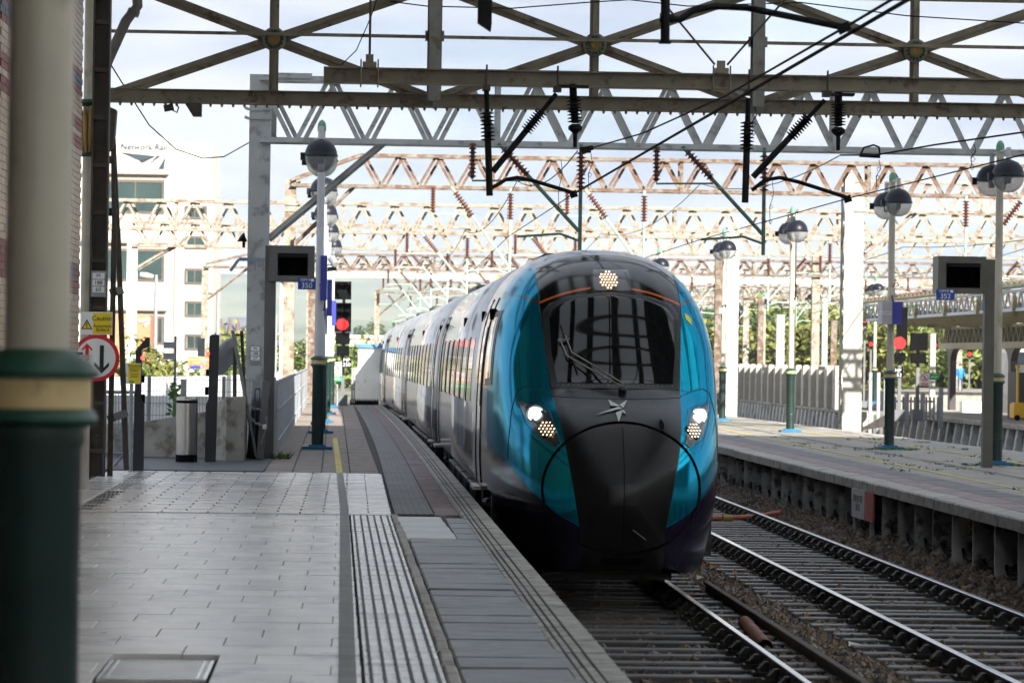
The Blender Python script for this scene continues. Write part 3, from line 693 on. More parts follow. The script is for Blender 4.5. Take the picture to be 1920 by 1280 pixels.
# ================================================================== LAMP POSTS
hood = mat('navy_black_hood', (.010, .012, .022), .38, var=.2, spec=.3)
capg = mat('green_cap', (.12, .30, .20), .55, var=.15)
def lamp_post(loc, label, proto=None, plate=True):
    if proto: c = copy_tree(proto, None, loc); c['label'] = label; return c
    t = thing('lamp_post', (0, 0, 0), label, 'lamp post', 'twin-globe platform lamp posts')
    MB().box(-.26, .26, -.26, .26, 0, .055).box(-.15, .15, -.15, .15, .055, .085).build('base_plate', basblue, t)
    MB().lathe([(.103, .085), (.103, 1.38), (.112, 1.40), (.112, 1.43)], (0, 0, 0), 32).lathe([(.114, .42), (.119, .44), (.114, .46)], (0, 0, 0), 32).build('plinth', dgreen, t, smooth=35)
    co = MB().lathe([(.112, 1.43), (.135, 1.437), (.140, 1.450), (.132, 1.468), (.120, 1.476)], (0, 0, 0), 36).lathe([(.122, 1.54), (.14, 1.545), (.142, 1.558), (.128, 1.575), (.085, 1.605), (.07, 1.61)], (0, 0, 0), 36).build('collar', green, t, smooth=40)
    MB().lathe([(.124, 1.474), (.124, 1.542)], (0, 0, 0), 36).build('cream_band', mat('cream_band', (.56, .42, .20), .5, var=.12, dirt=((.34, .24, .11), .2, 6), bump=.1), co, smooth=40)
    MB().lathe([(.074, 1.60), (.073, 3.2), (.066, 3.24), (.064, 5.5)], (0, 0, 0), 28).build('shaft', lampgrey, t, smooth=40)
    MB().lathe([(.075, 5.48), (.075, 5.56), (.062, 5.62), (.03, 5.665), (.005, 5.675)], (0, 0, 0), 20).build('cap', capg, t, smooth=50)
    MB().tube([(0, -.78, 5.47), (0, .78, 5.47)], .024, 10).build('cross_arm', lampgrey, t, smooth=40)
    for s_ in (-1, 1):
        y = .76 * s_
        ln = MB().lathe([(.045, 5.28), (.045, 5.5), (.02, 5.51)], (0, y, 0), 14).build('lantern', lampgrey, t, smooth=40)
        MB().lathe([(.288, 4.995), (.288, 5.02), (.277, 5.03), (.268, 5.09), (.235, 5.17), (.17, 5.245), (.09, 5.28), (.03, 5.30)], (0, y, 0), 32).box(-.35, -.27, y - .03, y + .03, 4.93, 5.06).build('hood', hood, ln, smooth=45)
        MB().lathe([(.275, 4.995), (.268, 4.93), (.235, 4.85), (.17, 4.775), (.09, 4.735), (.0, 4.725), (.0, 4.732), (.088, 4.742), (.166, 4.781), (.229, 4.855), (.262, 4.932), (.269, 4.995)], (0, y, 0), 32).build('bowl', glass, ln, smooth=60)
        MB().lathe([(.05, 4.88), (.06, 4.97), (.06, 5.0)], (0, y, 0), 12).build('bulb', whitep, ln, smooth=40)
    return t
lamp0 = lamp_post((0, 0, 0), 'cream and green lamp column in the near left foreground, out of focus')
lamp0.location = (-.715, 7.8, PL); lamp0.rotation_euler = (0, 0, 0)
Llab = ['green based lamp post on left platform with blue sign box, beside the monitor', 'second green lamp post along the left platform behind the monitor', 'third green lamp post along the left platform', 'fourth green lamp post along the left platform', 'farthest green lamp post on the left platform near the red signal']
lps = [lamp_post((x, y, PL), l, lamp0) for (x, y), l in zip(((-.574, 58.9), (-.63, 71.2), (-.68, 82.8), (-.68, 94.5), (-.64, 107)), Llab)]
# pale bodied shafts of the near column are cream
for ch in lamp0.children:
    if ch.name.startswith('shaft'):
        ch.data = ch.data.copy(); ch.data.materials[0] = cream
Rl = [((11.27, 59.2), 'twin-globe lamp post on the island platform beside the second monitor'), ((11.0, 69.4), 'twin-globe lamp post on the island platform carrying a blue station sign'), ((11.0, 85.2), 'twin-globe lamp post on the island platform with worn paint at its foot'),
      ((10.9, 100), 'twin-globe lamp post on the island platform partly behind the train\'s nose'), ((10.6, 118), 'twin-globe lamp post with only its globe showing above the train nose')]
rps = [lamp_post((x, y, PR), l, lamp0) for (x, y), l in Rl]
for px, Y, l in ((1525, 172, 'far lamp post left of the white concrete mast, on a distant platform'), (1432, 190, 'far lamp post behind the concrete fence, between two masts'), (1640, 150, 'far lamp post close behind the right of the white concrete mast'), (1380, 215, 'farthest lamp post behind the fence at the train nose')):
    g = at(px, 670, Y); lamp_post((g.x, Y, PR), l, lamp0)
def clones_fix():
    for o in lps + rps:
        pass

# fittings on lamp posts: blue sign boxes, cable boxes
def signbox(p, label, w=.12, d=.3, h=.62, words=None):
    t = thing('sign_box', p, label, 'sign', 'blue sign boxes on lamp posts')
    x, y, z = p
    MB().box(x - w, x + w, y - d, y + d, z, z + h).build('box', blue2, t)
    return t
sb = signbox((at(607, 545, 58.9).x, 58.9, at(607, 562, 58.9).z), 'narrow blue sign box on the nearest left lamp post', .055, .45, .75)
MB().tube([(-.574, 58.8, 3.75), (-.5, 58.75, 3.7), (-.47, 58.8, 3.5), (-.5, 58.85, 3.3)], .01, 6).build('cable', black, sb)
signbox((at(618, 560, 71.2).x, 71.2, at(607, 592, 71.2).z), 'narrow blue sign box on the second left lamp post', .05, .4, .75)
signbox((at(626, 590, 82.8).x, 82.8, at(607, 610, 82.8).z), 'narrow blue sign box on the third left lamp post', .05, .4, .6)
c = at(1672, 587, 69.0)
sb = thing('station_sign', c, 'square blue and grey station name sign on an island platform lamp post', 'sign')
x, y, z = c
z0, z1 = at(1672, 608, 69).z, at(1672, 566, 69).z
gx0, gx1, gx2 = at(1653, 590, 68.8).x, at(1672, 590, 68.8).x, at(1691, 590, 68.8).x
MB().box(gx0, gx1, 68.72, 69.3, z0, z1).build('grey_face', mat('grey_sign_face', (.42, .40, .42), .5, var=.05), sb)
MB().box(gx1, gx2, 68.7, 69.3, z0 - .003, z1 + .003).build('blue_face', blue2, sb)
text('Manchester\nPiccadilly', .058, ((gx0 + gx1) / 2, 68.714, (z0 + z1) / 2), whitep, sb)
for (px, py, Y, l) in ((1672, 545, 69.2, 'cream cable box strapped to the lamp post with the station sign'), (1486, 568, 85, 'cream cable box strapped to the lamp post with worn foot'), (1352, 582, 100, 'cream cable box strapped to the lamp post beside the train nose')):
    c = at(px, py, Y - .1); t = thing('cable_box', c, l, 'cable box', 'cream cable boxes on lamp posts')
    MB().bbox(c.x - .06, c.x + .06, c.y - .06, c.y + .04, c.z - .09, c.z + .07).build('box', mat('cream_box', (.55, .5, .38), .5), t)
    MB().tube([(c.x + .02, c.y - .03, c.z + .06), (c.x + .07, c.y, c.z + .16), (c.x + .13, c.y, c.z + .17), (c.x + .13, c.y, c.z + .1)], .013, 6).tube([(c.x, c.y, c.z - .08), (c.x + .03, c.y, c.z - .22), (c.x, c.y, c.z - .3)], .012, 6).build('cable', black, t)

# ================================================================== MONITOR HOUSINGS
def monitor(label, postx, posty, z, base, bx0, bx1, bz0, bz1, code, m, sgn, plate):
    t = thing('monitor_housing', (postx, posty, base), label, 'monitor', 'driver monitors on posts')
    MB().box(postx - .085, postx + .085, posty - .05, posty + .12, base, z).build('post', m, t)
    fy = posty - .18
    fw = .07
    hx0, hx1, hz0, hz1 = bx0 + .14, bx1 - .10, bz0 + .09, bz1 - .13
    # casing with a real opening
    MB().box(bx0, hx0, fy, fy + .55, bz0, bz1).box(hx1, bx1, fy, fy + .55, bz0, bz1).box(hx0, hx1, fy, fy + .55, hz1, bz1).box(hx0, hx1, fy, fy + .55, bz0, hz0).box(hx0, hx1, fy + .5, fy + .55, hz0, hz1).build('casing', m, t)
    MB().box(hx0, hx0 + .012, fy + .01, fy + .5, hz0, hz1).box(hx1 - .012, hx1, fy + .01, fy + .5, hz0, hz1).box(hx0, hx1, fy + .01, fy + .5, hz1 - .012, hz1).box(hx0, hx1, fy + .01, fy + .5, hz0, hz0 + .012).build('lining', black, t)
    MB().box(hx0 + .02, hx1 - .02, fy + .44, fy + .46, hz0 + .02, hz1 - .02).build('screen', black, t)
    MB()._a([(hx0, fy - .004, hz1), (hx1, fy - .004, hz1), (hx1 - .02, fy - .12, hz1 - .06), (hx0 + .02, fy - .12, hz1 - .06), (hx0, fy - .004, hz1 + .012), (hx1, fy - .004, hz1 + .012), (hx1 - .02, fy - .12, hz1 - .048), (hx0 + .02, fy - .12, hz1 - .048)],
            [(0, 1, 2, 3), (7, 6, 5, 4), (0, 4, 5, 1), (1, 5, 6, 2), (2, 6, 7, 3), (3, 7, 4, 0)]).build('hood', black, t)
    px0, px1, pz0, pz1 = plate
    s = thing('radio_sign', (px0, fy - .02, pz0), ('blue radio plate reading 350 below the monitor beside the left lamp post' if code == '350' else 'blue radio plate reading 352 at the corner of the island platform monitor'), 'sign', 'blue radio channel plates')
    MB().box(px0, px1, fy - .03, fy - .015, pz0, pz1).build('plate', bluep, s)
    h = pz1 - pz0
    text(code, h * .66, ((px0 + px1) / 2, fy - .032, pz0 + h * .34), whitep, s)
    text('GSM-R', h * .32, (px0 + (px1 - px0) * .42, fy - .032, pz1 - h * .16), whitep, s)
    MB().box(px1 - h * .42, px1 - h * .16, fy - .033, fy - .031, pz1 - h * .30, pz1 - h * .06).build('symbol', whitep, s)
    return t
monm = mat('grey_monitor_paint', (.12, .12, .12), .5, var=.12)
monr = mat('brown_grey_monitor_paint', (.10, .092, .075), .5, var=.15)
MY = 52.8
b0, b1 = at(503, 527, MY), at(590, 461, MY); s0, s1 = at(558, 542, MY - .2), at(592, 521, MY - .2)
monitor('grey hooded monitor box on a square post beside the left lamp post', at(504, 700, MY).x, MY + .2, b1.z, PL, b0.x, b1.x, b0.z, b1.z, '350', monm, None, (s0.x, s1.x, s0.z, s1.z))
MY2 = 57.5
b0, b1 = at(1759, 549, MY2), at(1850, 481, MY2); s0, s1 = at(1759, 562, MY2 - .2), at(1794, 542, MY2 - .2)
monitor('brown hooded monitor box on a tall post on the island platform', at(1857, 700, MY2).x, MY2 + .2, at(1857, 486, MY2).z, PR, b0.x, b1.x, b0.z, b1.z, '352', monr, None, (s0.x, s1.x, s0.z, s1.z))

# ================================================================== LEFT: WALL, COLUMNS, SIGNS, GATE
WX = -3.42
bw = thing('brick_wall', (WX, 36, PL), 'cream glazed brick station wall with red and blue bands, far left', 'wall')
MB().box(WX - .5, WX - .014, 26, 43.0, PL - .3, 9).build('wall_core', mat('mortar', (.16, .14, .12), .9, var=.2), bw)
cb_ = mat('cream_glazed_brick', (.40, .275, .155), .35, var=.18, scale=5, rnd=.15, dirt=((.25, .2, .13), .15, 6))
rb_ = mat('red_brick', (.20, .05, .03), .5, var=.2, scale=5, rnd=.15)
bb_ = mat('blue_black_brick', (.05, .055, .085), .45, var=.2, rnd=.1)
me_brick = MB().bbox(-.014, .0, -.109, .109, -.034, .034, .003)
protos = {m.name: None for m in (cb_, rb_, bb_)}
def zpx(y): return at(140, y, 42).z
bands = [(zpx(y1), zpx(y0), m) for y0, y1, m in ((127, 142, rb_), (142, 158, bb_), (158, 176, rb_), (222, 236, rb_), (254, 272, rb_), (496, 549, rb_))]
q = random.Random(2); rows = []
z = PL + .04; r_ = 0; rest = {0: MB()}; n = 0; rest_m = [cb_, rb_, bb_]; restb = MB()
while z < 7.9:
    m = cb_
    for a, b, mm in bands:
        if a <= z < b: m = mm
    Y = 42.88 - (r_ % 2) * .1125
    k = 0
    while Y > 33.0:
        mm = m
        if 548 > 0 and m is rb_ and 3.4 < z < 3.9 and 41.5 < Y < 42.3: mm = bb_
        if Y > 42.0 and z < 7.9 and n < 300 and z > 2.9:
            if protos[mm.name] is None:
                protos[mm.name] = me_brick.build('brick', mm, bw, org=(0, 0, 0)); o = protos[mm.name]
            else: o = inst(protos[mm.name], bw, (0, 0, 0))
            o.location = (WX + .0, Y - 36, z - PL); o.location.x = 0; n += 1
        else:
            restb.k = rest_m.index(mm); dx = q.uniform(-.002, .002)
            restb.box(WX - .02, WX + dx, Y - .109, Y + .109, z - .034, z + .034)
        Y -= .225; k += 1
    z += .075; r_ += 1
tag(restb.build('bricks', rest_m, bw), kind='stuff')
# cast-iron column with gilt capital
ccx = at(161, 600, 45.6).x
cc = thing('iron_column', (ccx, 45.6, PL), 'cream cast-iron column with gilt leaf capital beside the brick wall', 'column')
MB().lathe([(.075, PL), (.075, at(160, 300, 45.6).z), (.07, 7.9)], (ccx, 45.6, 0), 20).build('shaft', cream, cc, smooth=40)
zc0, zc1 = at(160, 290, 45.6).z, at(160, 200, 45.6).z
cap = MB().lathe([(.08, zc0 - .03), (.115, zc0), (.08, zc0 + .03)], (ccx, 45.6, 0), 20).lathe([(.09, zc1), (.15, zc1 + .05), (.15, zc1 + .09)], (ccx, 45.6, 0), 20).build('capital', green, cc, smooth=40)
lf = MB()
for k in range(10):
    t = 6.283 * k / 10; c, s_ = math.cos(t), math.sin(t)
    lf.tube([(ccx + .07 * c, 45.6 + .07 * s_, zc0 + .03), (ccx + .1 * c, 45.6 + .1 * s_, zc0 + .2), (ccx + .10 * c, 45.6 + .10 * s_, zc0 + .4), (ccx + .15 * c, 45.6 + .15 * s_, zc1)], [.02, .04, .045, .02], 6)
lf.build('gilt_leaves', mats_g := mat('gilt', (.42, .27, .08), .4), cap, smooth=60)
# dark steel stanchion with A-frame brace
SY = 44.7
x0, x1 = at(168, 600, SY).x, at(200, 600, SY).x
st = thing('steel_stanchion', ((x0 + x1) / 2, SY, PL), 'tall sooty steel stanchion carrying signs at the shed edge', 'stanchion')
MB().box(x0, x0 + .025, SY - .12, SY + .12, PL, 9).box(x1 - .025, x1, SY - .12, SY + .12, PL, 9).box(x0 + .025, x1 - .025, SY - .02, SY + .0, PL, 9).build('web', darksteel, st)
mb = MB(); z = PL + .3
while z < 8.5: mb.box(x0 + .025, x1 - .025, SY - .1, SY - .02, z, z + .06); z += .62
mb.build('battens', darksteel, st)
ap = at(211, 215, SY + .7); f1, f2 = at(206, 893, SY + .1), at(237, 880, SY + .9)
fr = thing('brace_frame', f1, 'narrow leaning lattice brace beside the sooty stanchion', 'brace')
k1 = at(214, 430, SY + .5)
MB().bar(f1, k1, .07, .05, (0, 1, 0)).bar(k1, ap, .055, .05, (0, 1, 0)).build('leg', darksteel, fr)
k2 = at(221, 430, SY + .7)
MB().bar(f2, k2, .07, .05, (0, 1, 0)).bar(k2, ap, .055, .05, (0, 1, 0)).build('leg', darksteel, fr)
for y in (785, 548, 300, 398):
    a, b = f1.lerp(k1, (893 - y) / 463 if y > 430 else 1), f2.lerp(k2, (893 - y) / 463 if y > 430 else 1)
    if y < 430: a = k1.lerp(ap, (430 - y) / 215) - Vector((.12, 0, 0)); b = k2.lerp(ap, (430 - y) / 215)
    MB().bar(a, b, .1, .09, (0, 1, 0)).build('tie', darksteel, fr)
gs = MB().prism([(ap.x - .05, ap.z - .5), (ap.x + .03, ap.z - .45), (ap.x + .06, ap.z + .05), (ap.x - .05, ap.z + .1)], SY + .5, SY + .8).build('gusset', darksteel, fr)
# downpipe
tag(MB().tube([at(196, 150, 46), at(200, 120, 46), at(236, 40, 46), at(258, 12, 46), at(254, -60, 46)], .07, 14).lathe([(.085, -.04), (.085, .04)], at(250, 24, 46), 14, (.4, 0, 1)).build('downpipe', mat('grey_pipe_paint', (.13, .12, .11), .5, var=.2), smooth=50), 'cranked grey downpipe beside the stanchion at top left', 'pipe')
# signs on the stanchion
def rectpx(x0, y0, x1, y1, Y): a, b = at(x0, y1, Y), at(x1, y0, Y); return a.x, b.x, a.z, b.z
ink = mat('black_ink', (.012, .012, .012), .6)
def numplate(name, label, rect, Y, lines):
    x0, x1, z0, z1 = rect; t = thing(name, (x0, Y, z0), label, 'plate', 'white mast number plates'); h = (z1 - z0) / len(lines)
    MB().box(x0 - .02, x1 + .02, Y + .012, Y + .03, z0 - .05, z1 + .02).build('backing', galv, t)
    for i, s_ in enumerate(lines):
        zt = z1 - i * h; MB().box(x0, x1, Y, Y + .01, zt - h + .006, zt - .006).build('tile', whitep, t)
        text(s_, h * .82, ((x0 + x1) / 2, Y - .002, zt - h / 2), ink, t)
numplate('number_plate', 'white number plate reading M 188 60 on the sooty stanchion', rectpx(173, 511, 196, 549, 44.5), 44.5, ('M', '188', '60'))
cs_ = thing('caution_sign', at(180, 606, 44.45), 'yellow and white caution sign above the round traffic sign', 'sign')
x0, x1, z0, z1 = rectpx(151, 585, 211, 627, 44.45); Y = 44.45
MB().box(x0, x1, Y, Y + .01, z0, z1).build('board', whitep, cs_)
xm = x0 + (x1 - x0) * .39
MB().box(xm, x1 - .01, Y - .003, Y, z0 + .012, z1 - .012).build('yellow_panel', yellowp, cs_)
text('Caution', .088, ((xm + x1) / 2, Y - .005, z1 - .085), ink, cs_); text('Automatic\nBollard', .058, ((xm + x1) / 2, Y - .005, z0 + .09), ink, cs_)
tx = (x0 + xm) / 2; tz = z0 + .07
MB().prism([(tx - .075, tz), (tx + .075, tz), (tx, tz + .13)], Y - .003, Y).build('triangle', ink, cs_); MB().prism([(tx - .052, tz + .013), (tx + .052, tz + .013), (tx, tz + .104)], Y - .006, Y - .003).build('triangle_face', yellowp, cs_)
MB().box(tx - .007, tx + .007, Y - .008, Y - .006, tz + .04, tz + .085).box(tx - .007, tx + .007, Y - .008, Y - .006, tz + .02, tz + .033).build('exclamation', ink, cs_)
rc_ = at(180, 671, 44.3); rsg = thing('priority_sign', rc_, 'round red-bordered sign with red up arrow and black down arrow', 'sign')
MB().lathe([(.302, 0), (.302, .012)], rc_, 48, (0, -1, 0)).build('border', redp, rsg)
MB().lathe([(.252, 0), (.252, .003)], rc_ - Vector((0, .012, 0)), 48, (0, -1, 0)).build('face', whitep, rsg)
def arrow(cx, zt, zb, w, hw, hh, m, nm, dn):
    s_ = 1 if not dn else -1
    tip, tail = (zt, zb) if not dn else (zb, zt)
    pl = [(cx - w, tail), (cx + w, tail), (cx + w, tip - s_ * hh * .6), (cx + hw, tip - s_ * hh * 1.15), (cx + hw, tip - s_ * hh * .75), (cx, tip), (cx - hw, tip - s_ * hh * .75), (cx - hw, tip - s_ * hh * 1.15), (cx - w, tip - s_ * hh * .6)]
    MB().prism(pl, rc_.y - .02, rc_.y - .0155).build(nm, m, rsg)
arrow(rc_.x + .075, rc_.z + .165, rc_.z - .2, .026, .095, .13, ink, 'black_arrow', True)
arrow(rc_.x - .115, rc_.z + .185, rc_.z - .07, .022, .065, .085, redp, 'red_arrow', False)
MB().box(rc_.x - .03, rc_.x + .03, rc_.y, rc_.y + .3, rc_.z - .1, rc_.z + .1).build('bracket', galv, rsg)
# black cabinet with steel side
kx = at(163, 800, 40.3).x
kb = thing('help_cabinet', (kx - .25, 40.4, PL), 'black panelled cabinet with pale steel edge behind the near column', 'cabinet')
zt = at(150, 660, 40.3).z
MB().box(kx - .42, kx - .09, 40.3, 40.7, PL, zt).build('cabinet', black, kb); MB().box(kx - .09, kx, 40.32, 40.72, PL, zt - .1).box(kx - .1, kx + .02, 40.28, 40.74, zt - .09, zt - .03).build('steel_edge', mat('pinkish_steel', (.5, .44, .42), .4, metal=.4), kb)

# gate posts (angled top, sloped foot)
navy = mat('navy_black_post', (.012, .013, .022), .38, var=.2)
def tallpost(px0, px1, Y, base, top, elbow, label, side):
    x0, x1 = at(px0, 750, Y).x, at(px1, 750, Y).x; zt, ze = at(px0, top, Y).z, at(px0, elbow, Y).z; w_ = x1 - x0
    t = thing('intercom_post', ((x0 + x1) / 2, Y, PL), label, 'post', 'dark intercom posts at the vehicle gate')
    xs_ = x0 + w_ * .25
    if side > 0: pl = [(x0, PL), (x1, PL), (x1, ze), (x1 - w_ * .3, ze + .09), (x1 - w_ * .3, zt - .17), (x1 + .06, zt - .12), (x1 + .06, zt), (x1 + .02, zt), (x0 + .02, zt - .18)]
    else: pl = [(x0, PL), (x1, PL), (x1 + .03, zt), (x1 - .08, zt), (x0 + w_ * .25, zt - .02), (x0 + w_ * .25, ze + .1), (x0, ze)]
    MB().prism(pl, Y - .06, Y + .06).build('column', navy, t)
    f = x1 - w_ * .3 if side > 0 else x0 + w_ * .22
    MB().box(f - .005 * side, f + .04 * side, Y - .04, Y + .04, zt - .62, zt - .52).box(f, f + .05 * side, Y - .05, Y + .05, zt - .9, zt - .78).build('button_panel', black, t)
    MB().lathe([(.03, 0), (.022, .02), (.005, .025)], (f + .01 * side, Y - .05, zt - .28), 12, (0, -1, 0)).build('red_lamp', mat('red_lamp_lens', (.7, .02, .02), .3, emit=((1, .03, .02), 3)), t)
    return t
tallpost(251, 271, 46.9, 882, 632, 758, 'dark angled post left of the steel bollard with small red lamp', 1)
tallpost(386, 406, 51, 866, 627, 760, 'dark round-topped post right of the steel bollard', -1)
c2 = thing('notice_sign', at(250, 700, 46.5), 'small yellow caution notice beside the dark angled post', 'sign')
x0, x1, z0, z1 = rectpx(232, 681, 264, 719, 46.6); Y = 46.6
MB().box(x0, x1, Y, Y + .01, z0, z1).build('board', whitep, c2); xm = x0 + .06
MB().box(xm, x1 - .006, Y - .003, Y, z0 + .006, z1 - .006).build('yellow_panel', yellowp, c2)
text('Caution', .055, ((xm + x1) / 2, Y - .005, z1 - .035), ink, c2); text('Automatic\nBollard', .032, ((xm + x1) / 2, Y - .005, z1 - .09), ink, c2)
for kk in (.145, .165, .185): MB().box(xm + .03, x1 - .03, Y - .005, Y - .003, z1 - kk - .006, z1 - kk).build('text_bar', ink, c2)
MB().box(xm + .015, xm + .08, Y - .005, Y - .003, z0 + .015, z0 + .04).build('green_patch', greenp, c2)
MB().prism([(x0 + .005, z0 + .1), (xm - .004, z0 + .1), (x0 + .03, z0 + .15)], Y - .003, Y).build('triangle', yellowp, c2)
MB().tube([(x0 + .1, Y + .03, PL), (x0 + .1, Y + .03, z1)], .025, 10).build('post', galv, c2, smooth=40)
# steel bollard
bx, by = at(349, 867, 50.7).x, 50.75; zt = at(349, 744, 50.75).z; rb = (at(370, 800, by).x - at(329, 800, by).x) / 2
bo = thing('rising_bollard', (bx, by, PL), 'stout stainless steel bollard with black bands between the dark posts', 'bollard')
MB().lathe([(rb * .98, PL + .12), (rb * .98, zt - .09)], (bx, by, 0), 40).lathe([(rb * .98, zt - .05), (rb * .98, zt - .02), (rb * .9, zt)], (bx, by, 0), 40).build('steel_sleeve', steel, bo, smooth=40)
MB().lathe([(rb, PL), (rb, PL + .12)], (bx, by, 0), 40).lathe([(rb * .97, zt - .09), (rb * .97, zt - .05)], (bx, by, 0), 40).build('black_band', black, bo, smooth=40)
# concrete ramp walls
rw = thing('ramp_wall', (-2.2, 53, PL), 'stained concrete ramp wall behind the steel bollard', 'wall')
a, b = at(270, 790, 53.2), at(388, 770, 53.2)
MB().prism([(a.x - 1.6, PL - .1), (at(462, 866, 53.2).x, PL - .1), (at(462, 790, 53.2).x, at(462, 790, 53.2).z), (b.x + .05, b.z), (a.x, a.z), (a.x - 1.6, a.z - .12)], 53.05, 53.3).build('wall', concrete, rw)
pb_ = thing('concrete_pier', at(432, 866, 51.6), 'stained concrete pier between the dark post and the folded gate', 'pier')
x0, x1, zt = at(424, 800, 51.6).x, at(458, 800, 51.6).x, at(440, 744, 51.6).z
xl, zl = at(406, 760, 51.9).x, at(406, 757, 51.9).z
MB()._a([(xl, 51.9, PL), (x0, 51.6, PL), (x1, 51.6, PL), (x1, 53.0, PL), (xl, 53.0, PL), (xl, 51.9, zl), (x0, 51.6, zt), (x1, 51.6, zt), (x1, 53.0, zt), (xl, 53.0, zl)],
        [(0, 1, 6, 5), (1, 2, 7, 6), (2, 3, 8, 7), (3, 4, 9, 8), (4, 0, 5, 9), (5, 6, 7, 8, 9), (0, 4, 3, 2, 1)]).build('pier', concrete, pb_)
# folded gate with chain
gt = thing('folded_gate', at(480, 862, 52.2), 'dark grey steel gate folded back and chained beside the pier', 'gate')
def quad(mb, p, w_, h_): pass
g1, g2 = at(487, 862, 52.2), at(500, 715, 52.5)
MB().bar(g1, at(500, 715, 52.4), .11, .09, (0, 1, 0)).build('gate_post', monm, gt)
pts = [at(462, 858, 52.9), at(484, 862, 52.4), at(492, 716, 52.5), at(474, 714, 53)]
MB()._a(pts + [p + Vector((0, .05, 0)) for p in pts], [(0, 1, 2, 3), (7, 6, 5, 4), (0, 4, 5, 1), (1, 5, 6, 2), (2, 6, 7, 3), (3, 7, 4, 0)]).build('leaf', mat('dark_gate_paint', (.075, .08, .085), .5, var=.2), gt)
MB().bar(at(478, 730, 52.4), at(477, 850, 52.3), .02, .02).bar(at(487, 728, 52.4), at(486, 800, 52.3), .015, .02).bar(at(478, 730, 52.4), at(488, 728, 52.4), .02, .02).build('rail', mat('blue_grey_paint', (.05, .07, .11), .5), gt)
MB().tube([at(436, 620, 52.4), at(450, 690, 52.3), at(480, 855, 52.2)], .028, 10).build('drop_bar', mat('grey_bar', (.16, .17, .17), .45, metal=.5), gt, smooth=40)
MB().bar(at(441, 628, 52.6), at(456, 628, 52.6), .05, .03).bar(at(453, 620, 52.6), at(459, 745, 52.6), .05, .04, (0, 1, 0)).bar(at(441, 640, 52.6), at(440, 745, 52.6), .05, .04, (0, 1, 0)).build('hinge_frame', darksteel, gt)
ch = MB()
def chain(pts):
    for i in range(len(pts) - 1):
        a, b = Vector(pts[i]), Vector(pts[i + 1]); n_ = max(1, int((b - a).length / .05))
        for k in range(n_):
            c, e = a.lerp(b, k / n_), a.lerp(b, (k + 1.25) / n_); u = Vector((0, .011, 0)) if k % 2 else Vector((.009, 0, .009))
            ch.tube([c + u, e + u], .0065, 5).tube([c - u, e - u], .0065, 5)
chain([at(463, 757, 52.2), at(475, 765, 52.1), at(490, 768, 52.1)]); chain([at(460, 765, 52.2), at(468, 782, 52.1), at(480, 793, 52.1), at(494, 798, 52.1)]); chain([at(500, 780, 52.1), at(499, 800, 52.1), at(490, 830, 52.1)])
ch.build('chain', galv, gt)
c = at(496, 799, 52.05); MB().bbox(c.x - .03, c.x + .03, c.y - .02, c.y + .02, c.z - .04, c.z + .03).build('padlock', whitep, gt)
# convex mirror and pole
mr_ = thing('traffic_mirror', at(408, 800, 55), 'round convex mirror on a pole seen edge-on by the gate', 'mirror')
c = at(424, 668, 55); ax = Vector((.8, -.35, -.35)).normalized()
MB().lathe([(.30, 0), (.31, .03), (.25, .09), (.12, .125), (.0, .135)], c, 32, (-ax.x, -ax.y, -ax.z)).build('back', mat('mirror_back', (.22, .23, .24), .5, var=.1), mr_, smooth=50)
MB().lathe([(.31, 0), (.325, .01), (.31, .02)], c, 32, ax).build('rim', mat('mirror_rim', (.3, .3, .3), .4), mr_, smooth=50)
MB().box(at(380, 0, 55).x, at(393, 0, 55).x, 55, 55.05, at(380, 668, 55).z, at(380, 634, 55).z).build('back_plate', galv, mr_)
MB().tube([at(440, 650, 55) , at(440, 790, 55)], .035, 10).build('pole', galv, mr_, smooth=40)
# perforated sign post with two plates
ps = thing('road_sign', at(328, 770, 58), 'two grey sign backs on a perforated post behind the mesh fence', 'sign')
x = at(328, 700, 58).x; MB().box(x - .02, x + .02, 58, 58.04, PL - .5, at(328, 630, 58).z).build('post', mat('perforated_post', (.16, .18, .22), .5), ps)
for y0, y1 in ((641, 653), (662, 674)):
    MB().box(at(316, 0, 58).x, at(340, 0, 58).x, 57.97, 57.99, at(328, y1, 58).z, at(328, y0, 58).z).build('plate', galv, ps)
MB().box(at(349, 0, 56).x, at(360, 0, 56).x, 56, 56.1, .6, at(355, 711, 56).z).build('stub_post', galv, ps)
# barrier with diagonal, behind the brace
rl = thing('pipe_barrier', at(220, 880, 48.5), 'low grey pipe barrier with vertical bars behind the brace', 'barrier')
mb = MB().tube([at(196, 735, 48.5), at(262, 735, 48.5)], .022, 8).tube([at(196, 850, 48.5), at(262, 850, 48.5)], .022, 8).tube([at(205, 885, 48.5), at(232, 850, 48.5)], .02, 8).tube([at(250, 850, 48.5), at(250, 885, 48.5)], .02, 8)
for px in range(198, 262, 6): mb.tube([at(px, 735, 48.5), at(px, 850, 48.5)], .008, 6)
mb.build('bars', mat('blue_grey_rail', (.20, .25, .30), .45), rl, smooth=40)
# weldmesh fence
wf = thing('mesh_fence', (-4, 57, .5), 'fine grey weldmesh fence in front of the white wall', 'fence')
mb = MB(); x0, x1 = at(150, 750, 57).x, at(527, 750, 57).x; zt, zb = at(300, 706, 57).z, .3
x = x0
while x < x1: mb.bar((x, 57, zb), (x, 57, zt), .007, .007); x += .055
z = zb
while z < zt: mb.bar((x0, 57.01, z), (x1, 57.01, z), .008, .008); z += .2
tag(mb.build('wires', mat('mesh_wire', (.20, .21, .22), .5, metal=.5), wf), kind='stuff')
for px in (290, 430, 524): MB().box(at(px, 0, 57).x - .03, at(px, 0, 57).x + .03, 57.02, 57.08, zb - .6, zt + .02).build('post', galv, wf)
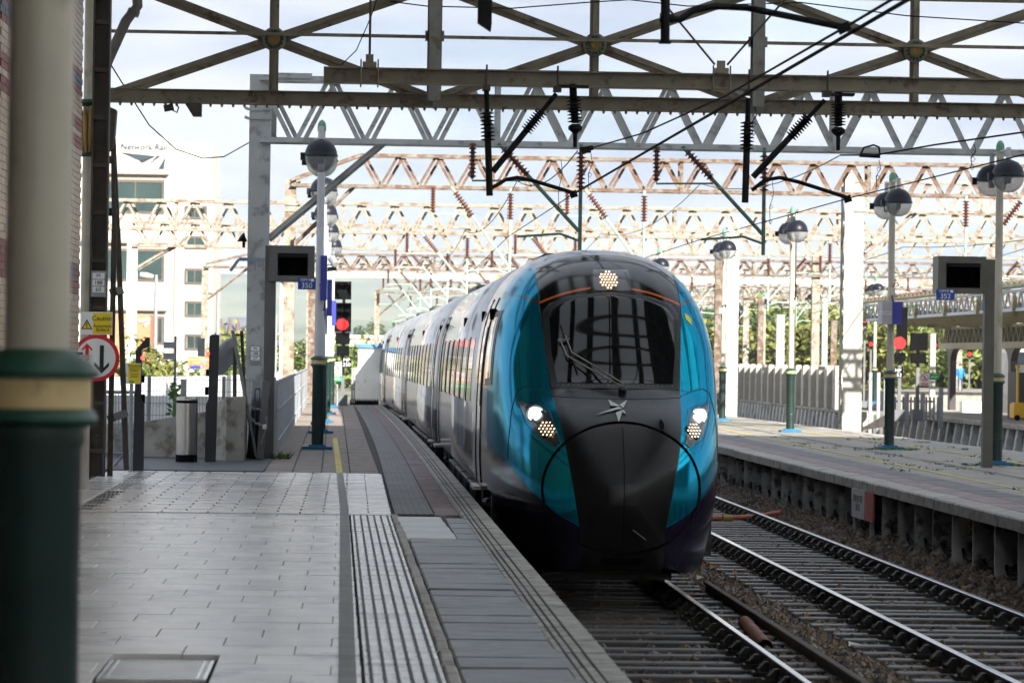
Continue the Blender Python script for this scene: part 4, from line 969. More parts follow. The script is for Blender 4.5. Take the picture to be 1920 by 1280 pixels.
# panelled fence along the platform
pf = thing('panel_fence', (-1.25, 54, PL), 'grey slatted panel fence running along the left platform edge', 'fence')
pfm = mat('grey_fence_panel', (.42, .44, .47), .55, var=.1, rnd=.08); zt = at(540, 712, 60).z
def fxl(Y): return -1.17 - .0052 * (Y - 54)
Y = 54.2; pano = None
while Y < 112:
    x = fxl(Y)
    if pano is None:
        mb = MB()
        for k in range(7): mb.box(-.02, 0, .02 + k * .27, .26 + k * .27, .02, zt - PL)
        for zz in (.25, .75, 1.2): mb.bar((.015, 0, zz), (.015, 1.9, zz), .02, .03)
        pano = mb.build('panel', pfm, pf, org=(0, 0, 0)); o = pano
    else: o = inst(pano, pf, (0, 0, 0))
    o.location = Vector((x, Y, PL)) - ORG[pf.name]
    MB().box(x - .08, x - .03, Y - .05, Y, PL - .2, zt + .01).build('post', galv, pf); Y += 1.95
# white boundary wall and hoarding beyond the mesh
wpan = mat('white_hoarding', (.80, .80, .78), .7, var=.05, scale=1)
wh = thing('white_hoarding', (-6, 75, 0), 'curved white boundary hoarding behind the mesh fence', 'wall')
pts = [(-8.0, 70.5), (-6.2, 73), (-4.6, 77), (-3.4, 84), (-2.6, 96), (-2.2, 112), (-2.1, 128)]
for (xa, ya), (xb, yb) in zip(pts, pts[1:]):
    mb = MB(); n_ = max(3, int(math.hypot(xb - xa, yb - ya) / 1.2))
    for k in range(n_):
        t0, t1 = (k + .015) / n_, (k + .985) / n_
        mb.bar((xa + (xb - xa) * t0, ya + (yb - ya) * t0, .85), (xa + (xb - xa) * t1, ya + (yb - ya) * t1, .85), .06, 2.3)
    mb.build('panel', wpan, wh)
tag(MB().box(-9.5, -1.8, 63, 63.2, -.4, 1.75).build('white_wall', mat('whitewashed_wall', (.78, .78, .76), .8, var=.05, dirt=((.6, .58, .52), .1, 2))), 'whitewashed wall along the ramp behind the mesh fence', 'wall')
wire = at(207, 120, 46)
tag(MB().tube([at(207, 120, 46), at(235, 165, 48), at(280, 235, 51), at(330, 280, 55), at(380, 297, 57), at(420, 294, 59), at(466, 268, 60)], .010, 5).build('slack_cable', copper, smooth=60), 'slack cable drooping from the stanchion to the grey mast', 'cable')

# ================================================================== THE TRAIN
def interp(tab, x):
    if x <= tab[0][0]: return tab[0][1]
    for (a, va), (b, vb) in zip(tab, tab[1:]):
        if x <= b:
            t = (x - a) / (b - a); return va + (vb - va) * t
    return tab[-1][1]
def smooth_tab(tab, x):
    "monotone cubic through the table"
    n = len(tab)
    if x <= tab[0][0]: return tab[0][1]
    if x >= tab[-1][0]: return tab[-1][1]
    d = [(tab[i + 1][1] - tab[i][1]) / (tab[i + 1][0] - tab[i][0]) for i in range(n - 1)]
    m = [d[0]] + [0 if d[i - 1] * d[i] <= 0 else 2 * d[i - 1] * d[i] / (d[i - 1] + d[i]) for i in range(1, n - 1)] + [d[-1]]
    for i in range(n - 1):
        a, b = tab[i][0], tab[i + 1][0]
        if x <= b:
            h = b - a; t = (x - a) / h
            return (2*t**3-3*t*t+1)*tab[i][1] + (t**3-2*t*t+t)*h*m[i] + (-2*t**3+3*t*t)*tab[i+1][1] + (t**3-t*t)*h*m[i+1]
# half-width of the body at height s (s measured on the full section)
PROF = [(.28, 1.17), (.5, 1.22), (.8, 1.29), (1.1, 1.335), (1.4, 1.35), (1.8, 1.348), (2.2, 1.335), (2.6, 1.305), (2.92, 1.255), (3.2, 1.165), (3.46, 1.015), (3.62, .855), (3.75, .64), (3.825, .40), (3.855, .16), (3.86, 0)]
ZT = [(0, 1.22), (.06, 1.45), (.16, 1.63), (.35, 1.82), (.7, 2.0), (1.1, 2.15), (1.4, 2.28), (1.8, 2.72), (2.2, 3.20), (2.55, 3.45), (3.0, 3.63), (3.6, 3.745), (4.4, 3.81), (5.5, 3.845), (7, 3.86)]
ZB = [(0, 1.0), (.03, .82), (.08, .62), (.15, .44), (.24, .32), (.36, .275), (.6, .26), (1.6, .28), (2.1, .36), (2.6, .62), (3.1, .92), (3.5, 1.01), (7.5, 1.02)]
WD = [(0, .16), (.04, .36), (.10, .53), (.22, .68), (.45, .84), (.8, .975), (1.3, 1.095), (2, 1.20), (3, 1.28), (4, 1.32), (5, 1.34), (6, 1.348), (7, 1.35), (8, 1.35)]
ZM = 1.35
def zmid(y): return min(ZM, .45 * smooth_tab(ZB, y) + .55 * smooth_tab(ZT, y))
def half(y, z):
    zt, zb, zm = smooth_tab(ZT, y), smooth_tab(ZB, y), zmid(y)
    if z > zt or z < zb: return -1
    s_ = ZM + (z - zm) / (zt - zm) * (3.86 - ZM) if z >= zm else ZM - (zm - z) / (zm - zb) * (ZM - .28)
    if z < zm and y > 1.6: s_ += (z - s_) * min(1, (y - 1.6) / 1.2)
    wv = smooth_tab(WD, y); b = smooth_tab(PROF, s_)
    # low on the nose the section closes like a bowl
    if z < zm and y < 1.6:
        k = 1 - y / 1.6; u = (zm - z) / (zm - zb); b *= 1 - .07 * k * u ** 3
    return b * wv / 1.35
def front_y(x, z, ymax=6.9):
    "distance behind the nose tip at which the skin is met at (x, z)"
    lo, hi = 0, (ymax if z > 1.06 else 1.6)
    if half(hi, z) < abs(x): return hi
    for _ in range(26):
        m_ = (lo + hi) / 2
        if half(m_, z) >= abs(x): hi = m_
        else: lo = m_
    return hi
def skin_n(x, z):
    e = .02; y = front_y(x, z); y1 = front_y(x + e, z); y2 = front_y(x - e, z); y3 = front_y(x, z + e); y4 = front_y(x, z - e)
    f = lambda v: v
    n_ = Vector(((f(y1) - f(y2)) / (2 * e), -1, (f(y3) - f(y4)) / (2 * e))); n_.normalize()
    return n_
def on_skin(x, z, lift=.006):
    y = front_y(x, z); n_ = skin_n(x, z)
    return Vector((x, y if y is not None else 3, z)) + n_ * lift
TX, TY = 2.875, 35.75
# ---- paint for the cab: black face, teal flanks, plum skirt, silver body, thin orange line
def cab_paint():
    m = bpy.data.materials.new('cab_livery'); m.use_nodes = True; t = m.node_tree; b = t.nodes['Principled BSDF']; l = t.links.new; nn = t.nodes.new
    tcn = nn('ShaderNodeTexCoord'); sx = nn('ShaderNodeSeparateXYZ'); l(tcn.outputs['Object'], sx.inputs[0])
    def math_(op, a, c=None, d=None):
        n_ = nn('ShaderNodeMath'); n_.operation = op
        for i, v in enumerate((a, c, d)):
            if v is None: continue
            if isinstance(v, (int, float)): n_.inputs[i].default_value = v
            else: l(v, n_.inputs[i])
        return n_.outputs[0]
    ax = math_('ABSOLUTE', sx.outputs[0]); z = sx.outputs[2]; y = sx.outputs[1]
    def ramp(src, tab, lo, hi):       # piecewise-linear table
        acc = tab[0][1]
        for (a, va), (c, vc) in zip(tab, tab[1:]):
            n_ = nn('ShaderNodeMapRange'); n_.inputs['From Min'].default_value = a; n_.inputs['From Max'].default_value = c; n_.inputs['To Max'].default_value = vc - va; n_.inputs['To Min'].default_value = 0
            l(src, n_.inputs[0]); acc = math_('ADD', n_.outputs[0], acc)
        return acc
    def step(a, c, soft=.006):        # 1 where a > c
        n_ = nn('ShaderNodeMapRange'); n_.inputs['From Min'].default_value = -soft; n_.inputs['From Max'].default_value = soft
        l(math_('SUBTRACT', a, c), n_.inputs[0]); return n_.outputs[0]
    def mixc(f, a, c):
        n_ = nn('ShaderNodeMix'); n_.data_type = 'RGBA'; l(f, n_.inputs['Factor'])
        for k, v in (('A', a), ('B', c)):
            if isinstance(v, tuple): n_.inputs[k].default_value = v + (1,)
            else: l(v, n_.inputs[k])
        return n_.outputs['Result']
    def mixf(f, a, c):
        n_ = nn('ShaderNodeMix'); n_.data_type = 'FLOAT'; l(f, n_.inputs['Factor'])
        for k, v in (('A', a), ('B', c)):
            if isinstance(v, (int, float)): n_.inputs[k].default_value = v
            else: l(v, n_.inputs[k])
        return n_.outputs['Result']
    bx = ramp(z, [(.3, .43), (.72, .455), (1.0, .50), (1.7, .625), (2.2, .71), (3.1, .79), (3.5, .79), (3.8, .72)], 0, 4)
    is_black = step(bx, ax)
    # teal ends behind in a raked line
    yend = math_('ADD', math_('MULTIPLY', z, .62), 2.6)
    is_silver = step(y, yend, .01)
    plum_z = ramp(ax, [(0, .70), (.45, .76), (.7, .90), (.95, 1.12), (1.15, 1.38), (1.25, 1.5), (1.4, 1.55)], 0, 1.5)
    plum_s = nn('ShaderNodeMath'); 
    is_plum = step(plum_z, z, .008)
    nz = nn('ShaderNodeTexNoise'); nz.inputs['Scale'].default_value = 1.7; l(tcn.outputs['Object'], nz.inputs[0])
    silver = mixc(step(math_('SUBTRACT', 1.62, math_('MULTIPLY', math_('SUBTRACT', 6.0, y), .07)), z, .05), (.66, .67, .69), (.035, .020, .055))
    teal = mixc(nz.outputs[0], (.006, .27, .42), (.008, .32, .49))
    c1 = mixc(is_plum, teal, (.016, .010, .030))
    c1 = mixc(is_silver, c1, silver)
    # thin brighter edge between teal and black
    e1 = math_('MULTIPLY', step(math_('ADD', bx, .012), ax, .004), math_('SUBTRACT', 1, is_plum))
    c1 = mixc(e1, c1, (.01, .30, .40))
    c2 = mixc(is_black, c1, (.006, .006, .007))
    # orange line
    zc_ = math_('SUBTRACT', 3.335, math_('MULTIPLY', math_('MULTIPLY', ax, ax), .30)); zo_ = math_('ADD', 3.15, math_('MULTIPLY', math_('SUBTRACT', ax, .79), .40))
    zl = mixf(is_black, zo_, zc_)
    dl = math_('ABSOLUTE', math_('SUBTRACT', z, zl))
    on = math_('MULTIPLY', step(.012, dl, .002), step(ax, math_('MULTIPLY', is_black, .22), .002))
    on = math_('MULTIPLY', on, math_('SUBTRACT', 1, is_silver))
    c3 = mixc(on, c2, (.55, .12, .02))
    # road film low down
    nd = nn('ShaderNodeTexNoise'); nd.inputs['Scale'].default_value = 9; nd.inputs['Detail'].default_value = 8; l(tcn.outputs['Object'], nd.inputs[0])
    film = math_('MULTIPLY', step(.62, z, .22), .5)
    c4 = mixc(math_('MULTIPLY', film, nd.outputs[0]), c3, (.035, .032, .030))
    v2 = nn('ShaderNodeTexVoronoi'); v2.inputs['Scale'].default_value = 26; l(tcn.outputs['Object'], v2.inputs[0])
    c4 = mixc(math_('MULTIPLY', math_('LESS_THAN', v2.outputs['Distance'], .07), .5), c4, (.16, .15, .12))
    l(c4, b.inputs['Base Color'])
    vo = nn('ShaderNodeTexVoronoi'); vo.inputs['Scale'].default_value = 42; l(tcn.outputs['Object'], vo.inputs[0])
    flies = math_('LESS_THAN', vo.outputs['Distance'], .085)
    rr = mixf(math_('MULTIPLY', film, nd.outputs[0]), mixf(math_('MULTIPLY', is_black, step(2.15, z, .2)), mixf(nd.outputs[0], .08, .18), .30), .5)
    l(mixf(flies, rr, .7), b.inputs['Roughness'])
    l(mixf(is_black, mixf(is_silver, mixf(is_plum, .8, .1), .2), 0.0), b.inputs['Metallic'])
    b.inputs['Specular IOR Level'].default_value = .32; l(mixc(math_('MAXIMUM', is_black, is_silver), (.18, .62, .80), (1., 1., 1.)), b.inputs['Specular Tint']); b.inputs['Coat Weight'].default_value = .05; b.inputs['Coat Roughness'].default_value = .05
    return m
cabm = cab_paint()
def side_paint():
    m = mat('carriage_livery', (.68, .69, .71), .16, metal=.2, var=.04, scale=1.5, coat=.5)
    t = m.node_tree; b = t.nodes['Principled BSDF']; l = t.links.new; nn = t.nodes.new
    src = b.inputs['Base Color'].links[0].from_socket
    tcn = nn('ShaderNodeTexCoord'); sx = nn('ShaderNodeSeparateXYZ'); l(tcn.outputs['Object'], sx.inputs[0])
    mr = nn('ShaderNodeMapRange'); mr.inputs['From Min'].default_value = 1.62; mr.inputs['From Max'].default_value = 1.56
    l(sx.outputs[2], mr.inputs[0])
    mx_ = nn('ShaderNodeMix'); mx_.data_type = 'RGBA'; mx_.inputs['B'].default_value = (.028, .022, .040, 1); l(mr.outputs[0], mx_.inputs['Factor']); l(src, mx_.inputs['A'])
    # grime running down from the roof
    g = nn('ShaderNodeTexNoise'); g.inputs['Scale'].default_value = 3; mp_ = nn('ShaderNodeMapping'); mp_.inputs['Scale'].default_value = (1, 4, .4); l(tcn.outputs['Object'], mp_.inputs[0]); l(mp_.outputs[0], g.inputs[0])
    m2 = nn('ShaderNodeMix'); m2.data_type = 'RGBA'; m2.blend_type = 'MULTIPLY'; m2.inputs['Factor'].default_value = .3; l(mx_.outputs['Result'], m2.inputs['A']); l(g.outputs[0], m2.inputs['B'])
    l(m2.outputs['Result'], b.inputs['Base Color'])
    return m
sidem = side_paint()
def loft(ys, segs_top=22, segs_bot=12, close=True):
    mb = MB(); rows = []
    for y in ys:
        zt, zb = smooth_tab(ZT, y), smooth_tab(ZB, y); pts = []
        z0 = zmid(y); zz = [zb + (z0 - zb) * (1 - math.cos(math.pi / 2 * i / segs_bot)) for i in range(segs_bot)]
        for i in range(segs_top + 1): zz.append(z0 + (zt - z0) * math.sin(math.pi / 2 * i / segs_top))
        right = [(max(half(y, min(z, zt - 1e-5)), 0), z) for z in zz]; right[-1] = (0, zt)
        ring = [(0, zb)] + right + [(-a, z) for a, z in right[-2::-1]]
        rows.append((y, ring))
    n_ = len(rows[0][1])
    for y, ring in rows:
        mb.v += [(a, y, z) for a, z in ring]
    k = len(mb.v) // n_
    for i in range(k - 1):
        for j in range(n_):
            j2 = (j + 1) % n_; mb.f.append([i * n_ + j, i * n_ + j2, (i + 1) * n_ + j2, (i + 1) * n_ + j]); mb.m.append(0)
    if close: mb.f.append(list(range(n_))); mb.m.append(0); mb.f.append([(k - 1) * n_ + j for j in range(n_)]); mb.m.append(0)
    return mb
def section_loft(y0, y1, inset=.0):
    mb = MB(); ring = []
    zz = [1.02 + (1.4 - 1.02) * i / 4 for i in range(4)] + [1.4 + (3.86 - 1.4) * math.sin(math.pi / 2 * i / 20) for i in range(21)]
    rt = [(smooth_tab(PROF, z), z) for z in zz]; rt[-1] = (0, 3.86); ring = [(0, 1.02)] + rt + [(-a, z) for a, z in rt[-2::-1]]; n_ = len(ring)
    for y, s_ in ((y0, .985), (y0 + .04, 1), (y1 - .04, 1), (y1, .985)):
        mb.v += [(a * s_, y, 1.8 + (z - 1.8) * s_) for a, z in ring]
    for i in range(3):
        for j in range(n_):
            j2 = (j + 1) % n_; mb.f.append([i * n_ + j, i * n_ + j2, (i + 1) * n_ + j2, (i + 1) * n_ + j]); mb.m.append(0)
    mb.f.append(list(range(n_))); mb.f.append([3 * n_ + j for j in range(n_)]); mb.m += [0, 0]
    return mb
def sidex(z): return -smooth_tab(PROF, z)
NOSE = [False]
def side_patch(y0, y1, z0, z1, lift=.006, n=8, sgn=-1):
    "panel hugging the curved body side"
    hw = lambda y, z: half(y, z) if NOSE[0] and y < 7 else smooth_tab(PROF, z)
    mb = MB()
    for i in range(n + 1):
        z = z0 + (z1 - z0) * i / n; mb.v += [(sgn * (hw(y0, z) + lift), y0, z), (sgn * (hw(y1, z) + lift), y1, z)]
    for i in range(n): mb.f.append([2 * i, 2 * i + 1, 2 * i + 3, 2 * i + 2]); mb.m.append(0)
    o = len(mb.v)
    for i in range(n + 1):
        z = z0 + (z1 - z0) * i / n; mb.v += [(sgn * (hw(y0, z) - .01), y0, z), (sgn * (hw(y1, z) - .01), y1, z)]
    for i in range(n): mb.f += [[2 * i, 2 * i + 2, o + 2 * i + 2, o + 2 * i], [2 * i + 1, o + 2 * i + 1, o + 2 * i + 3, 2 * i + 3]]; mb.m += [0, 0]
    mb.f += [[0, o, o + 1, 1], [2 * n, 2 * n + 1, o + 2 * n + 1, o + 2 * n]]; mb.m += [0, 0]
    return mb
winm = mat('tinted_window', (.012, .014, .016), .06, var=.2, coat=.3)
sealm = mat('rubber_seal', (.006, .006, .006), .85, var=.2, spec=.08)
doorm = sidem
underm = mat('sooty_underframe', (.022, .021, .020), .6, var=.4, dirt=((.05, .042, .035), .35, 5), bump=.3)
skirtm = mat('dark_skirt', (.030, .032, .038), .45, var=.2, dirt=((.06, .055, .05), .3, 4))
stepm = mat('worn_step_alloy', (.45, .43, .40), .45, metal=.7, var=.2)
def bogie(t, yc):
    b = MB().box(-1.2, -1.02, yc - 1.7, yc + 1.7, .5, .74).box(1.02, 1.2, yc - 1.7, yc + 1.7, .5, .74).box(-1.05, 1.05, yc - .3, yc + .3, .38, .9).tube([(-1.26, yc - .9, .86), (-1.26, yc + .2, .82)], .05, 8).tube([(-1.24, yc + .5, .7), (-1.24, yc + .5, 1.0)], .06, 8).box(-1.28, -1.0, yc + .85, yc + 1.15, .7, .98).box(-1.26, -1.0, yc - 1.5, yc - 1.2, .66, .95)
    for s_ in (-1, 1):
        for a in (-1.3, 1.3): b.box(s_ * 1.12 - .13, s_ * 1.12 + .13, yc + a - .22, yc + a + .22, .3, .8).lathe([(.09, 0), (.09, .3)], (s_ * 1.12, yc + a * .72, .6), 10)
    b = b.build('bogie', underm, t)
    for a in (-1.3, 1.3):
        ws = MB().lathe([(.07, -1.0), (.07, 1.0)], (0, yc + a, .42), 12, (1, 0, 0))
        for s_ in (-1, 1): ws.lathe([(.38, s_ * .68), (.42, s_ * .70), (.42, s_ * .73), (.455, s_ * .735), (.455, s_ * .69)], (0, yc + a, .445), 32, (1, 0, 0)).lathe([(.30, s_ * .79), (.415, s_ * .79), (.42, s_ * .70)], (0, yc + a, .445), 32, (1, 0, 0))
        ws.build('wheelset', mat('wheel_steel', (.06, .055, .05), .5, metal=.6, var=.3), b, smooth=40)
def carriage_parts(t, doors, wins, y0, y1, skirts, lights):
    dp = {}
    for (a, b) in doors:
        d = side_patch(a, b, 1.05, 3.2, .004, 14).build('door', sidem, t, smooth=40)
        for yy in (a - .05, b + .01): side_patch(yy, yy + .04, 1.04, 3.24, .012, 14).build('door_seal', sealm, d)
        side_patch(a + .25, b - .25, 1.95, 2.9, .010, 6).build('door_window', winm, d, smooth=40)
        MB().box(-1.41, -1.2, a - .1, b + .1, .96, 1.0).build('step', stepm, d)
    for (a, b) in wins:
        w_ = side_patch(a, b, 1.97, 2.78, .006, 6).build('window', winm, t, smooth=40)
        mb = side_patch(b - .035, b, 1.95, 2.80, .014, 6); mb.build('frame', sealm, w_)
    for (a, b) in skirts:
        k = MB().bbox(-1.30, -1.2, a, b, .25, .90, .01).build('equipment_case', skirtm, t)
        g = MB()
        for j in range(5): g.box(-1.308, -1.30, a + .3 + j * .09, a + .35 + j * .09, .55, .85)
        g.build('louvre', underm, k)
        MB().box(-1.32, -1.18, a, b, .90, .925).build('sill', stepm, k)
    for yy in lights:
        MB().bbox(sidex(3.05) - .03, sidex(3.05) + .06, yy - .035, yy + .035, 2.98, 3.11, .012).build('camera_pod', black, t)
    MB().box(-1.05, 1.05, y0 + 2.0, y1 - .3, .6, 1.06).build('underframe', underm, t)
CL = 25.85
def lane(Y): return TX + off(Y)
car_org = []
# ---- driving car
drv = thing('train_cab_car', (TX, TY, 0), 'teal and black streamlined train driving car arriving at the platform', 'train', 'carriages of the arriving train')
ORG[drv.name] = Vector((0, 0, 0))
ys = [0, .004, .012, .025, .04, .06, .085, .115, .15, .19, .24, .3, .37, .45, .55, .66, .8, .95, 1.1, 1.25, 1.4, 1.5, 1.6, 1.7, 1.8, 1.9, 2.0, 2.1, 2.2, 2.3, 2.4, 2.5, 2.62, 2.75, 2.9, 3.05, 3.2, 3.4, 3.6, 3.8, 4.0, 4.2, 4.45, 4.8, 5.2, 5.6, 6.0, 6.5, 6.99]
nose = loft(ys, 40, 22).build('cab_nose', cabm, drv, smooth=60)
body = section_loft(6.995, CL).build('body_shell', sidem, drv, smooth=50)
def skin_patch(poly, lift, n=16, name='patch', m=None, parent=None, smooth_=60, thick=.012):
    "polygon in front view (x, z) laid on the nose skin as a fine grid"
    xs_ = [p[0] for p in poly]; zs_ = [p[1] for p in poly]; mb = MB()
    z0, z1 = min(zs_), max(zs_)
    def span(z):
        c = []
        for (a, za), (b, zb_) in zip(poly, poly[1:] + poly[:1]):
            if (za - z) * (zb_ - z) <= 0 and abs(za - zb_) > 1e-9: c.append(a + (b - a) * (z - za) / (zb_ - za))
        return min(c), max(c)
    for i in range(n + 1):
        z = z0 + (z1 - z0) * (i / n); z_ = min(max(z, z0 + 1e-4), z1 - 1e-4); a, b = span(z_)
        for j in range(n + 1): mb.v.append(tuple(on_skin(a + (b - a) * j / n, z_, lift)))
    N1 = n + 1
    for i in range(n):
        for j in range(n): mb.f.append([i * N1 + j, i * N1 + j + 1, (i + 1) * N1 + j + 1, (i + 1) * N1 + j]); mb.m.append(0)
    # skirt back into the skin so that the patch has thickness
    o = len(mb.v); edge = [j for j in range(N1)] + [i * N1 + n for i in range(1, N1)] + [n * N1 + j for j in range(n - 1, -1, -1)] + [i * N1 for i in range(n - 1, 0, -1)]
    for e in edge:
        v = Vector(mb.v[e]); mb.v.append((v.x, v.y + thick + lift, v.z))
    for k in range(len(edge)): k2 = (k + 1) % len(edge); mb.f.append([edge[k], edge[k2], o + k2, o + k]); mb.m.append(0)
    return mb.build(name, m, parent, smooth=smooth_)
wsm = mat('windscreen_glass', (.006, .007, .008), .04, var=.1, coat=.0, spec=.45)
fram = mat('satin_black_frame', (.009, .009, .010), .4, var=.2)
wpoly = [(-.63, 2.26), (.63, 2.26), (.68, 2.6), (.69, 3.0), (.62, 3.10), (.4, 3.19), (.0, 3.235), (-.4, 3.19), (-.62, 3.10), (-.69, 3.0), (-.68, 2.6)]
wfr = skin_patch([(x * 1.105, 2.205 if i < 2 else z + .04) for i, (x, z) in enumerate(wpoly)], .006, 24, 'windscreen_frame', fram, drv)
ws_ = skin_patch(wpoly, .012, 24, 'windscreen', wsm, drv)
# lettering-like rivets / fasteners round the screen
mb = MB(); 
for i in range(24): p = on_skin(-.62 + 1.24 * i / 23, 2.232, .012); mb.lathe([(.007, 0), (.004, .006)], p, 6, skin_n(p.x, 2.232))
tag(mb.build('fasteners', galv, wfr), kind='stuff')
def skin_line(pts, r, name, m, parent, lift=.0, n=6):
    fine = []
    for (a, b) in zip(pts, pts[1:]):
        for k in range(6): t = k / 6; fine.append((a[0] + (b[0] - a[0]) * t, a[1] + (b[1] - a[1]) * t))
    fine.append(pts[-1])
    return MB().tube([on_skin(x, z, lift) for x, z in fine], r, n).build(name, m, parent, smooth=60)
# wiper
wp = MB().lathe([(.05, 0), (.045, .05), (.02, .07)], on_skin(.06, 2.17, 0), 14, skin_n(.06, 2.17)).build('wiper', fram, drv, smooth=40)
wipm = mat('wiper_arm_metal', (.30, .30, .29), .45, metal=.6)
for dx_, dz in ((0, 0), (.06, .03)):
    MB().tube([on_skin(.05 + dx_ * .3, 2.18 + dz, .06), on_skin(-.32 + dx_, 2.40 + dz, .07), on_skin(-.52 + dx_, 2.53 + dz, .06), on_skin(-.58 + dx_, 2.72 + dz, .05)], .009, 8).build('arm', wipm, wp, smooth=60)
MB().tube([on_skin(-.57, 2.88, .03), on_skin(-.50, 2.66, .03), on_skin(-.41, 2.36, .03)], .010, 6).build('blade', fram, wp); MB().bar(on_skin(-.60, 2.70, .05), on_skin(-.48, 2.71, .05), .03, .02).build('yoke', wipm, wp)
# coupler hatch: oval seam with centre joint, proud doors
ring = []
for k in range(61):
    t = 2 * math.pi * k / 60; x = .84 * math.sin(t); z = 1.15 + (.71 if math.cos(t) > 0 else .66) * math.cos(t); ring.append((x, z))
hat = MB().tube([on_skin(x, z, .001) for x, z in ring], .016, 6, False).build('coupler_hatch_seam', sealm, drv, smooth=60)
skin_line([(0, 1.80), (0, 1.4), (0, 1.0), (0, .62)], .005, 'centre_joint', sealm, hat)
MB().tube([on_skin(.10, .74, .012), on_skin(.24, .64, .018)], .007, 8).build('handle', mat('dull_handle', (.16, .16, .155), .6), hat)
# panel joints on the flanks
for s_ in (-1, 1):
    skin_line([(s_ * .70, 2.13), (s_ * .85, 2.19), (s_ * .98, 2.22), (s_ * 1.06, 2.17), (s_ * 1.12, 1.95), (s_ * 1.15, 1.6), (s_ * 1.155, 1.42)], .006, 'panel_joint', fram, drv)
    skin_line([(s_ * .80, 3.5), (s_ * .79, 3.3), (s_ * .79, 3.05), (s_ * .77, 2.9)], .005, 'panel_joint', fram, drv)
skin_line([(-.70, 2.12), (-.4, 2.105), (0, 2.10), (.4, 2.105), (.70, 2.12)], .004, 'bonnet_joint', sealm, drv)
# headlamp clusters
lens_white = mat('white_headlamp', (.9, .9, .9), .2, emit=((.92, .97, 1), 2.2)); lens_warm = mat('warm_led', (.9, .8, .6), .3, emit=((1, .66, .38), 1.0))
housing = mat('lamp_housing', (.018, .018, .019), .2, var=.3, coat=.6); reflm = mat('lamp_reflector', (.5, .5, .5), .25, metal=1)
for s_ in (-1, 1):
    poly = [(s_ * 1.045, 2.055), (s_ * .775, 1.97), (s_ * .66, 1.615), (s_ * .72, 1.60), (s_ * .885, 1.72), (s_ * .97, 1.86)]
    h_ = skin_patch(poly, .007, 12, 'headlamp', housing, drv)
    skin_line([(x * 1.0 + s_ * (.02 if abs(x) > .8 else -.02), z + (.03 if z > 1.9 else -.03)) for x, z in poly + poly[:1]], .004, 'surround_joint', fram, h_)
    c = on_skin(s_ * .885, 1.925, .010); n_ = skin_n(s_ * .885, 1.925)
    MB().lathe([(.10, 0), (.09, .02), (.07, .012)], c, 24, (n_ + Vector((0, -1.6, 0))).normalized()).build('reflector', reflm, h_, smooth=40)
    n_ = (n_ + Vector((0, -1.6, 0))).normalized()
    MB().lathe([(.03, 0), (.062, .035), (.058, .05), (.03, .062)], c, 20, n_).build('white_lamp', lens_white, h_, smooth=60)
    c = on_skin(s_ * .775, 1.765, .008)
    lw = MB().lathe([(.102, 0), (.102, .012)], c, 28, skin_n(s_ * .775, 1.765)).build('led_ring', housing, h_)
    leds = MB()
    for i in range(-4, 5):
        for j in range(-4, 5):
            a, b = i * .036 + (j % 2) * .018, j * .031
            if a * a + b * b < .092 ** 2: leds.lathe([(.0125, 0), (.009, .006)], on_skin(s_ * .775 + a, 1.765 + b, .022), 6, skin_n(s_ * .775, 1.765))
    leds.build('leds', lens_warm, lw)
# top marker lamp
tb = skin_patch([(-.17, 3.29), (.23, 3.29), (.245, 3.32), (.235, 3.52), (.22, 3.54), (-.16, 3.54), (-.175, 3.52), (-.185, 3.32)], .006, 8, 'marker_lamp', housing, drv)
leds = MB()
for i in range(-5, 6):
    for j in range(-5, 6):
        a, b = i * .036 + (j % 2) * .018, j * .031
        if a * a + b * b < .1 ** 2: leds.lathe([(.0125, 0), (.009, .006)], on_skin(-.01 + a, 3.41 + b, .012), 7, skin_n(0, 3.31))
leds.build('leds', lens_warm, tb)
# emblem
emm = mat('pale_emblem', (.48, .52, .49), .35, var=.05)
E0 = (-.03, 1.985)
for tri in (((-.36, -.09), (0.09, .015), (.02, .04)), ((-.13, .155), (.05, .05), (-.11, .05)), ((.19, .15), (.04, .07), (.10, .02)), ((-.01, -.21), (.09, .0), (-.04, -.06)), ((.13, -.08), (.10, 0), (.07, -.05))):
    tri = [(a * .64, b * .64) for a, b in tri]; pts = [on_skin(E0[0] + a, E0[1] + b, .014) for a, b in tri]; mid = [on_skin(E0[0] + (tri[i][0] + tri[(i + 1) % 3][0]) / 2, E0[1] + (tri[i][1] + tri[(i + 1) % 3][1]) / 2, .014) for i in range(3)]
    v = [pts[0], mid[0], pts[1], mid[1], pts[2], mid[2]]
    MB()._a([tuple(p) for p in v] + [(p.x, p.y + .01, p.z) for p in v], [(0, 1, 2, 3, 4, 5), (11, 10, 9, 8, 7, 6)] + [(i, (i + 1) % 6, 6 + (i + 1) % 6, 6 + i) for i in range(6)]).build('emblem', emm, drv)
# sticker, socket, front vent, snow plough
skin_patch([(.83, 3.0), (.885, 2.93), (.91, 2.92), (.905, 2.985), (.88, 3.03), (.835, 3.055)], .004, 4, 'warning_sticker', mat('sticker_yellow', (.72, .66, .02), .5), drv)
skin_patch([(.42, 1.90), (.45, 1.86), (.45, 1.80), (.42, 1.78), (.40, 1.80), (.40, 1.87)], .004, 4, 'socket', sealm, drv)
skin_patch([(-.22, .36), (.22, .36), (.24, .42), (.24, .44), (-.24, .44), (-.24, .42)], .004, 6, 'lower_vent', sealm, drv)
MB().box(-.6, .6, .95, 1.1, .16, .35).build('obstacle_deflector', underm, drv)
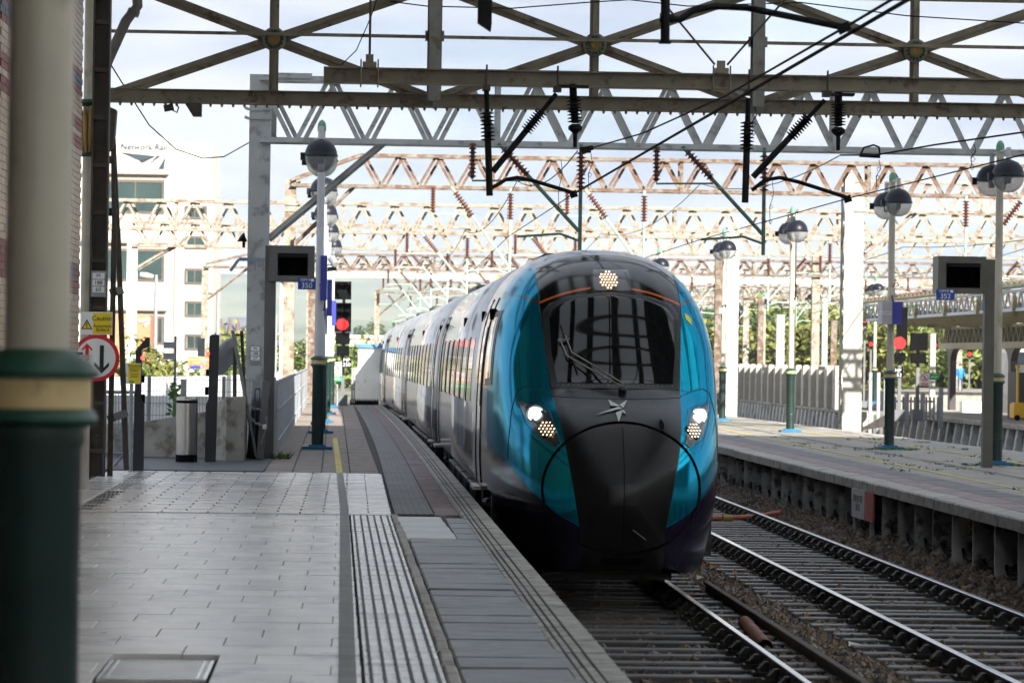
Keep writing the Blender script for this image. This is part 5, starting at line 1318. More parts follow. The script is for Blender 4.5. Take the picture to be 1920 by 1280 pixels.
# cab side windows and doors
def nose_side_patch(pts, name, m, lift=.008):
    mb = MB(); vs = []
    n_ = 8
    (ya, za), (yb, zb_), (yc, zc2), (yd, zd) = pts
    for i in range(n_ + 1):
        u = i / n_
        for j in range(n_ + 1):
            v = j / n_
            y = (ya * (1 - v) + yb * v) * (1 - u) + (yd * (1 - v) + yc * v) * u; z = (za * (1 - v) + zb_ * v) * (1 - u) + (zd * (1 - v) + zc2 * v) * u
            mb.v.append((-half(y, z) - lift, y, z))
    for i in range(n_):
        for j in range(n_): mb.f.append([i * 9 + j, i * 9 + j + 1, (i + 1) * 9 + j + 1, (i + 1) * 9 + j]); mb.m.append(0)
    return mb.build(name, m, drv, smooth=60)
cw = nose_side_patch([(3.45, 2.30), (4.2, 2.28), (4.25, 3.0), (3.7, 3.0)], 'cab_side_window', winm, .010)
nose_side_patch([(3.25, 2.22), (4.3, 2.2), (4.35, 3.07), (3.55, 3.08)], 'cab_window_surround', fram, .005)
NOSE[0] = True
carriage_parts(drv, [(4.85, 5.85), (23.9, 24.9)], [(8.2 + 2.45 * i, 8.2 + 2.45 * i + 1.75) for i in range(6)], 4.5, CL, [(7.2, 9.4), (9.8, 12.2), (12.6, 15.0), (15.4, 18.2)], (4.65, 7.2, 14, 23.4))
NOSE[0] = False
bogie(drv, 4.6); bogie(drv, 21.6)
for ra, rb2 in ((8, 11), (15, 19)): MB().bbox(-.45, .45, ra, rb2, 3.80, 3.88, .03).build('roof_pod', mat('roof_grey', (.10, .10, .10), .6), drv)
drv.location = (TX, TY, 0)
# ---- following cars, each turned to the curve
carP = None; labs = ['second silver carriage of the arriving train', 'third silver carriage of the arriving train', 'fourth silver carriage of the arriving train', 'fifth and last carriage of the arriving train']
for k in range(4):
    ya = TY + CL + .12 + k * 26.0; yb = ya + 25.8
    if carP is None:
        c = thing('train_carriage', (0, 0, 0), labs[k], 'train', 'carriages of the arriving train')
        section_loft(0, 25.7).build('body_shell', sidem, c, smooth=50)
        carriage_parts(c, [(.9, 1.9), (23.8, 24.8)], [(3.2 + 2.45 * i, 3.2 + 2.45 * i + 1.75) for i in range(8)], 0, 25.7, [(6.5, 9), (9.4, 12), (12.4, 15), (15.4, 18)], (.6, 12.5, 25.2))
        bogie(c, 3.6); bogie(c, 22.0)
        for ra, rb2 in ((3, 7), (16, 19)): MB().bbox(-.5, .5, ra, rb2, 3.80, 3.92, .05).build('roof_pod', mat('roof_grey', (.10, .10, .10), .6), c)
        MB().box(-.95, .95, -.14, 0, .9, 3.4).build('gangway', sealm, c)
        carP = c
    else: c = copy_tree(carP); c['label'] = labs[k]
    c.location = (lane(ya), ya, 0); c.rotation_euler = (0, 0, -math.atan2(lane(yb) - lane(ya), 25.8))

# ================================================================== CATENARY GANTRIES
def gantry(label, Y, x0, x1, zb, zt, pitch, m, masts=(), brace=(), slope=0., detail=False, depth=.45, chord=.075, mastm=None, lean=.0):
    t = thing('catenary_gantry', (x0, Y, 0), label, 'gantry', 'lattice gantries spanning the tracks')
    zs = lambda x: (x - x0) * lean
    for yy in (Y - depth / 2, Y + depth / 2):
        MB().angle((x0, yy, zb), (x1, yy, zb + zs(x1)), chord, .014).build('chord', m, t)
        if slope: MB().angle((x0, yy, zb + .12), (x0 + slope, yy, zt), chord, .014).build('chord', m, t)
        MB().angle((x0 + slope, yy, zt), (x1, yy, zt + zs(x1)), chord, .014).build('chord', m, t)
    mb = MB(); x = x0 + slope; dn = updn = None; k = 0
    w_ = chord * .8
    while x < x1 - pitch * .4:
        for yy, ph in ((Y - depth / 2 + .02, 0), (Y + depth / 2 - .02, .12)):
            if detail:
                if dn is None or len(dn) < 2:
                    a = MB().bar((0, 0, zt), (pitch * .46, 0, zb), w_, .02, (0, 1, 0)).bar((0, .02, zt), (pitch * .46, .02, zb), .02, .05, (0, 1, 0)).build('lattice_bar', m, t, org=(0, 0, 0))
                    b = MB().bar((pitch * .54, 0, zb), (pitch, 0, zt), w_, .02, (0, 1, 0)).bar((pitch * .54, .02, zb), (pitch, .02, zt), .02, .05, (0, 1, 0)).build('lattice_bar', m, t, org=(0, 0, 0)); dn = (a, b)
                    oa, ob_ = a, b
                else: oa, ob_ = inst(dn[0], t, (0, 0, 0)), inst(dn[1], t, (0, 0, 0))
                for o in (oa, ob_): o.location = Vector((x + ph, yy, zs(x))) - ORG[t.name]
            else:
                mb.bar((x + ph, yy, zt + zs(x)), (x + ph + pitch * .46, yy, zb + zs(x)), w_, .03, (0, 1, 0)).bar((x + ph + pitch * .54, yy, zb + zs(x)), (x + ph + pitch, yy, zt + zs(x)), w_, .03, (0, 1, 0))
        if k % 5 == 3:
            for yy in (Y - depth / 2 - .02, Y + depth / 2 + .02): mb.bar((x + pitch * .5, yy, zb), (x + pitch * .5, yy, zt), .09, .02, (0, 1, 0))
            mb.bar((x + pitch * .5, Y - depth / 2, zb), (x + pitch * .5, Y + depth / 2, zb), .05, .05)
        x += pitch; k += 1
    if mb.v: tag(mb.build('lattice', m, t), kind='stuff')
    for (mx, ztop, wd, kind) in masts:
        mm = mastm or m
        if kind == 'plate':
            MB().box(mx - wd / 2, mx + wd / 2, Y - .2, Y - .185, -.3, ztop).box(mx - wd / 2, mx - wd / 2 + .016, Y - .185, Y + .2, -.3, ztop).box(mx + wd / 2 - .016, mx + wd / 2, Y - .185, Y + .2, -.3, ztop).box(mx + wd / 2 + .004, mx + wd / 2 + .1, Y + .1, Y + .12, zb, ztop).build('mast', mm, t)
            for zz in (ztop - .62, ztop - .78): MB().bar((mx - wd / 2 - .03, Y - .215, zz), (mx + wd / 2 + .05, Y - .215, zz), .03, .03).bar((mx - wd / 2 - .08, Y - .22, zz + .03), (mx - wd / 2 - .01, Y - .22, zz), .05, .05).build('clamp_band', mm, t)
        elif kind == 'lattice':
            d2 = .55
            for sx in (-1,):
                MB().box(mx - wd / 2, mx + wd / 2, Y - d2 / 2, Y - d2 / 2 + .02, -.3, ztop).box(mx + wd / 2 - .03, mx + wd / 2, Y - d2 / 2 + .02, Y + d2 / 2, -.3, ztop).build('mast_face', mm, t)
                l_ = MB().bar((mx - wd / 2, Y + d2 / 2, -.3), (mx - wd / 2, Y + d2 / 2, ztop), .05, .05); z = -.3; k = 0
                while z < ztop - .5: l_.bar((mx - wd / 2, Y - d2 / 2 if k % 2 else Y + d2 / 2, z), (mx - wd / 2, Y + d2 / 2 if k % 2 else Y - d2 / 2, z + .6), .03, .06, (1, 0, 0)); z += .6; k += 1
                l_.build('mast_lacing', olepaint, t)
        else: MB().box(mx - wd / 2, mx + wd / 2, Y - wd * .5, Y + wd * .5, -.3, ztop).build('mast', mm, t)
    for (ax_, az_, bx_, bz_, wb) in brace:
        MB().bar((ax_, Y - .1, az_), (bx_, Y - .1, bz_), .03, wb, (0, 1, 0)).bar((ax_, Y - .06, az_), (bx_, Y - .06, bz_), wb, .03, (0, 1, 0)).build('knee_brace', m, t)
    return t
def pz(py, Y, px=700): return at(px, py, Y).z
def pxX(px, Y, py=500): return at(px, py, Y).x
G = {}
Y = 60.; m1 = pxX(484, Y)
G[1] = gantry('grey painted lattice gantry nearest the shed with tall square mast', Y, m1, 30, pz(267, Y), pz(152, Y), 1.19, olepaint, [(m1, pz(141, Y, 480), .37, 'plate')], [(pxX(503, Y), pz(452, Y), pxX(716, Y), pz(268, Y), .13)], detail=True, chord=.1)
MB().box(m1 + .1, m1 + .75, Y - .26, Y - .24, pz(275, Y), pz(262, Y)).box(m1 + .2, m1 + .9, Y - .26, Y - .24, pz(152, Y), pz(142, Y)).build('gusset', olepaint, G[1])
numplate('number_plate', 'white number plate reading M 188 57 on the grey mast', rectpx(470, 649, 487, 676, Y - .25), Y - .25, ('M', '188', '57'))
br = thing('wire_bracket', at(470, 490, 59.6), 'blue-grey bracket arm fixed across the grey mast', 'bracket')
MB().bar(at(448, 486, 59.6), at(500, 487, 59.6), .06, .06).bar(at(448, 486, 59.6), at(432, 508, 59.6), .05, .05).bar(at(478, 487, 59.6), at(478, 507, 59.6), .02, .02).bar(at(493, 487, 59.6), at(493, 507, 59.6), .02, .02).build('arm', mat('blue_grey_rail', (.20, .25, .30), .45), br)
sp = thing('loudspeaker_bracket', at(462, 445, 59.6), 'small black horn speaker on the side of the grey mast', 'speaker')
MB().lathe([(.02, 0), (.05, .06), (.1, .12)], at(462, 452, 59.6), 12, (-1, -.3, .7)).box(*[at(461, 0, 59.6).x, at(466, 0, 59.6).x, 59.55, 59.7, pz(464, 59.6, 460), pz(447, 59.6, 460)]).build('horn', black, sp)
Y = 84.; m2 = pxX(543, Y)
G[2] = gantry('rust-streaked lattice gantry, second from the shed', Y, m2, 34, pz(350, Y), pz(292, Y), .93, rusty, [(m2, pz(337, Y, 543), .27, 'plate')], [(pxX(552, Y), pz(460, Y), pxX(664, Y), pz(349, Y), .1)], slope=1.7, detail=True, chord=.085, mastm=rustyellow, lean=-.0)
Y = 92.; m3 = pxX(1598, Y)
G[3] = gantry('flaking white gantry on a broad concrete mast right of the train', Y, m3, 40, pz(397, Y, 1700), pz(342, Y, 1700), 1.0, rustwhite, [(m3, pz(328, Y, 1600), .52, 'lattice')], [(pxX(1622, Y), pz(475, Y, 1620), pxX(1715, Y), pz(398, Y, 1700), .13)], detail=True, mastm=paleconc)
Y = 108.; G[4] = gantry('rusty gantry third along over the platforms, its beam stained ochre', Y, pxX(110, Y), 42, pz(436, Y), pz(383, Y), 1.05, rustyellow, [], [], detail=True, chord=.1)
Y = 124.; m5 = pxX(248, Y)
G[5] = gantry('ochre-stained gantry with a white mast in front of the offices', Y, m5, 50, pz(467, Y), pz(424, Y), 1.1, rustyellow, [(m5, pz(425, Y, 250), .36, 'box'), (pxX(1373, Y), pz(410, Y, 1373), .42, 'lattice')], [(pxX(258, Y), pz(510, Y), pxX(328, Y), pz(467, Y), .16)], chord=.1, mastm=whitep)
Y = 152.; m6 = pxX(385, Y)
G[6] = gantry('brown gantry with sloping end on a slim mast beside the offices', Y, m6, 60, pz(505, Y), pz(478, Y), .95, rusty, [(m6, pz(499, Y, 385), .29, 'box'), (pxX(1530, Y), pz(470, Y, 1500), .35, 'box')], [(pxX(390, Y), pz(566, Y), pxX(468, Y), pz(504, Y), .11)], slope=2.1, chord=.1, mastm=rustyellow)
Y = 176.; G[7] = gantry('rusty gantry with a thick pale beam over the middle distance', Y, pxX(560, Y), 70, pz(517, Y), pz(492, Y), 1.1, rustwhite, [(pxX(585, Y), pz(517, Y), .5, 'box')], [], chord=.14)
MB().box(pxX(560, Y), 50, Y - .5, Y - .3, pz(517, Y) - .12, pz(517, Y) + .12).build('pale_beam', mat('pale_beam_paint', (.68, .55, .38), .7, var=.15, dirt=((.35, .16, .07), .25, 1)), G[7])
Y = 205.; m8 = pxX(708, Y)
G[8] = gantry('distant gantry on a cream mast left of the train', Y, m8, 80, pz(548, Y), pz(527, Y), 1.0, rusty, [(m8, pz(543, Y), .33, 'box')], [(pxX(712, Y), pz(590, Y), pxX(762, Y), pz(548, Y), .12)], slope=2, chord=.1, mastm=rustyellow)
for Y, zz, l in ((232., 6.9, 'far rusty gantry beyond the cream mast, eighth along'), (262., 7.2, 'far rusty gantry, ninth along, over the yard'), (300., 7.4, 'far rusty gantry, tenth along, over the yard'), (345., 7.6, 'farthest rusty gantry over the yard')):
    gantry(l, Y, pxX(1000, Y), pxX(2000, Y), zz, zz + 1.0, 1.2, rusty if int(Y) % 2 else rustwhite, [(pxX(p_, Y), zz + .6, .4, 'box') for p_ in ((1400, 1560, 1800) if Y < 270 else (1440, 1700))], [], chord=.11)
for (px, Y, top, m_, wd, l) in ((1425, 165, 560, rusty, .3, 'dark slim mast behind the concrete fence'), (1462, 150, 590, olepaint, .35, 'grey mast behind the island lamp post with worn foot'), (1545, 185, 560, olepaint, .3, 'slim grey mast among the far masts, left of the concrete mast'), (1562, 175, 600, rusty, .3, 'slim brown mast close left of the broad concrete mast'), (1345, 140, 480, rusty, .3, 'dark mast just above the train nose'), (1748, 160, 625, paleconc, .25, 'pale mast seen under the canopy'), (1485, 112, 430, darksteel, .16, 'thin black pole close behind the island lamp post'), (535, 96, 480, paleconc, .36, 'blotchy pale mast behind the left fence'), (587, 150, 540, rusty, .5, 'rusty mast behind the nearest left lamp post')):
    c = at(px, 700, Y); tag(MB().box(c.x - wd / 2, c.x + wd / 2, Y - .15, Y + .15, -.3, at(px, top, Y).z).box(c.x - wd / 2 - .03, c.x + wd / 2 + .03, Y - .18, Y + .18, 3.1, 3.16).build('mast', m_, org=(c.x, Y, 0)), l, 'mast', 'masts of the overhead line')

# ---- overhead fittings hung from the gantries
def ole(tc, Y, zb, gm, lab, flip=1, im=insul):
    t = thing('line_bracket', (tc, Y, 4.6), lab, 'cantilever', 'overhead line brackets on the gantries')
    d = tc + 1.1 * flip; a = tc - .35 * flip
    MB().tube([(d, Y - .3, zb), (d, Y - .3, 4.4)], .034, 8).build('drop_tube', gm, t, smooth=40)
    MB().insulator((d, Y - .3, zb - .12), (d, Y - .3, zb - .78), .085, 9).build('insulator', im, t, smooth=30)
    p, q_ = Vector((a, Y - .3, zb)), Vector((d, Y - .3, 4.75))
    MB().tube([p, q_], .034, 8).build('strut', gm, t, smooth=40)
    MB().insulator(p.lerp(q_, .06), p.lerp(q_, .36), .085, 9).build('insulator', im, t, smooth=30)
    MB().tube([(d, Y - .3, 4.6), (d - .35 * flip, Y - .3, 4.72), (tc, Y - .3, 4.66)], .022, 8).build('registration_arm', gm, t, smooth=60)
    p = Vector((a - .45 * flip, Y - .3, zb)); MB().insulator(p, p - Vector((0, 0, .62)), .07, 9).build('insulator', im, t, smooth=30)
    MB().tube([p - Vector((0, 0, .62)), p - Vector((0, 0, .66)), p + Vector((1.0 * flip, 0, -.64))], .018, 6).build('tail_tube', gm, t)
n_ = 0
ords = ['first', 'second', 'third', 'fourth', 'fifth', 'sixth', 'seventh', 'eighth']
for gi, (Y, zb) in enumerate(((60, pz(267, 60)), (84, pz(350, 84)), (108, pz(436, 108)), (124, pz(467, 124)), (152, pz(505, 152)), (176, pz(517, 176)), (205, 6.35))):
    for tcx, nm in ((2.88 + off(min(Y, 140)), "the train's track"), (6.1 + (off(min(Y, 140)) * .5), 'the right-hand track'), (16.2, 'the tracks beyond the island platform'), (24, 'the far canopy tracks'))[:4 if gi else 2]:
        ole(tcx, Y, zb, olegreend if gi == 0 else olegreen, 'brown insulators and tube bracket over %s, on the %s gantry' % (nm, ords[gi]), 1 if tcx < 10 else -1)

# ---- wires
def wire_(pts, r, m, label, sag=None, group='overhead wires'):
    fine = []
    for a, b in zip(pts, pts[1:]):
        a, b = Vector(a), Vector(b); n_ = 8 if sag else 1
        for k in range(n_):
            t = k / n_; p = a.lerp(b, t); p.z -= (sag or 0) * 4 * t * (1 - t) * min(1, (b - a).length / 24); fine.append(p)
    fine.append(Vector(pts[-1]))
    return tag(MB().tube(fine, r, 5).build('overhead_wire', m, org=pts[len(pts) // 2], smooth=60), label, 'wire', group)
sup = [60, 84, 108, 124, 152, 176, 205]
cw_ = [P(1960, -150, 14), P(1598, 60, NY), P(1076, 363, BY)] + [(2.88 + off(min(Y, 150)) + (.2 if i % 2 else -.15), Y, 4.66) for i, Y in enumerate(sup)]
wire_(cw_[:3], .0135, copper, 'thick black contact wire running up to the top right corner')
wire_(cw_[2:], .007, copper, 'contact wire running over the train into the distance')
wire_([P(1940, -160, 14), P(1604, 40, NY), P(1360, 180, 34), P(1205, 250, 40), P(1100, 280, BY)], .010, copper, 'black catenary wire ending at the ribbed strain insulator')
for i in range(5):
    a = P(1700 - i * 80, 0 + i * 47, NY - 0) if False else None
tag(MB().bar(P(1087, 281, BY), P(1112, 277, BY), .09, .06).bar(P(1092, 284, BY), P(1108, 283, BY), .05, .05).build('wire_splice', oledark, org=P(1100, 280, BY)), 'lumpy black wire splice below the ribbed insulator', 'splice')
wire_([P(1083, 283, BY)] + [(2.88 + off(min(Y, 150)), Y, 5.65) for Y in sup], .008, copper, 'green catenary wire descending leftwards above the train', .35)
wire_([P(2100, 245, 30), P(1590, 372, BY)] + [(6.1 + off(min(Y, 150)) * .5, Y, 4.66) for Y in sup], .008, copper, 'contact wire over the right-hand track')
wire_([P(2150, 215, 32), P(1750, 272, 40), P(1640, 291, 43), P(1576, 291, BY)], .011, copper, 'catenary wire at right ending below the second ribbed insulator')
tag(MB().tube([P(1614, 289, BY), P(1620, 277, BY), P(1638, 272, BY), P(1648, 276, BY), P(1650, 291, BY)], .014, 6).bar(P(1612, 291, BY), P(1650, 293, BY), .06, .05).build('wire_splice', oledark, org=P(1630, 290, BY)), 'looped black wire splice at right below the beam', 'splice')
wire_([P(1576, 291, BY)] + [(6.1, Y, 5.65) for Y in sup], .008, coppergr, 'green catenary wire over the right-hand track', .35)
for k, (X, z, l) in enumerate(((14.9, 4.7, 'green contact wire over the nearer track beyond the island'), (18.2, 4.7, 'green contact wire over the farther track beyond the island'), (14.9, 5.7, 'green catenary wire over the nearer track beyond the island'), (18.2, 5.7, 'green catenary wire over the farther track beyond the island'), (24.5, 5.2, 'green wire over the far canopy tracks'), (30, 5.6, 'outermost green wire at far right'))):
    wire_([(X + 1, 60, z), (X, 92, z), (X - .5, 124, z), (X, 152, z), (X - .6, 205, z), (X - 2, 262, z), (X - 3, 345, z)], .012, coppergr, l, .3)
for (px, py, py2, Y, l) in ((1108, 288, 352, 46, 'thin wire dropper with loops near the contact wire, left'), (1052, 300, 392, 50, 'thin wire dropper above the train roof'), (1415, 200, 250, 38, 'thin wire dropper on the near catenary'), (1648, 300, 352, 43, 'thin wire dropper below the looped splice'), (1826, 270, 312, 38, 'paired wire dropper at the right edge'), (1448, 340, 420, 50, 'thin wire dropper right of the train, above its lamp post')):
    a, b = at(px, py, Y), at(px - 4, py2, Y); mb = MB().tube([a, a.lerp(b, .3) + Vector((.03, 0, 0)), a.lerp(b, .6) - Vector((.02, 0, 0)), b], .005, 5)
    for t in (.25, .55, .9): c = a.lerp(b, t); mb.tube([c, c + Vector((.03, 0, -.03)), c + Vector((0, 0, -.07)), c - Vector((.02, 0, .03)), c], .004, 4)
    tag(mb.build('dropper', copper, org=b), l, 'wire', 'droppers on the overhead line')
tag(MB().tube([P(640, 122), P(668, 95), P(690, 45), P(700, 20), P(712, -20)], .007, 5).build('loose_cable', copper, smooth=60), 'loose thin cable looping up from the catenary beam', 'cable')
tag(MB().tube([at(730, 3, 47), at(800, 12, 47), at(960, 16, 47), at(1100, 5, 47), at(1180, 0, 47), at(1290, 12, 47), at(1500, 5, 47), at(1700, 30, 47), at(1920, 44, 47)], .009, 5).build('span_wire', copper, smooth=60), 'thin span wire sagging along the top of the picture', 'wire')

# ================================================================== SIGNALS
lensred = mat('red_signal_lens', (.7, .02, .02), .4, emit=((1, .03, .03), 1.3))
def signal(px, Y, base, label, plates, lamp, extra=None, post=True):
    c = at(px, 700, Y); t = thing('colour_light_signal', (c.x, Y, base), label, 'signal', 'colour light signals')
    for (x0, y0, x1, y1) in plates:
        a, b, d, e = rectpx(x0, y0, x1, y1, Y); MB().box(a, b, Y - .1, Y + .1, d, e).build('head', black, t)
    if lamp:
        x_, y_, r = lamp; q_ = at(x_, y_, Y - .13); rad = r * Y / 6400; s_ = MB(); rr = random.Random(3)
        MB().lathe([(rad * 1.05, 0), (rad * 1.05, .02)], q_ + Vector((0, .02, 0)), 24, (0, -1, 0)).build('lens_back', mat('dark_red_glass', (.25, .01, .012), .3), t)
        for k in range(36):
            ang = k * 2.4; d = rad * math.sqrt(k / 36); s_.lathe([(rad * .09, 0), (rad * .06, .015)], q_ + Vector((d * math.cos(ang), -.002, d * math.sin(ang))), 6, (0, -1, 0))
        s_.build('red_light', lensred, t)
    x0 = plates[-1][0] * .5 + plates[-1][2] * .5; xx = at(x0, 700, Y).x
    if post: MB().box(xx - .05, xx + .05, Y + .1, Y + .2, base, at(x0, plates[0][1], Y).z).build('post', mat('signal_post_grey', (.14, .145, .15), .7), t); MB().box(xx - .16, xx + .16, Y - .02, Y + .3, base, base + .35).build('base_frame', mat('signal_post_grey', (.14, .145, .15), .7), t)
    return t
s1 = signal(642, 112, PL, 'red signal with dark plates at the end of the left platform', [(626, 528, 659, 561), (627, 568, 659, 622), (629, 623, 656, 645), (631, 648, 655, 667)], (642, 608, 11))
a, b, d, e = rectpx(641, 670, 659, 689, 111.7); mpn = thing('signal_plate', (a, 111.7, d), 'black plate reading MP 350 below the left signal', 'plate')
MB().box(a, b, 111.7, 111.75, d, e).build('plate', black, mpn); text('MP\n350', (e - d) * .52, ((a + b) / 2, 111.69, (d + e) / 2), whitep, mpn)
s2 = signal(1690, 104, PR, 'red signal behind the lamp post with the station sign', [(1681, 576, 1701, 651), (1679, 661, 1697, 677)], (1687, 643, 11.5))
s3 = signal(1722, 105, PR, 'pair of blank black signal plates right of the red signal', [(1707, 625, 1739, 657), (1708, 662, 1736, 681)], None)
a, b, d, e = rectpx(1678, 690, 1693, 708, 103.5); mpn = thing('signal_plate', (a, 103.5, d), 'black plate ending in 52 half hidden behind the lamp post', 'plate')
MB().box(a - .1, b, 103.5, 103.55, d, e).build('plate', black, mpn); text('MP\n352', (e - d) * .52, ((a + b) / 2 - .03, 103.49, (d + e) / 2), whitep, mpn)
for (px, py, Y, r, l) in ((1633, 645, 190, 4, 'small far red signal left of the canopy'), (1753, 647, 170, 4.5, 'small far red signal left of the canopy column'), (1818, 664, 230, 4, 'small far red signal beyond the blue-jacketed person'), (1897, 646, 160, 6, 'small far red signal at the right edge'), (1621, 602, 180, 4, 'tiny red light on the far gantry'), (1382, 599, 190, 4.5, 'tiny red light right of the train nose')):
    signal(px, Y, .2, l, [(px - r * 1.2, py - r * 3.6, px + r * 1.2, py + r * 1.5)], (px, py, r))
def nosign(label, rect, Y, greenlow=None):
    a, b, d, e = rectpx(*rect, Y); t = thing('trespass_sign', (a, Y, d), label, 'sign', 'no trespassing signs'); h = e - d; w_ = b - a
    MB().box(a, b, Y, Y + .02, d, e).build('board', whitep, t); c = Vector(((a + b) / 2, Y - .002, e - w_ * .52))
    MB().lathe([(w_ * .44, 0), (w_ * .44, .003)], c, 28, (0, -1, 0)).build('ring', redp, t); MB().lathe([(w_ * .36, 0), (w_ * .36, .003)], c - Vector((0, .003, 0)), 28, (0, -1, 0)).build('ring_face', whitep, t)
    f = w_ * .3
    MB().bar(c + Vector((0, -.008, f * .35)), c + Vector((f * .05, -.008, -f * .2)), .01, f * .3, (1, 0, 0)).bar(c + Vector((0, -.008, -f * .2)), c + Vector((-f * .45, -.008, -f * .85)), .008, f * .2, (1, 0, 0)).bar(c + Vector((f * .05, -.008, -f * .2)), c + Vector((f * .45, -.008, -f * .85)), .008, f * .2, (1, 0, 0)).bar(c + Vector((-.0, -.008, f * .25)), c + Vector((f * .5, -.008, -f * .1)), .008, f * .15, (1, 0, 0)).lathe([(f * .18, 0), (f * .18, .006)], c + Vector((0, -.006, f * .65)), 12, (0, -1, 0)).build('walking_figure', ink, t)
    MB().bar(c + Vector((-w_ * .28, -.014, w_ * .28)), c + Vector((w_ * .28, -.014, -w_ * .28)), .006, w_ * .08, (1, 0, 0)).build('red_slash', redp, t)
    MB().box(a + w_ * .06, b - w_ * .06, Y - .004, Y, d + h * .05, d + h * .23).build('red_panel', redp, t)
    for kk in (.10, .17): MB().box(a + w_ * .14, b - w_ * .14, Y - .007, Y - .004, d + h * kk, d + h * (kk + .025)).build('text_bar', whitep, t)
    if greenlow:
        a, b, d2, e2 = rectpx(*greenlow, Y); g = thing('green_sign', (a, Y, d2), greenlow_label[0], 'sign', 'green information signs')
        MB().box(a, b, Y, Y + .02, d2, e2).build('board', greenp, g); MB().box(a + (b - a) * .15, b - (b - a) * .15, Y - .004, Y, d2 + (e2 - d2) * .35, d2 + (e2 - d2) * .5).build('text_bar', whitep, g); MB().box(a + (b - a) * .25, b - (b - a) * .25, Y - .004, Y, d2 + (e2 - d2) * .75, d2 + (e2 - d2) * .87).build('yellow_bar', yellowp, g)
greenlow_label = ['small green notice below the no-walking sign on the left platform']
nosign('white no-walking sign beside the left signal', (623, 679, 641, 704), 108, (623, 704, 641, 715))
tag(MB().tube([at(632, 720, 108.1), at(632, 760, 108.1)], .03, 8).build('sign_pole', galv, org=at(632, 760, 108)), 'short grey pole under the green notice on the left platform', 'pole')
nosign('faded no-walking sign behind the second left lamp post', (610, 640, 625, 667), 100)
greenlow_label = ['green notice beside the no-walking sign on the palisade gate']
nosign('white no-walking sign on the palisade gate at right', (1725, 699, 1742, 723), 110.2, (1743, 699, 1761, 712))
# small camera on the lamp arm
cm = thing('cctv_camera', at(625, 490, 80), 'small grey camera on a bracket behind the left lamp post', 'camera')
MB().bar(at(606, 506, 80), at(631, 503, 80), .05, .1).tube([at(606, 515, 80), at(606, 500, 80), at(612, 497, 80), at(622, 497, 80)], .02, 6).build('bracket', black, cm); MB().lathe([(.09, -.15), (.09, .1), (.07, .12)], at(626, 491, 80), 14, (.3, -.6, -.4)).build('housing', galv, cm, smooth=40)

# ================================================================== BEYOND THE LEFT PLATFORM
ts = thing('platform_end_barrier', (.3, 114.8, PL), 'black saw-toothed trespass barrier at the end of the left platform', 'barrier')
x0, x1 = at(656, 750, 114.5).x, at(710, 750, 114.5).x; n_ = 13; pl = [(x0, PL), (x1, PL), (x1, PL + .12)]
for k in range(n_): xa = x1 - (x1 - x0) * k / n_; pl += [(xa - (x1 - x0) / n_ * .5, PL + .22), (xa - (x1 - x0) / n_, PL + .12)]
MB().prism(pl, 114.5, 114.6).build('toothed_panel', black, ts)
tag(MB().bar(at(660, 755, 113), at(661, 690, 113), .06, .06).bar(at(664, 755, 113.5), at(665, 700, 113.5), .1, .05).build('gate_stile', galv, org=at(660, 755, 113)), 'slim steel gate stile beside the toothed barrier', 'post')
cbn = thing('white_cabin', (at(700, 700, 128).x, 129, 0), 'white cabin with blue roof edge beyond the platform end', 'cabin')
xa, xb = at(671, 700, 128).x, at(671, 700, 128).x + 5
MB().box(xa, xb, 128, 133, -.3, at(690, 652, 128).z).build('walls', whitep, cbn); MB().box(xa - .06, xb + .1, 127.9, 133.1, at(690, 652, 128).z, at(690, 645, 128).z).build('roof_edge', mat('cabin_blue', (.08, .22, .42), .5), cbn)
MB().box(at(664, 700, 126).x, at(664, 700, 126).x + 5, 126, 126.1, -.3, at(690, 690, 126).z).build('plinth_wall', whitep, cbn)
# office block
OY = 340.
wl = mat('white_render', (.47, .455, .43), .7, var=.04, scale=.3, dirt=((.66, .6, .5), .12, .6))
gw = mat('office_glazing', (.030, .052, .048), .12, var=.3, scale=.4)
ob = thing('office_block', (at(300, 690, OY).x, OY, 0), 'tall white rendered office block bearing a large sign', 'building')
def F_(px, py, Y=OY): return at(px, py, Y)
xl, xm, xr = F_(60, 400).x, F_(338, 400).x, F_(400, 400).x
z1, z2 = F_(250, 256).z, F_(370, 266).z; zq = F_(370, 348).z
MB().box(xl, xm, OY, OY + 22, -.4, z1).build('main_wall', wl, ob); MB().box(xm + .01, xr - .25, OY + .6, OY + 22, zq - .3, z2).build('upper_tower', wl, ob); MB().box(xm + .01, xr, OY + .3, OY + 21.5, -.4, zq).build('stair_tower', wl, ob)
MB().box(F_(333, 0).x, F_(336, 0).x, OY - .06, OY, -.4, F_(335, 420).z).build('corner_shadow_gap', mat('brown_strip', (.25, .2, .15), .7), ob)
def win(x0, y0, x1, y1, Y, mull, deep=.5):
    a, b = F_(x0, y1, Y), F_(x1, y0, Y)
    w_ = MB().box(a.x - .2, b.x + .2, Y - .12, Y - .02, a.z - .2, a.z).box(a.x - .2, b.x + .2, Y - .12, Y - .02, b.z, b.z + .25).box(a.x - .2, a.x, Y - .12, Y - .02, a.z, b.z).box(b.x, b.x + .2, Y - .12, Y - .02, a.z, b.z).build('window', mat('bronze_frame', (.10, .08, .065), .5), ob)
    xs_ = [a.x + (b.x - a.x) * k for k in mull]
    for u, v in zip(xs_, xs_[1:]): MB().box(u + .06, v - .06, Y - .05, Y - .03, a.z, b.z).build('pane', gw, w_)
    for u in xs_[1:-1]: MB().box(u - .06, u + .06, Y - .1, Y - .03, a.z, b.z).build('mullion', MATS['bronze_frame'], w_)
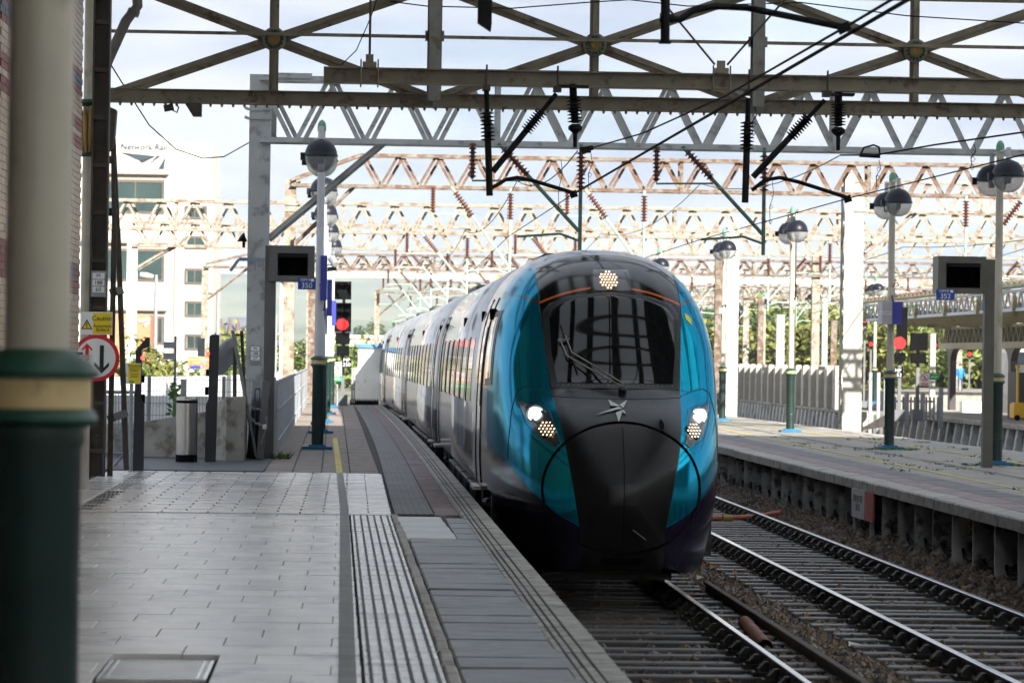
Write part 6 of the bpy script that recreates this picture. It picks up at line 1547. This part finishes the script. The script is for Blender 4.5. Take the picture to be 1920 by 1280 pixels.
for y0, y1 in ((343, 395), (472, 522), (598, 640)):
    win(170, y0, 305, y1, OY, (0, .2, .62, 1))
    a, b = F_(170, y0 - 2), F_(306, y0 - 15); MB().box(a.x, b.x, OY - .08, OY - .01, a.z, b.z).build('spandrel', mat('taupe_panel', (.30, .26, .22), .6), ob)
    MB().box(F_(160, 0).x, F_(322, 0).x, OY - .6, OY, b.z, b.z + .3).build('canopy_fin', MATS['taupe_panel'], ob)
for y0, y1 in ((391, 407), (447, 463), (508, 529), (569, 590), (631, 652)): win(350, y0, 385, y1, OY + .3, (0, .42, 1))
jm = mat('cladding_joint', (.45, .42, .37), .8)
for yy in (330, 455, 580, 660): z_ = F_(320, yy).z; MB().box(xl, xm - .02, OY - .03, OY - .005, z_, z_ + .08).build('cladding_joint', jm, ob)
for px in (320, 312): x_ = F_(px, 0).x; MB().box(x_, x_ + .06, OY - .03, OY - .005, 0, z1 - .2).build('cladding_joint', jm, ob)
ml = mat('grey_blue_lettering', (.045, .06, .07), .8, spec=.1)
text('Network Rail', .84, F_(270, 276, OY - .1) - Vector((0, 0, .0)), ml, ob, xs=1.0)
def poly_px(pts): return [(F_(x, y).x, F_(x, y).z) for x, y in pts]
for pts in (((228, 286), (291, 293), (266, 302)), ((279, 309), (301, 293), (295, 291.5)), ((297, 316), (311, 294), (307, 317)), ((262, 302), (290, 294), (268, 305))):
    MB().prism(poly_px(pts), OY - .12, OY - .02).build('logo_shape', ml, ob)
orange = mat('orange_cladding', (.50, .20, .10), .7, var=.15)
lw = thing('brick_annexe', (F_(235, 690, 300).x, 300, 0), 'orange brick annexe in front of the white offices', 'building')
a, b = F_(150, 690, 300), F_(282, 590, 300); MB().box(a.x, b.x, 300, 312, -.4, b.z).build('wall', orange, lw)
for pts in (((232, 612), (246, 600), (258, 606), (240, 614)), ((258, 600), (282, 596), (280, 601), (260, 604)), ((270, 608), (281, 602), (280, 607), (272, 613))):
    MB().prism([(F_(x, y, 299.9).x, F_(x, y, 299.9).z) for x, y in pts], 299.85, 299.98).build('logo_shape', whitep, lw)
og = thing('orange_barrier', F_(370, 686, 200), 'stack of orange barriers beyond the white hoarding', 'barrier')
a, b = F_(352, 690, 200), F_(393, 668, 200)
for k in range(4): zz = a.z + (b.z - a.z) * k / 4; MB().box(a.x, b.x, 200, 200.2, zz, zz + (b.z - a.z) / 4 - .03).build('plank', mat('orange_plastic', (.75, .20, .06), .5), og)
MB().box(F_(366, 0, 199).x, F_(393, 0, 199).x, 199, 199.2, F_(370, 691, 199).z, F_(370, 685, 199).z).build('blue_board', blue2, og)
for (px, y0, y1, Y, arm, l) in ((290, 515, 690, 150, 1, 'tall grey lamp column with camera in front of the offices'), (407, 545, 650, 170, -1, 'slim street lamp beside the brown gantry mast'), (517, 590, 640, 260, 0, 'short floodlight column in the middle distance'), (400, 640, 690, 160, 0, 'short pole near the offices\' right corner')):
    a, b = at(px, y1 + 20, Y), at(px, y0, Y); t = thing('street_lamp', a, l, 'street lamp'); MB().tube([(a.x, Y, 0), (a.x, Y, b.z)], [.1, .07], 8).build('pole', galv, t, smooth=40)
    if arm: MB().lathe([(.1, 0), (.16, .3), (.12, .6)], b + Vector((-.05, 0, -.1)), 10, (-1, 0, .15)).build('lamp_head', mat('lamp_head_grey', (.30, .29, .26), .5), t, smooth=50)
# distant town: roofs, church, sheds
def block(px0, px1, ytop, Y, col, l, nm='distant_building', roof=None, depth=15, ybase=690):
    a, b = at(px0, ytop, Y), at(px1, ytop, Y); t = thing(nm, ((a.x + b.x) / 2, Y, 0), l, 'building', 'far buildings'); zr = a.z
    m_ = mat('far_' + str(col), col, .8, var=.12, scale=.2)
    if roof:
        zr = a.z - roof; MB().box(a.x, b.x, Y, Y + depth, -.4, zr).build('wall', m_, t)
        MB()._a([(a.x - .5, Y - .5, zr), (b.x + .5, Y - .5, zr), (b.x + .5, Y + depth + .5, zr), (a.x - .5, Y + depth + .5, zr), (a.x + 2, Y + depth / 2, a.z), (b.x - 2, Y + depth / 2, a.z)], [(0, 1, 5, 4), (2, 3, 4, 5), (1, 2, 5), (3, 0, 4), (0, 3, 2, 1)]).build('roof', mat('slate', (.12, .13, .16), .7, var=.15, scale=.2), t)
    else: MB().box(a.x, b.x, Y, Y + depth, -.4, a.z).box(a.x - .3, b.x + .3, Y - .3, Y, a.z - .5, a.z).build('wall', m_, t)
    n_ = max(2, int((b.x - a.x) / 5)); zw = (zr - 2) * .55
    for k in range(n_): xx = a.x + (b.x - a.x) * (k + .5) / n_; MB().box(xx - 1, xx + 1, Y - .06, Y - .01, zw, zw + min(2.5, zr * .3)).build('window', gw, t)
    return t
hall = block(408, 520, 592, 900, (.20, .14, .13), 'long dark-roofed brick hall on the skyline at left', roof=9, depth=40)
for px in (415, 432, 446, 486):
    c = at(px, 590, 899); MB().lathe([(1, 0), (1, 3), (.2, 7)], (c.x, 899, c.z - 8), 6).build('pinnacle', mat('far_brick', (.12, .08, .075), .8), hall)
block(600, 760, 627, 520, (.62, .58, .52), 'low pale warehouse beyond the cabin'); block(640, 700, 618, 640, (.25, .27, .32), 'low dark-roofed shed behind the pale warehouse', roof=4)
block(420, 600, 648, 430, (.55, .54, .50), 'long pale industrial roof behind the left fence'); block(1290, 1345, 600, 700, (.3, .18, .15), 'brick building glimpsed right of the train nose', roof=6)
block(1400, 1560, 655, 330, (.5, .5, .48), 'low white shed above the concrete fence'); block(1405, 1475, 640, 420, (.04, .16, .38), 'blue container shed above the concrete fence')
block(1400, 1440, 585, 900, (.3, .2, .18), 'far brick mill behind the trees', roof=8)
# hills
hm = mat('hillside', (.09, .12, .06), .9, var=.35, scale=.0025, dirt=((.16, .17, .08), .45, .004))
def hill(Y0, H, seed, xw=5200, name='hills'):
    q = random.Random(seed); ph = [q.uniform(0, 6.28) for _ in range(6)]; mb = MB(); nx, ny = 90, 10
    for j in range(ny + 1):
        for i in range(nx + 1):
            X = -xw + 2 * xw * i / nx; t = j / ny; r = H * (1 + .16 * math.sin(X / 900 + ph[0]) + .09 * math.sin(X / 380 + ph[1]) + .04 * math.sin(X / 150 + ph[2]))
            mb.v.append((X, Y0 + 1500 * t + 120 * math.sin(X / 700 + ph[3]), -2 + r * math.sin(t * math.pi / 2) ** 1.3 + 4 * math.sin(X / 90 + j + ph[4]) * t))
    for j in range(ny):
        for i in range(nx): mb.f.append([j * (nx + 1) + i, j * (nx + 1) + i + 1, (j + 1) * (nx + 1) + i + 1, (j + 1) * (nx + 1) + i]); mb.m.append(0)
    return tag(mb.build(name, hm, smooth=60), kind='structure')
hill(4600, 124, 3); hill(2900, 42, 8)
# ================================================================== TREES
def tree(loc, h, r, label, seed, col, n=1500, trunk=True, low=.25):
    q = random.Random(seed); t = thing('tree', loc, label, 'tree', 'trees and bushes round the yard'); x, y, z = loc
    cl = [(x + q.gauss(0, r * .45), y + q.gauss(0, r * .45), z + h * q.uniform(low, .92), r * q.uniform(.25, .5)) for _ in range(14)]
    tk = MB().tube([(x, y, z - .3), (x + .1, y, z + h * .3), (x, y + .1, z + h * .6)], [h * .03, h * .022, h * .01], 7)
    for cx, cy_, cz, cr_ in cl[:7]: tk.tube([(x, y, z + h * .25), ((x + cx) / 2, (y + cy_) / 2, (z + h * .2 + cz) / 2 + h * .1), (cx, cy_, cz)], [h * .012, h * .008, h * .003], 5)
    tk.build('trunk', mat('bark', (.08, .06, .045), .9, var=.3), t, smooth=50)
    cr = MB(); ls = max(.12, r * .075)
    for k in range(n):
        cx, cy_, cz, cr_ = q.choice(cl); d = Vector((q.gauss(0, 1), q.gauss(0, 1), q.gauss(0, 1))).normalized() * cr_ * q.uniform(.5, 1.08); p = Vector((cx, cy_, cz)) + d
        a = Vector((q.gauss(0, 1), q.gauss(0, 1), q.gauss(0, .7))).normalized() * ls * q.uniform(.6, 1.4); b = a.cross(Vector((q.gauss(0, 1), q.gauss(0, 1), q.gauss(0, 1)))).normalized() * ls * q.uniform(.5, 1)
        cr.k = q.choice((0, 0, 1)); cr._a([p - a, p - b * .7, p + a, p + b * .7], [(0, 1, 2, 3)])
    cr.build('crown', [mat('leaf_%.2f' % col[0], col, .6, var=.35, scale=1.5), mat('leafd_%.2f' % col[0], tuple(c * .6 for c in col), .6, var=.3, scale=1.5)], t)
    return t
yg, dg, mg = (.17, .18, .04), (.06, .10, .025), (.13, .18, .035)
tr_ = [(1385, 260, 6.4, 3.8, dg, 'dark green tree right of the train nose'), (1420, 300, 8.7, 4.5, mg, 'mid green tree behind the concrete fence'), (1500, 240, 6.5, 4.1, yg, 'yellow-green tree behind the lamp post with worn foot'), (1560, 230, 6.2, 4.1, yg, 'tall yellow-green tree left of the concrete mast'), (1615, 225, 5.5, 3.8, yg, 'yellow-green bush right of the concrete mast'), (1660, 235, 5.3, 3.8, mg, 'green tree behind the station sign post'), (1720, 260, 7.0, 4.5, yg, 'yellow-green tree behind the signal plates'), (1775, 255, 5.7, 3.8, yg, 'yellow-green bush left of the canopy column'), (1830, 250, 5.6, 4.5, mg, 'green bushy tree seen under the canopy'), (1890, 250, 6.2, 4.5, yg, 'yellow-green tree under the canopy at right'),
       (1350, 330, 8.9, 4.5, dg, 'dark tree just behind the train nose'), (1460, 330, 8.9, 4.5, mg, 'mid green tree above the blue container shed')]
for k, (px, Y, h, r, c, l) in enumerate(tr_):
    g = at(px, 690, Y); tree((g.x, Y, -.3), h, r, l, k, c, 1900)
for k, (px, Y, h, r, c, l) in enumerate(((265, 120, 3.2, 1.3, yg, 'small bush beside the white mast at left'), (310, 128, 3.0, 1.6, yg, 'leafy bush in front of the offices'), (235, 118, 2.8, 1.2, mg, 'small bush behind the round traffic sign'), (735, 560, 8.5, 3.2, dg, 'dark round tree left of the train'), (690, 555, 8.5, 3.4, dg, 'dark tree beside the cream mast'), (420, 300, 3.8, 4, mg, 'low hedge below the skyline hall'), (560, 300, 3.6, 4, mg, 'low hedge behind the left fence'), (500, 310, 4, 5, yg, 'pale low hedge behind the grey mast'), (650, 320, 3.6, 5, mg, 'green hedge behind the left signal'), (720, 330, 3.6, 4, yg, 'yellowish hedge behind the white cabin'))):
    g = at(px, 690, Y); tree((g.x, Y, -.3), h, r, l, 40 + k, c, 1300, low=.1)
vine = thing('climbing_plant', at(327, 770, 57.8), 'straggling green climber on the mesh fence', 'plant'); mb = MB(); q = random.Random(5); cst = MB()
ps_ = [at(x, y, 56.9) for x, y in ((322, 778), (328, 755), (327, 735), (331, 718))]; cst.tube(ps_, .006, 5); cst.build('stem', wm, vine)
for k in range(34):
    p = ps_[q.randint(0, 2)].lerp(ps_[q.randint(1, 3)], q.random()); a = Vector((q.uniform(-1, 1), 0, q.uniform(-.4, .5))).normalized() * .09; b = Vector((-a.z, .02, a.x)) * .3; mb._a([p, p + a * .6 - b, p + a * 1.4, p + a * .6 + b], [(0, 1, 2, 3)])
mb.build('leaves', wm, vine)

# ================================================================== BEYOND THE ISLAND PLATFORM
fw_ = thing('concrete_fence', (16.2, 130, 0), 'precast concrete panel fence and buttressed wall right of the train', 'fence')
MB().box(16.0, 16.6, 108, 230, -.4, .92).box(15.93, 16.7, 108, 230, .92, 1.0).build('retaining_wall', MATS['weathered_concrete'], fw_)
bt_ = MB().prism([(-.25, -.4), (0, -.4), (0, .9), (-.1, .9)], -.18, .18).build('buttress', mat('pale_buttress', (.50, .51, .50), .8, var=.15, rnd=.1, dirt=((.3, .28, .25), .3, 3)), fw_, org=(0, 0, 0))
fp = MB().box(.05, .13, 0, 1.9, 1.0, 2.32).box(.03, .05, .02, 1.88, 1.32, 1.34).box(.03, .05, .02, 1.88, 1.65, 1.67).box(.03, .05, .02, 1.88, 1.98, 2.0).build('panel', mat('pinkish_concrete', (.58, .54, .49), .85, var=.12, rnd=.08, dirt=((.42, .37, .32), .2, 2)), fw_, org=(0, 0, 0))
po = MB().bbox(-.06, .16, -.11, .0, .6, 2.45, .04).build('fence_post', paleconc, fw_, org=(0, 0, 0)); first = True; Y = 112.
while Y < 226:
    for s_, loc in ((bt_, (16.0, Y, 0)), (fp, (16.05, Y, 0)), (po, (15.98, Y, 0))):
        o = s_ if first else inst(s_, fw_, (0, 0, 0)); o.location = Vector(loc) - ORG[fw_.name]
    if not first or True: o = inst(bt_, fw_, Vector((16.0, Y + 1.0, 0)) - ORG[fw_.name])
    first = False; Y += 2.0
# far platform with canopy
fpz = .8
fpl = thing('far_platform', (0, 0, 0), None, None); tag(fpl, kind='structure')
MB().box(19.7, 32, 60, 124, -.4, fpz - .12).build('platform_core', conc2, fpl)
cs2 = MB().bbox(-.25, .25, -.72, .72, -.14, 0, .02).build('coping_stone', copm, fpl, org=(0, 0, 0)); fu = MB().prism([(-.3, -.4), (0, -.4), (0, fpz - .14), (-.12, fpz - .14)], -.15, .15).build('wall_buttress', MATS['pale_buttress'], fpl, org=(0, 0, 0)); first = True; Y = 88.
while Y < 124:
    o = cs2 if first else inst(cs2, fpl, (0, 0, 0)); o.location = (19.75, Y, fpz); o = fu if first else inst(fu, fpl, (0, 0, 0)); o.location = (19.7, Y, 0); first = False; Y += 1.45
MB().box(20.0, 32, 60, 123.9, fpz - .12, fpz - .006).build('paving', MATS['weathered_flag'], fpl)
cn = thing('platform_canopy', (23, 112, fpz), 'long platform canopy with lattice fascia on dark arched columns', 'canopy')
cream2 = mat('canopy_cream', (.42, .38, .24), .5, var=.12, dirt=((.25, .2, .12), .2, 2)); fas = mat('pale_blue_grey_fascia', (.52, .56, .62), .5, var=.06)
zl, zh = 4.22, 4.78
ya, yb = 84., 134.
MB().bar((20, ya, zl), (20, yb, zl), .12, .1).bar((20, ya, zh), (20, yb, zh), .12, .08).build('fascia_chord', fas, cn)
dz = MB(); Y = ya
while Y < yb: dz.bar((20, Y, zl), (20, Y + .5, zh), .05, .05).bar((20, Y + .5, zh), (20, Y + 1, zl), .05, .05); Y += 1
tag(dz.build('fascia_lattice', fas, cn), kind='stuff')
for Y in (90, 96, 102, 108, 114, 120, 126, 132): MB().bar((20.05, Y, zl + .1), (23.5, Y, 4.0), .12, .25).bar((19.9, Y - .1, zl + .35), (19.9, Y + .1, zl), .12, .2).build('rafter', cream2, cn)
MB()._a([(19.85, ya, zh + .06), (19.85, yb, zh + .06), (26.5, yb, zh + 1.1), (26.5, ya, zh + 1.1), (19.85, ya, zh + .16), (19.85, yb, zh + .16), (26.5, yb, zh + 1.2), (26.5, ya, zh + 1.2)], [(0, 1, 2, 3), (7, 6, 5, 4), (0, 4, 5, 1), (1, 5, 6, 2), (2, 6, 7, 3), (3, 7, 4, 0)]).build('roof_deck', mat('lichen_roof', (.26, .27, .19), .8, var=.2, scale=.7, dirt=((.16, .16, .10), .3, 1)), cn)
vt = MB(); Y = ya
while Y < yb: vt.lathe([(.09, 0), (.09, .12), (.03, .16)], (20.3, Y, zh + .18), 8).lathe([(.09, 0), (.09, .12), (.03, .16)], (21.3, Y + .4, zh + .33), 8); Y += .9
tag(vt.build('roof_ventilators', mat('brown_vent', (.12, .08, .06), .7), cn), kind='stuff')
MB().bar((23.3, ya, 3.95), (23.3, yb, 3.95), .1, .1).bar((23.3, ya, 3.25), (23.3, yb, 3.25), .3, .25).build('spine_beam', cream2, cn)
dz = MB(); Y = ya
while Y < yb: dz.bar((23.25, Y, 3.35), (23.25, Y + .45, 3.92), .04, .05).bar((23.25, Y + .45, 3.92), (23.25, Y + .9, 3.35), .04, .05); Y += .9
tag(dz.build('spine_lattice', cream2, cn), kind='stuff')
MB().box(23.4, 23.5, ya, yb, 3.35, 3.95).build('spine_backing', darksteel, cn)
dcol = mat('dark_column_paint', (.05, .045, .05), .5, var=.2)
for Y in (118., 130., 106., 94.):
    pl = [(Y - .22, fpz), (Y + .22, fpz), (Y + .22, 2.7), (Y + .45, 2.95), (Y + .9, 3.12), (Y + 1.2, 3.14), (Y - 1.2, 3.14), (Y - .9, 3.12), (Y - .45, 2.95), (Y - .22, 2.7)]
    MB().prism(pl, 22.88, 23.12, 'yz').build('column', dcol, cn)
# palisade gate and its fence
pg = thing('palisade_gate', (at(1700, 780, 110.5).x, 110.5, .4), 'grey steel palisade gate by the foot of the far platform', 'gate')
zt_, zb_ = at(1700, 742, 110.5).z, at(1700, 786, 110.5).z; px = 1672
while px < 1760:
    x = at(px, 760, 110.5).x; MB().prism([(x - .03, zb_), (x + .03, zb_), (x + .03, zt_ - .06), (x, zt_), (x - .03, zt_ - .06)], 110.5, 110.52).build('pale', galv, pg); px += 7.2
for y in (752, 780): MB().box(at(1672, 0, 110.5).x, at(1762, 0, 110.5).x, 110.53, 110.57, at(1700, y, 110.5).z - .03, at(1700, y, 110.5).z + .03).build('rail', galv, pg)
for p_ in (1700, 1730, 1764): x = at(p_, 760, 110.4).x; MB().box(x - .07, x + .07, 110.35, 110.48, zb_ - .3, zt_ + (.3 if p_ == 1764 else .1)).build('gate_post', galv, pg)
for p_ in (1632, 1647, 1660): x = at(p_, 760, 106).x; tag(MB().box(x - .05, x + .05, 106, 106.1, .2, at(p_, 698, 106).z).build('fence_post', galv, org=(x, 106, 0)), {1632: 'lone grey post right beside the concrete mast', 1647: 'lone grey post between the mast and the station sign lamp', 1660: 'lone grey post almost touching the station sign lamp'}[p_], 'post', 'lone grey posts by the mast')
st_ = thing('timber_crossing', at(1650, 790, 100), 'sloping dark timber ramp down to the tracks by the mast', 'ramp')
MB()._a([tuple(at(1616, 802, 98)), tuple(at(1658, 778, 99)), tuple(at(1662, 800, 98)), tuple(at(1618, 806, 97.5)), tuple(at(1616, 802, 102)), tuple(at(1658, 778, 103)), tuple(at(1662, 800, 102)), tuple(at(1618, 806, 101.5))], [(0, 1, 2, 3), (7, 6, 5, 4), (0, 4, 5, 1), (1, 5, 6, 2), (2, 6, 7, 3), (3, 7, 4, 0)]).build('ramp', darksteel, st_)
# far trains
def far_train(label, X, Y0, Y1, bodym, facem, rot=0):
    t = thing('far_train', (X, Y0, 0), label, 'train', 'trains standing in the yard')
    sec = [(-1.3, .4), (1.3, .4), (1.36, 1.3), (1.33, 2.3), (1.15, 3.1), (.7, 3.55), (0, 3.65), (-.7, 3.55), (-1.15, 3.1), (-1.33, 2.3), (-1.36, 1.3)]
    MB().prism([(X + a, b) for a, b in sec], Y0 + 1.4, Y1).build('body', bodym, t)
    n_ = len(sec); fr_ = [(X + a * .9, Y0 + .0 + (.8 if b > 2 else .0) * (b - 2) * 1.0, b * .97) for a, b in sec]; bk = [(X + a, Y0 + 1.4, b) for a, b in sec]
    MB()._a(fr_ + bk, [list(range(n_))] + [(i, (i + 1) % n_, n_ + (i + 1) % n_, n_ + i) for i in range(n_)]).build('nose', facem, t)
    MB()._a([(X - .95, Y0 - .03, 2.05), (X + .95, Y0 - .03, 2.05), (X + .85, Y0 + .78, 3.15), (X - .85, Y0 + .78, 3.15), (X - .95, Y0 + .1, 2.05), (X + .95, Y0 + .1, 2.05), (X + .85, Y0 + .98, 3.15), (X - .85, Y0 + .98, 3.15)], [(0, 1, 2, 3), (7, 6, 5, 4), (0, 4, 5, 1), (1, 5, 6, 2), (2, 6, 7, 3), (3, 7, 4, 0)]).build('windscreen', winm, t)
    for s_ in (-1, 1): MB().lathe([(.14, 0), (.14, .05)], (X + s_ * .8, Y0 - .01, 1.2), 12, (0, -1, 0)).build('headlamp', whitep, t)
    for k in range(5 if Y1 - Y0 > 20 else 0): MB().box(X - 1.385, X - 1.33, Y0 + 4 + k * 3.4, Y0 + 6.3 + k * 3.4, 1.9, 2.7).build('window', winm, t)
    MB().box(X - 1.1, X + 1.1, Y0 + .4, Y1, .1, .4).build('underframe', underm, t)
    return t
far_train('distant train with orange-yellow front behind the concrete mast', at(1650, 690, 235).x, 235, 275, mat('dull_violet_grey', (.22, .22, .28), .4), mat('signal_orange', (.75, .30, .03), .45))
far_train('pale grey train standing beyond the canopy at the right edge', at(1948, 700, 150).x, 150, 155, mat('pale_train_grey', (.45, .44, .43), .35), MATS['pale_train_grey'])
# far platform with person
f2p = tag(MB().box(34, 60, 214, 260, -.4, .72).box(33.9, 60, 213.9, 260, .72, .82).build('distant_platform', MATS['weathered_flag']), kind='structure')
tag(MB().box(at(1815, 0, 205).x, at(1850, 0, 205).x, 205, 206, -.4, at(1800, 752, 205).z).build('white_block_wall', whitep, org=(at(1820, 700, 205).x, 205, 0)), 'low white block wall beyond the canopy column', 'wall')
# person
pc = at(1800, 734, 222); px_, py_ = pc.x, 222.
pe = thing('person', (px_, py_, .82), 'person in blue jacket and dark trousers standing on the distant platform', 'person')
skm = bpy.data.meshes.new('body'); V_ = [(0, 0, .95), (0, 0, 1.2), (0, 0, 1.45), (0, 0, 1.55), (-.19, 0, 1.42), (-.26, -.05, 1.15), (-.22, -.22, 1.02), (.19, 0, 1.42), (.27, 0, 1.14), (.25, -.12, .92), (-.1, 0, .9), (-.11, -.03, .5), (-.12, 0, .07), (-.12, -.14, .04), (.1, 0, .9), (.12, .02, .5), (.13, .04, .07), (.13, -.1, .04), (0, -.02, 1.66)]
E_ = [(0, 1), (1, 2), (2, 3), (2, 4), (4, 5), (5, 6), (2, 7), (7, 8), (8, 9), (0, 10), (10, 11), (11, 12), (12, 13), (0, 14), (14, 15), (15, 16), (16, 17), (3, 18)]
skm.from_pydata(V_, E_, []); bo_ = bpy.data.objects.new('body', skm); sc.collection.objects.link(bo_)
md = bo_.modifiers.new('skin', 'SKIN'); rad = [.17, .17, .17, .06, .09, .06, .04, .09, .06, .04, .1, .075, .05, .04, .1, .075, .05, .04, .095]
for i, r in enumerate(rad): skm.skin_vertices[0].data[i].radius = (r, r * .8)
skm.skin_vertices[0].data[0].use_root = True
bo_.modifiers.new('sub', 'SUBSURF').levels = 1
dgph = bpy.context.evaluated_depsgraph_get(); me2 = bpy.data.meshes.new_from_object(bo_.evaluated_get(dgph)); bpy.data.objects.remove(bo_)
bo2 = bpy.data.objects.new('body', me2); sc.collection.objects.link(bo2); bo2.parent = pe
me2.materials.clear()
for m_ in (mat('navy_trousers', (.03, .05, .12), .8), mat('blue_jacket', (.02, .18, .50), .7), mat('skin', (.45, .28, .2), .6)): me2.materials.append(m_)
for pl in me2.polygons: z = pl.center.z; pl.material_index = 2 if z > 1.5 else 1 if z > .85 else 0; pl.use_smooth = True
MB().lathe([(.1, 0), (.105, .06), (.06, .11), (.0, .125)], (px_, py_, .82 + 1.68), 12).build('hair', mat('dark_hair', (.04, .03, .02), .8), pe, smooth=60)
# yellow lifting truck
yt = thing('yellow_platform_truck', at(1905, 785, 108), 'small yellow hand lifting machine on the far platform at right', 'machine')
Y = 107.; a, b = at(1901, 784, Y), at(1925, 755, Y); ym = mat('machine_yellow', (.75, .42, .02), .4, var=.08)
MB().bbox(a.x, b.x + .5, Y, Y + .7, fpz + .08, b.z, .05).build('chassis', ym, yt); zp = at(1912, 690, Y).z
c = at(1910, 700, Y).x; MB().box(c - .03, c + .03, Y + .1, Y + .2, b.z, zp).box(c - .06, c + .06, Y + .08, Y + .22, zp, zp + .1).build('mast', ym, yt)
for dx_ in (.1, .7): MB().lathe([(.09, -.05), (.09, .05)], (a.x + dx_, Y - .02, fpz + .09), 14, (0, 1, 0)).build('wheel', black, yt)
bxs = thing('luggage_kiosk', at(1915, 700, 110), 'dark kiosk with white header at the right edge under the canopy', 'kiosk')
a = at(1906, 760, 110); MB().box(a.x, a.x + 2, 110, 111.5, fpz, at(1906, 697, 110).z).build('cabinet', darksteel, bxs); MB().box(a.x - .02, a.x + 2, 109.95, 110, at(1906, 697, 110).z - .02, at(1906, 684, 110).z).build('header', whitep, bxs)

# ================================================================== HAZE
hz = MB().box(-9500, 9500, -300, 12600, -1.5, 175).build('haze', [])
hmt = bpy.data.materials.new('thin_haze'); hmt.use_nodes = True; ht = hmt.node_tree; ht.nodes.clear()
ho = ht.nodes.new('ShaderNodeOutputMaterial'); hv = ht.nodes.new('ShaderNodeVolumePrincipled')
hv.inputs['Color'].default_value = (.80, .88, 1, 1); hv.inputs['Density'].default_value = .0001; hv.inputs['Anisotropy'].default_value = .0
ht.links.new(hv.outputs[0], ho.inputs['Volume']); hz.data.materials.append(hmt)
tag(hz, 'pale blue haze over the distant hills', 'haze', kind='stuff')
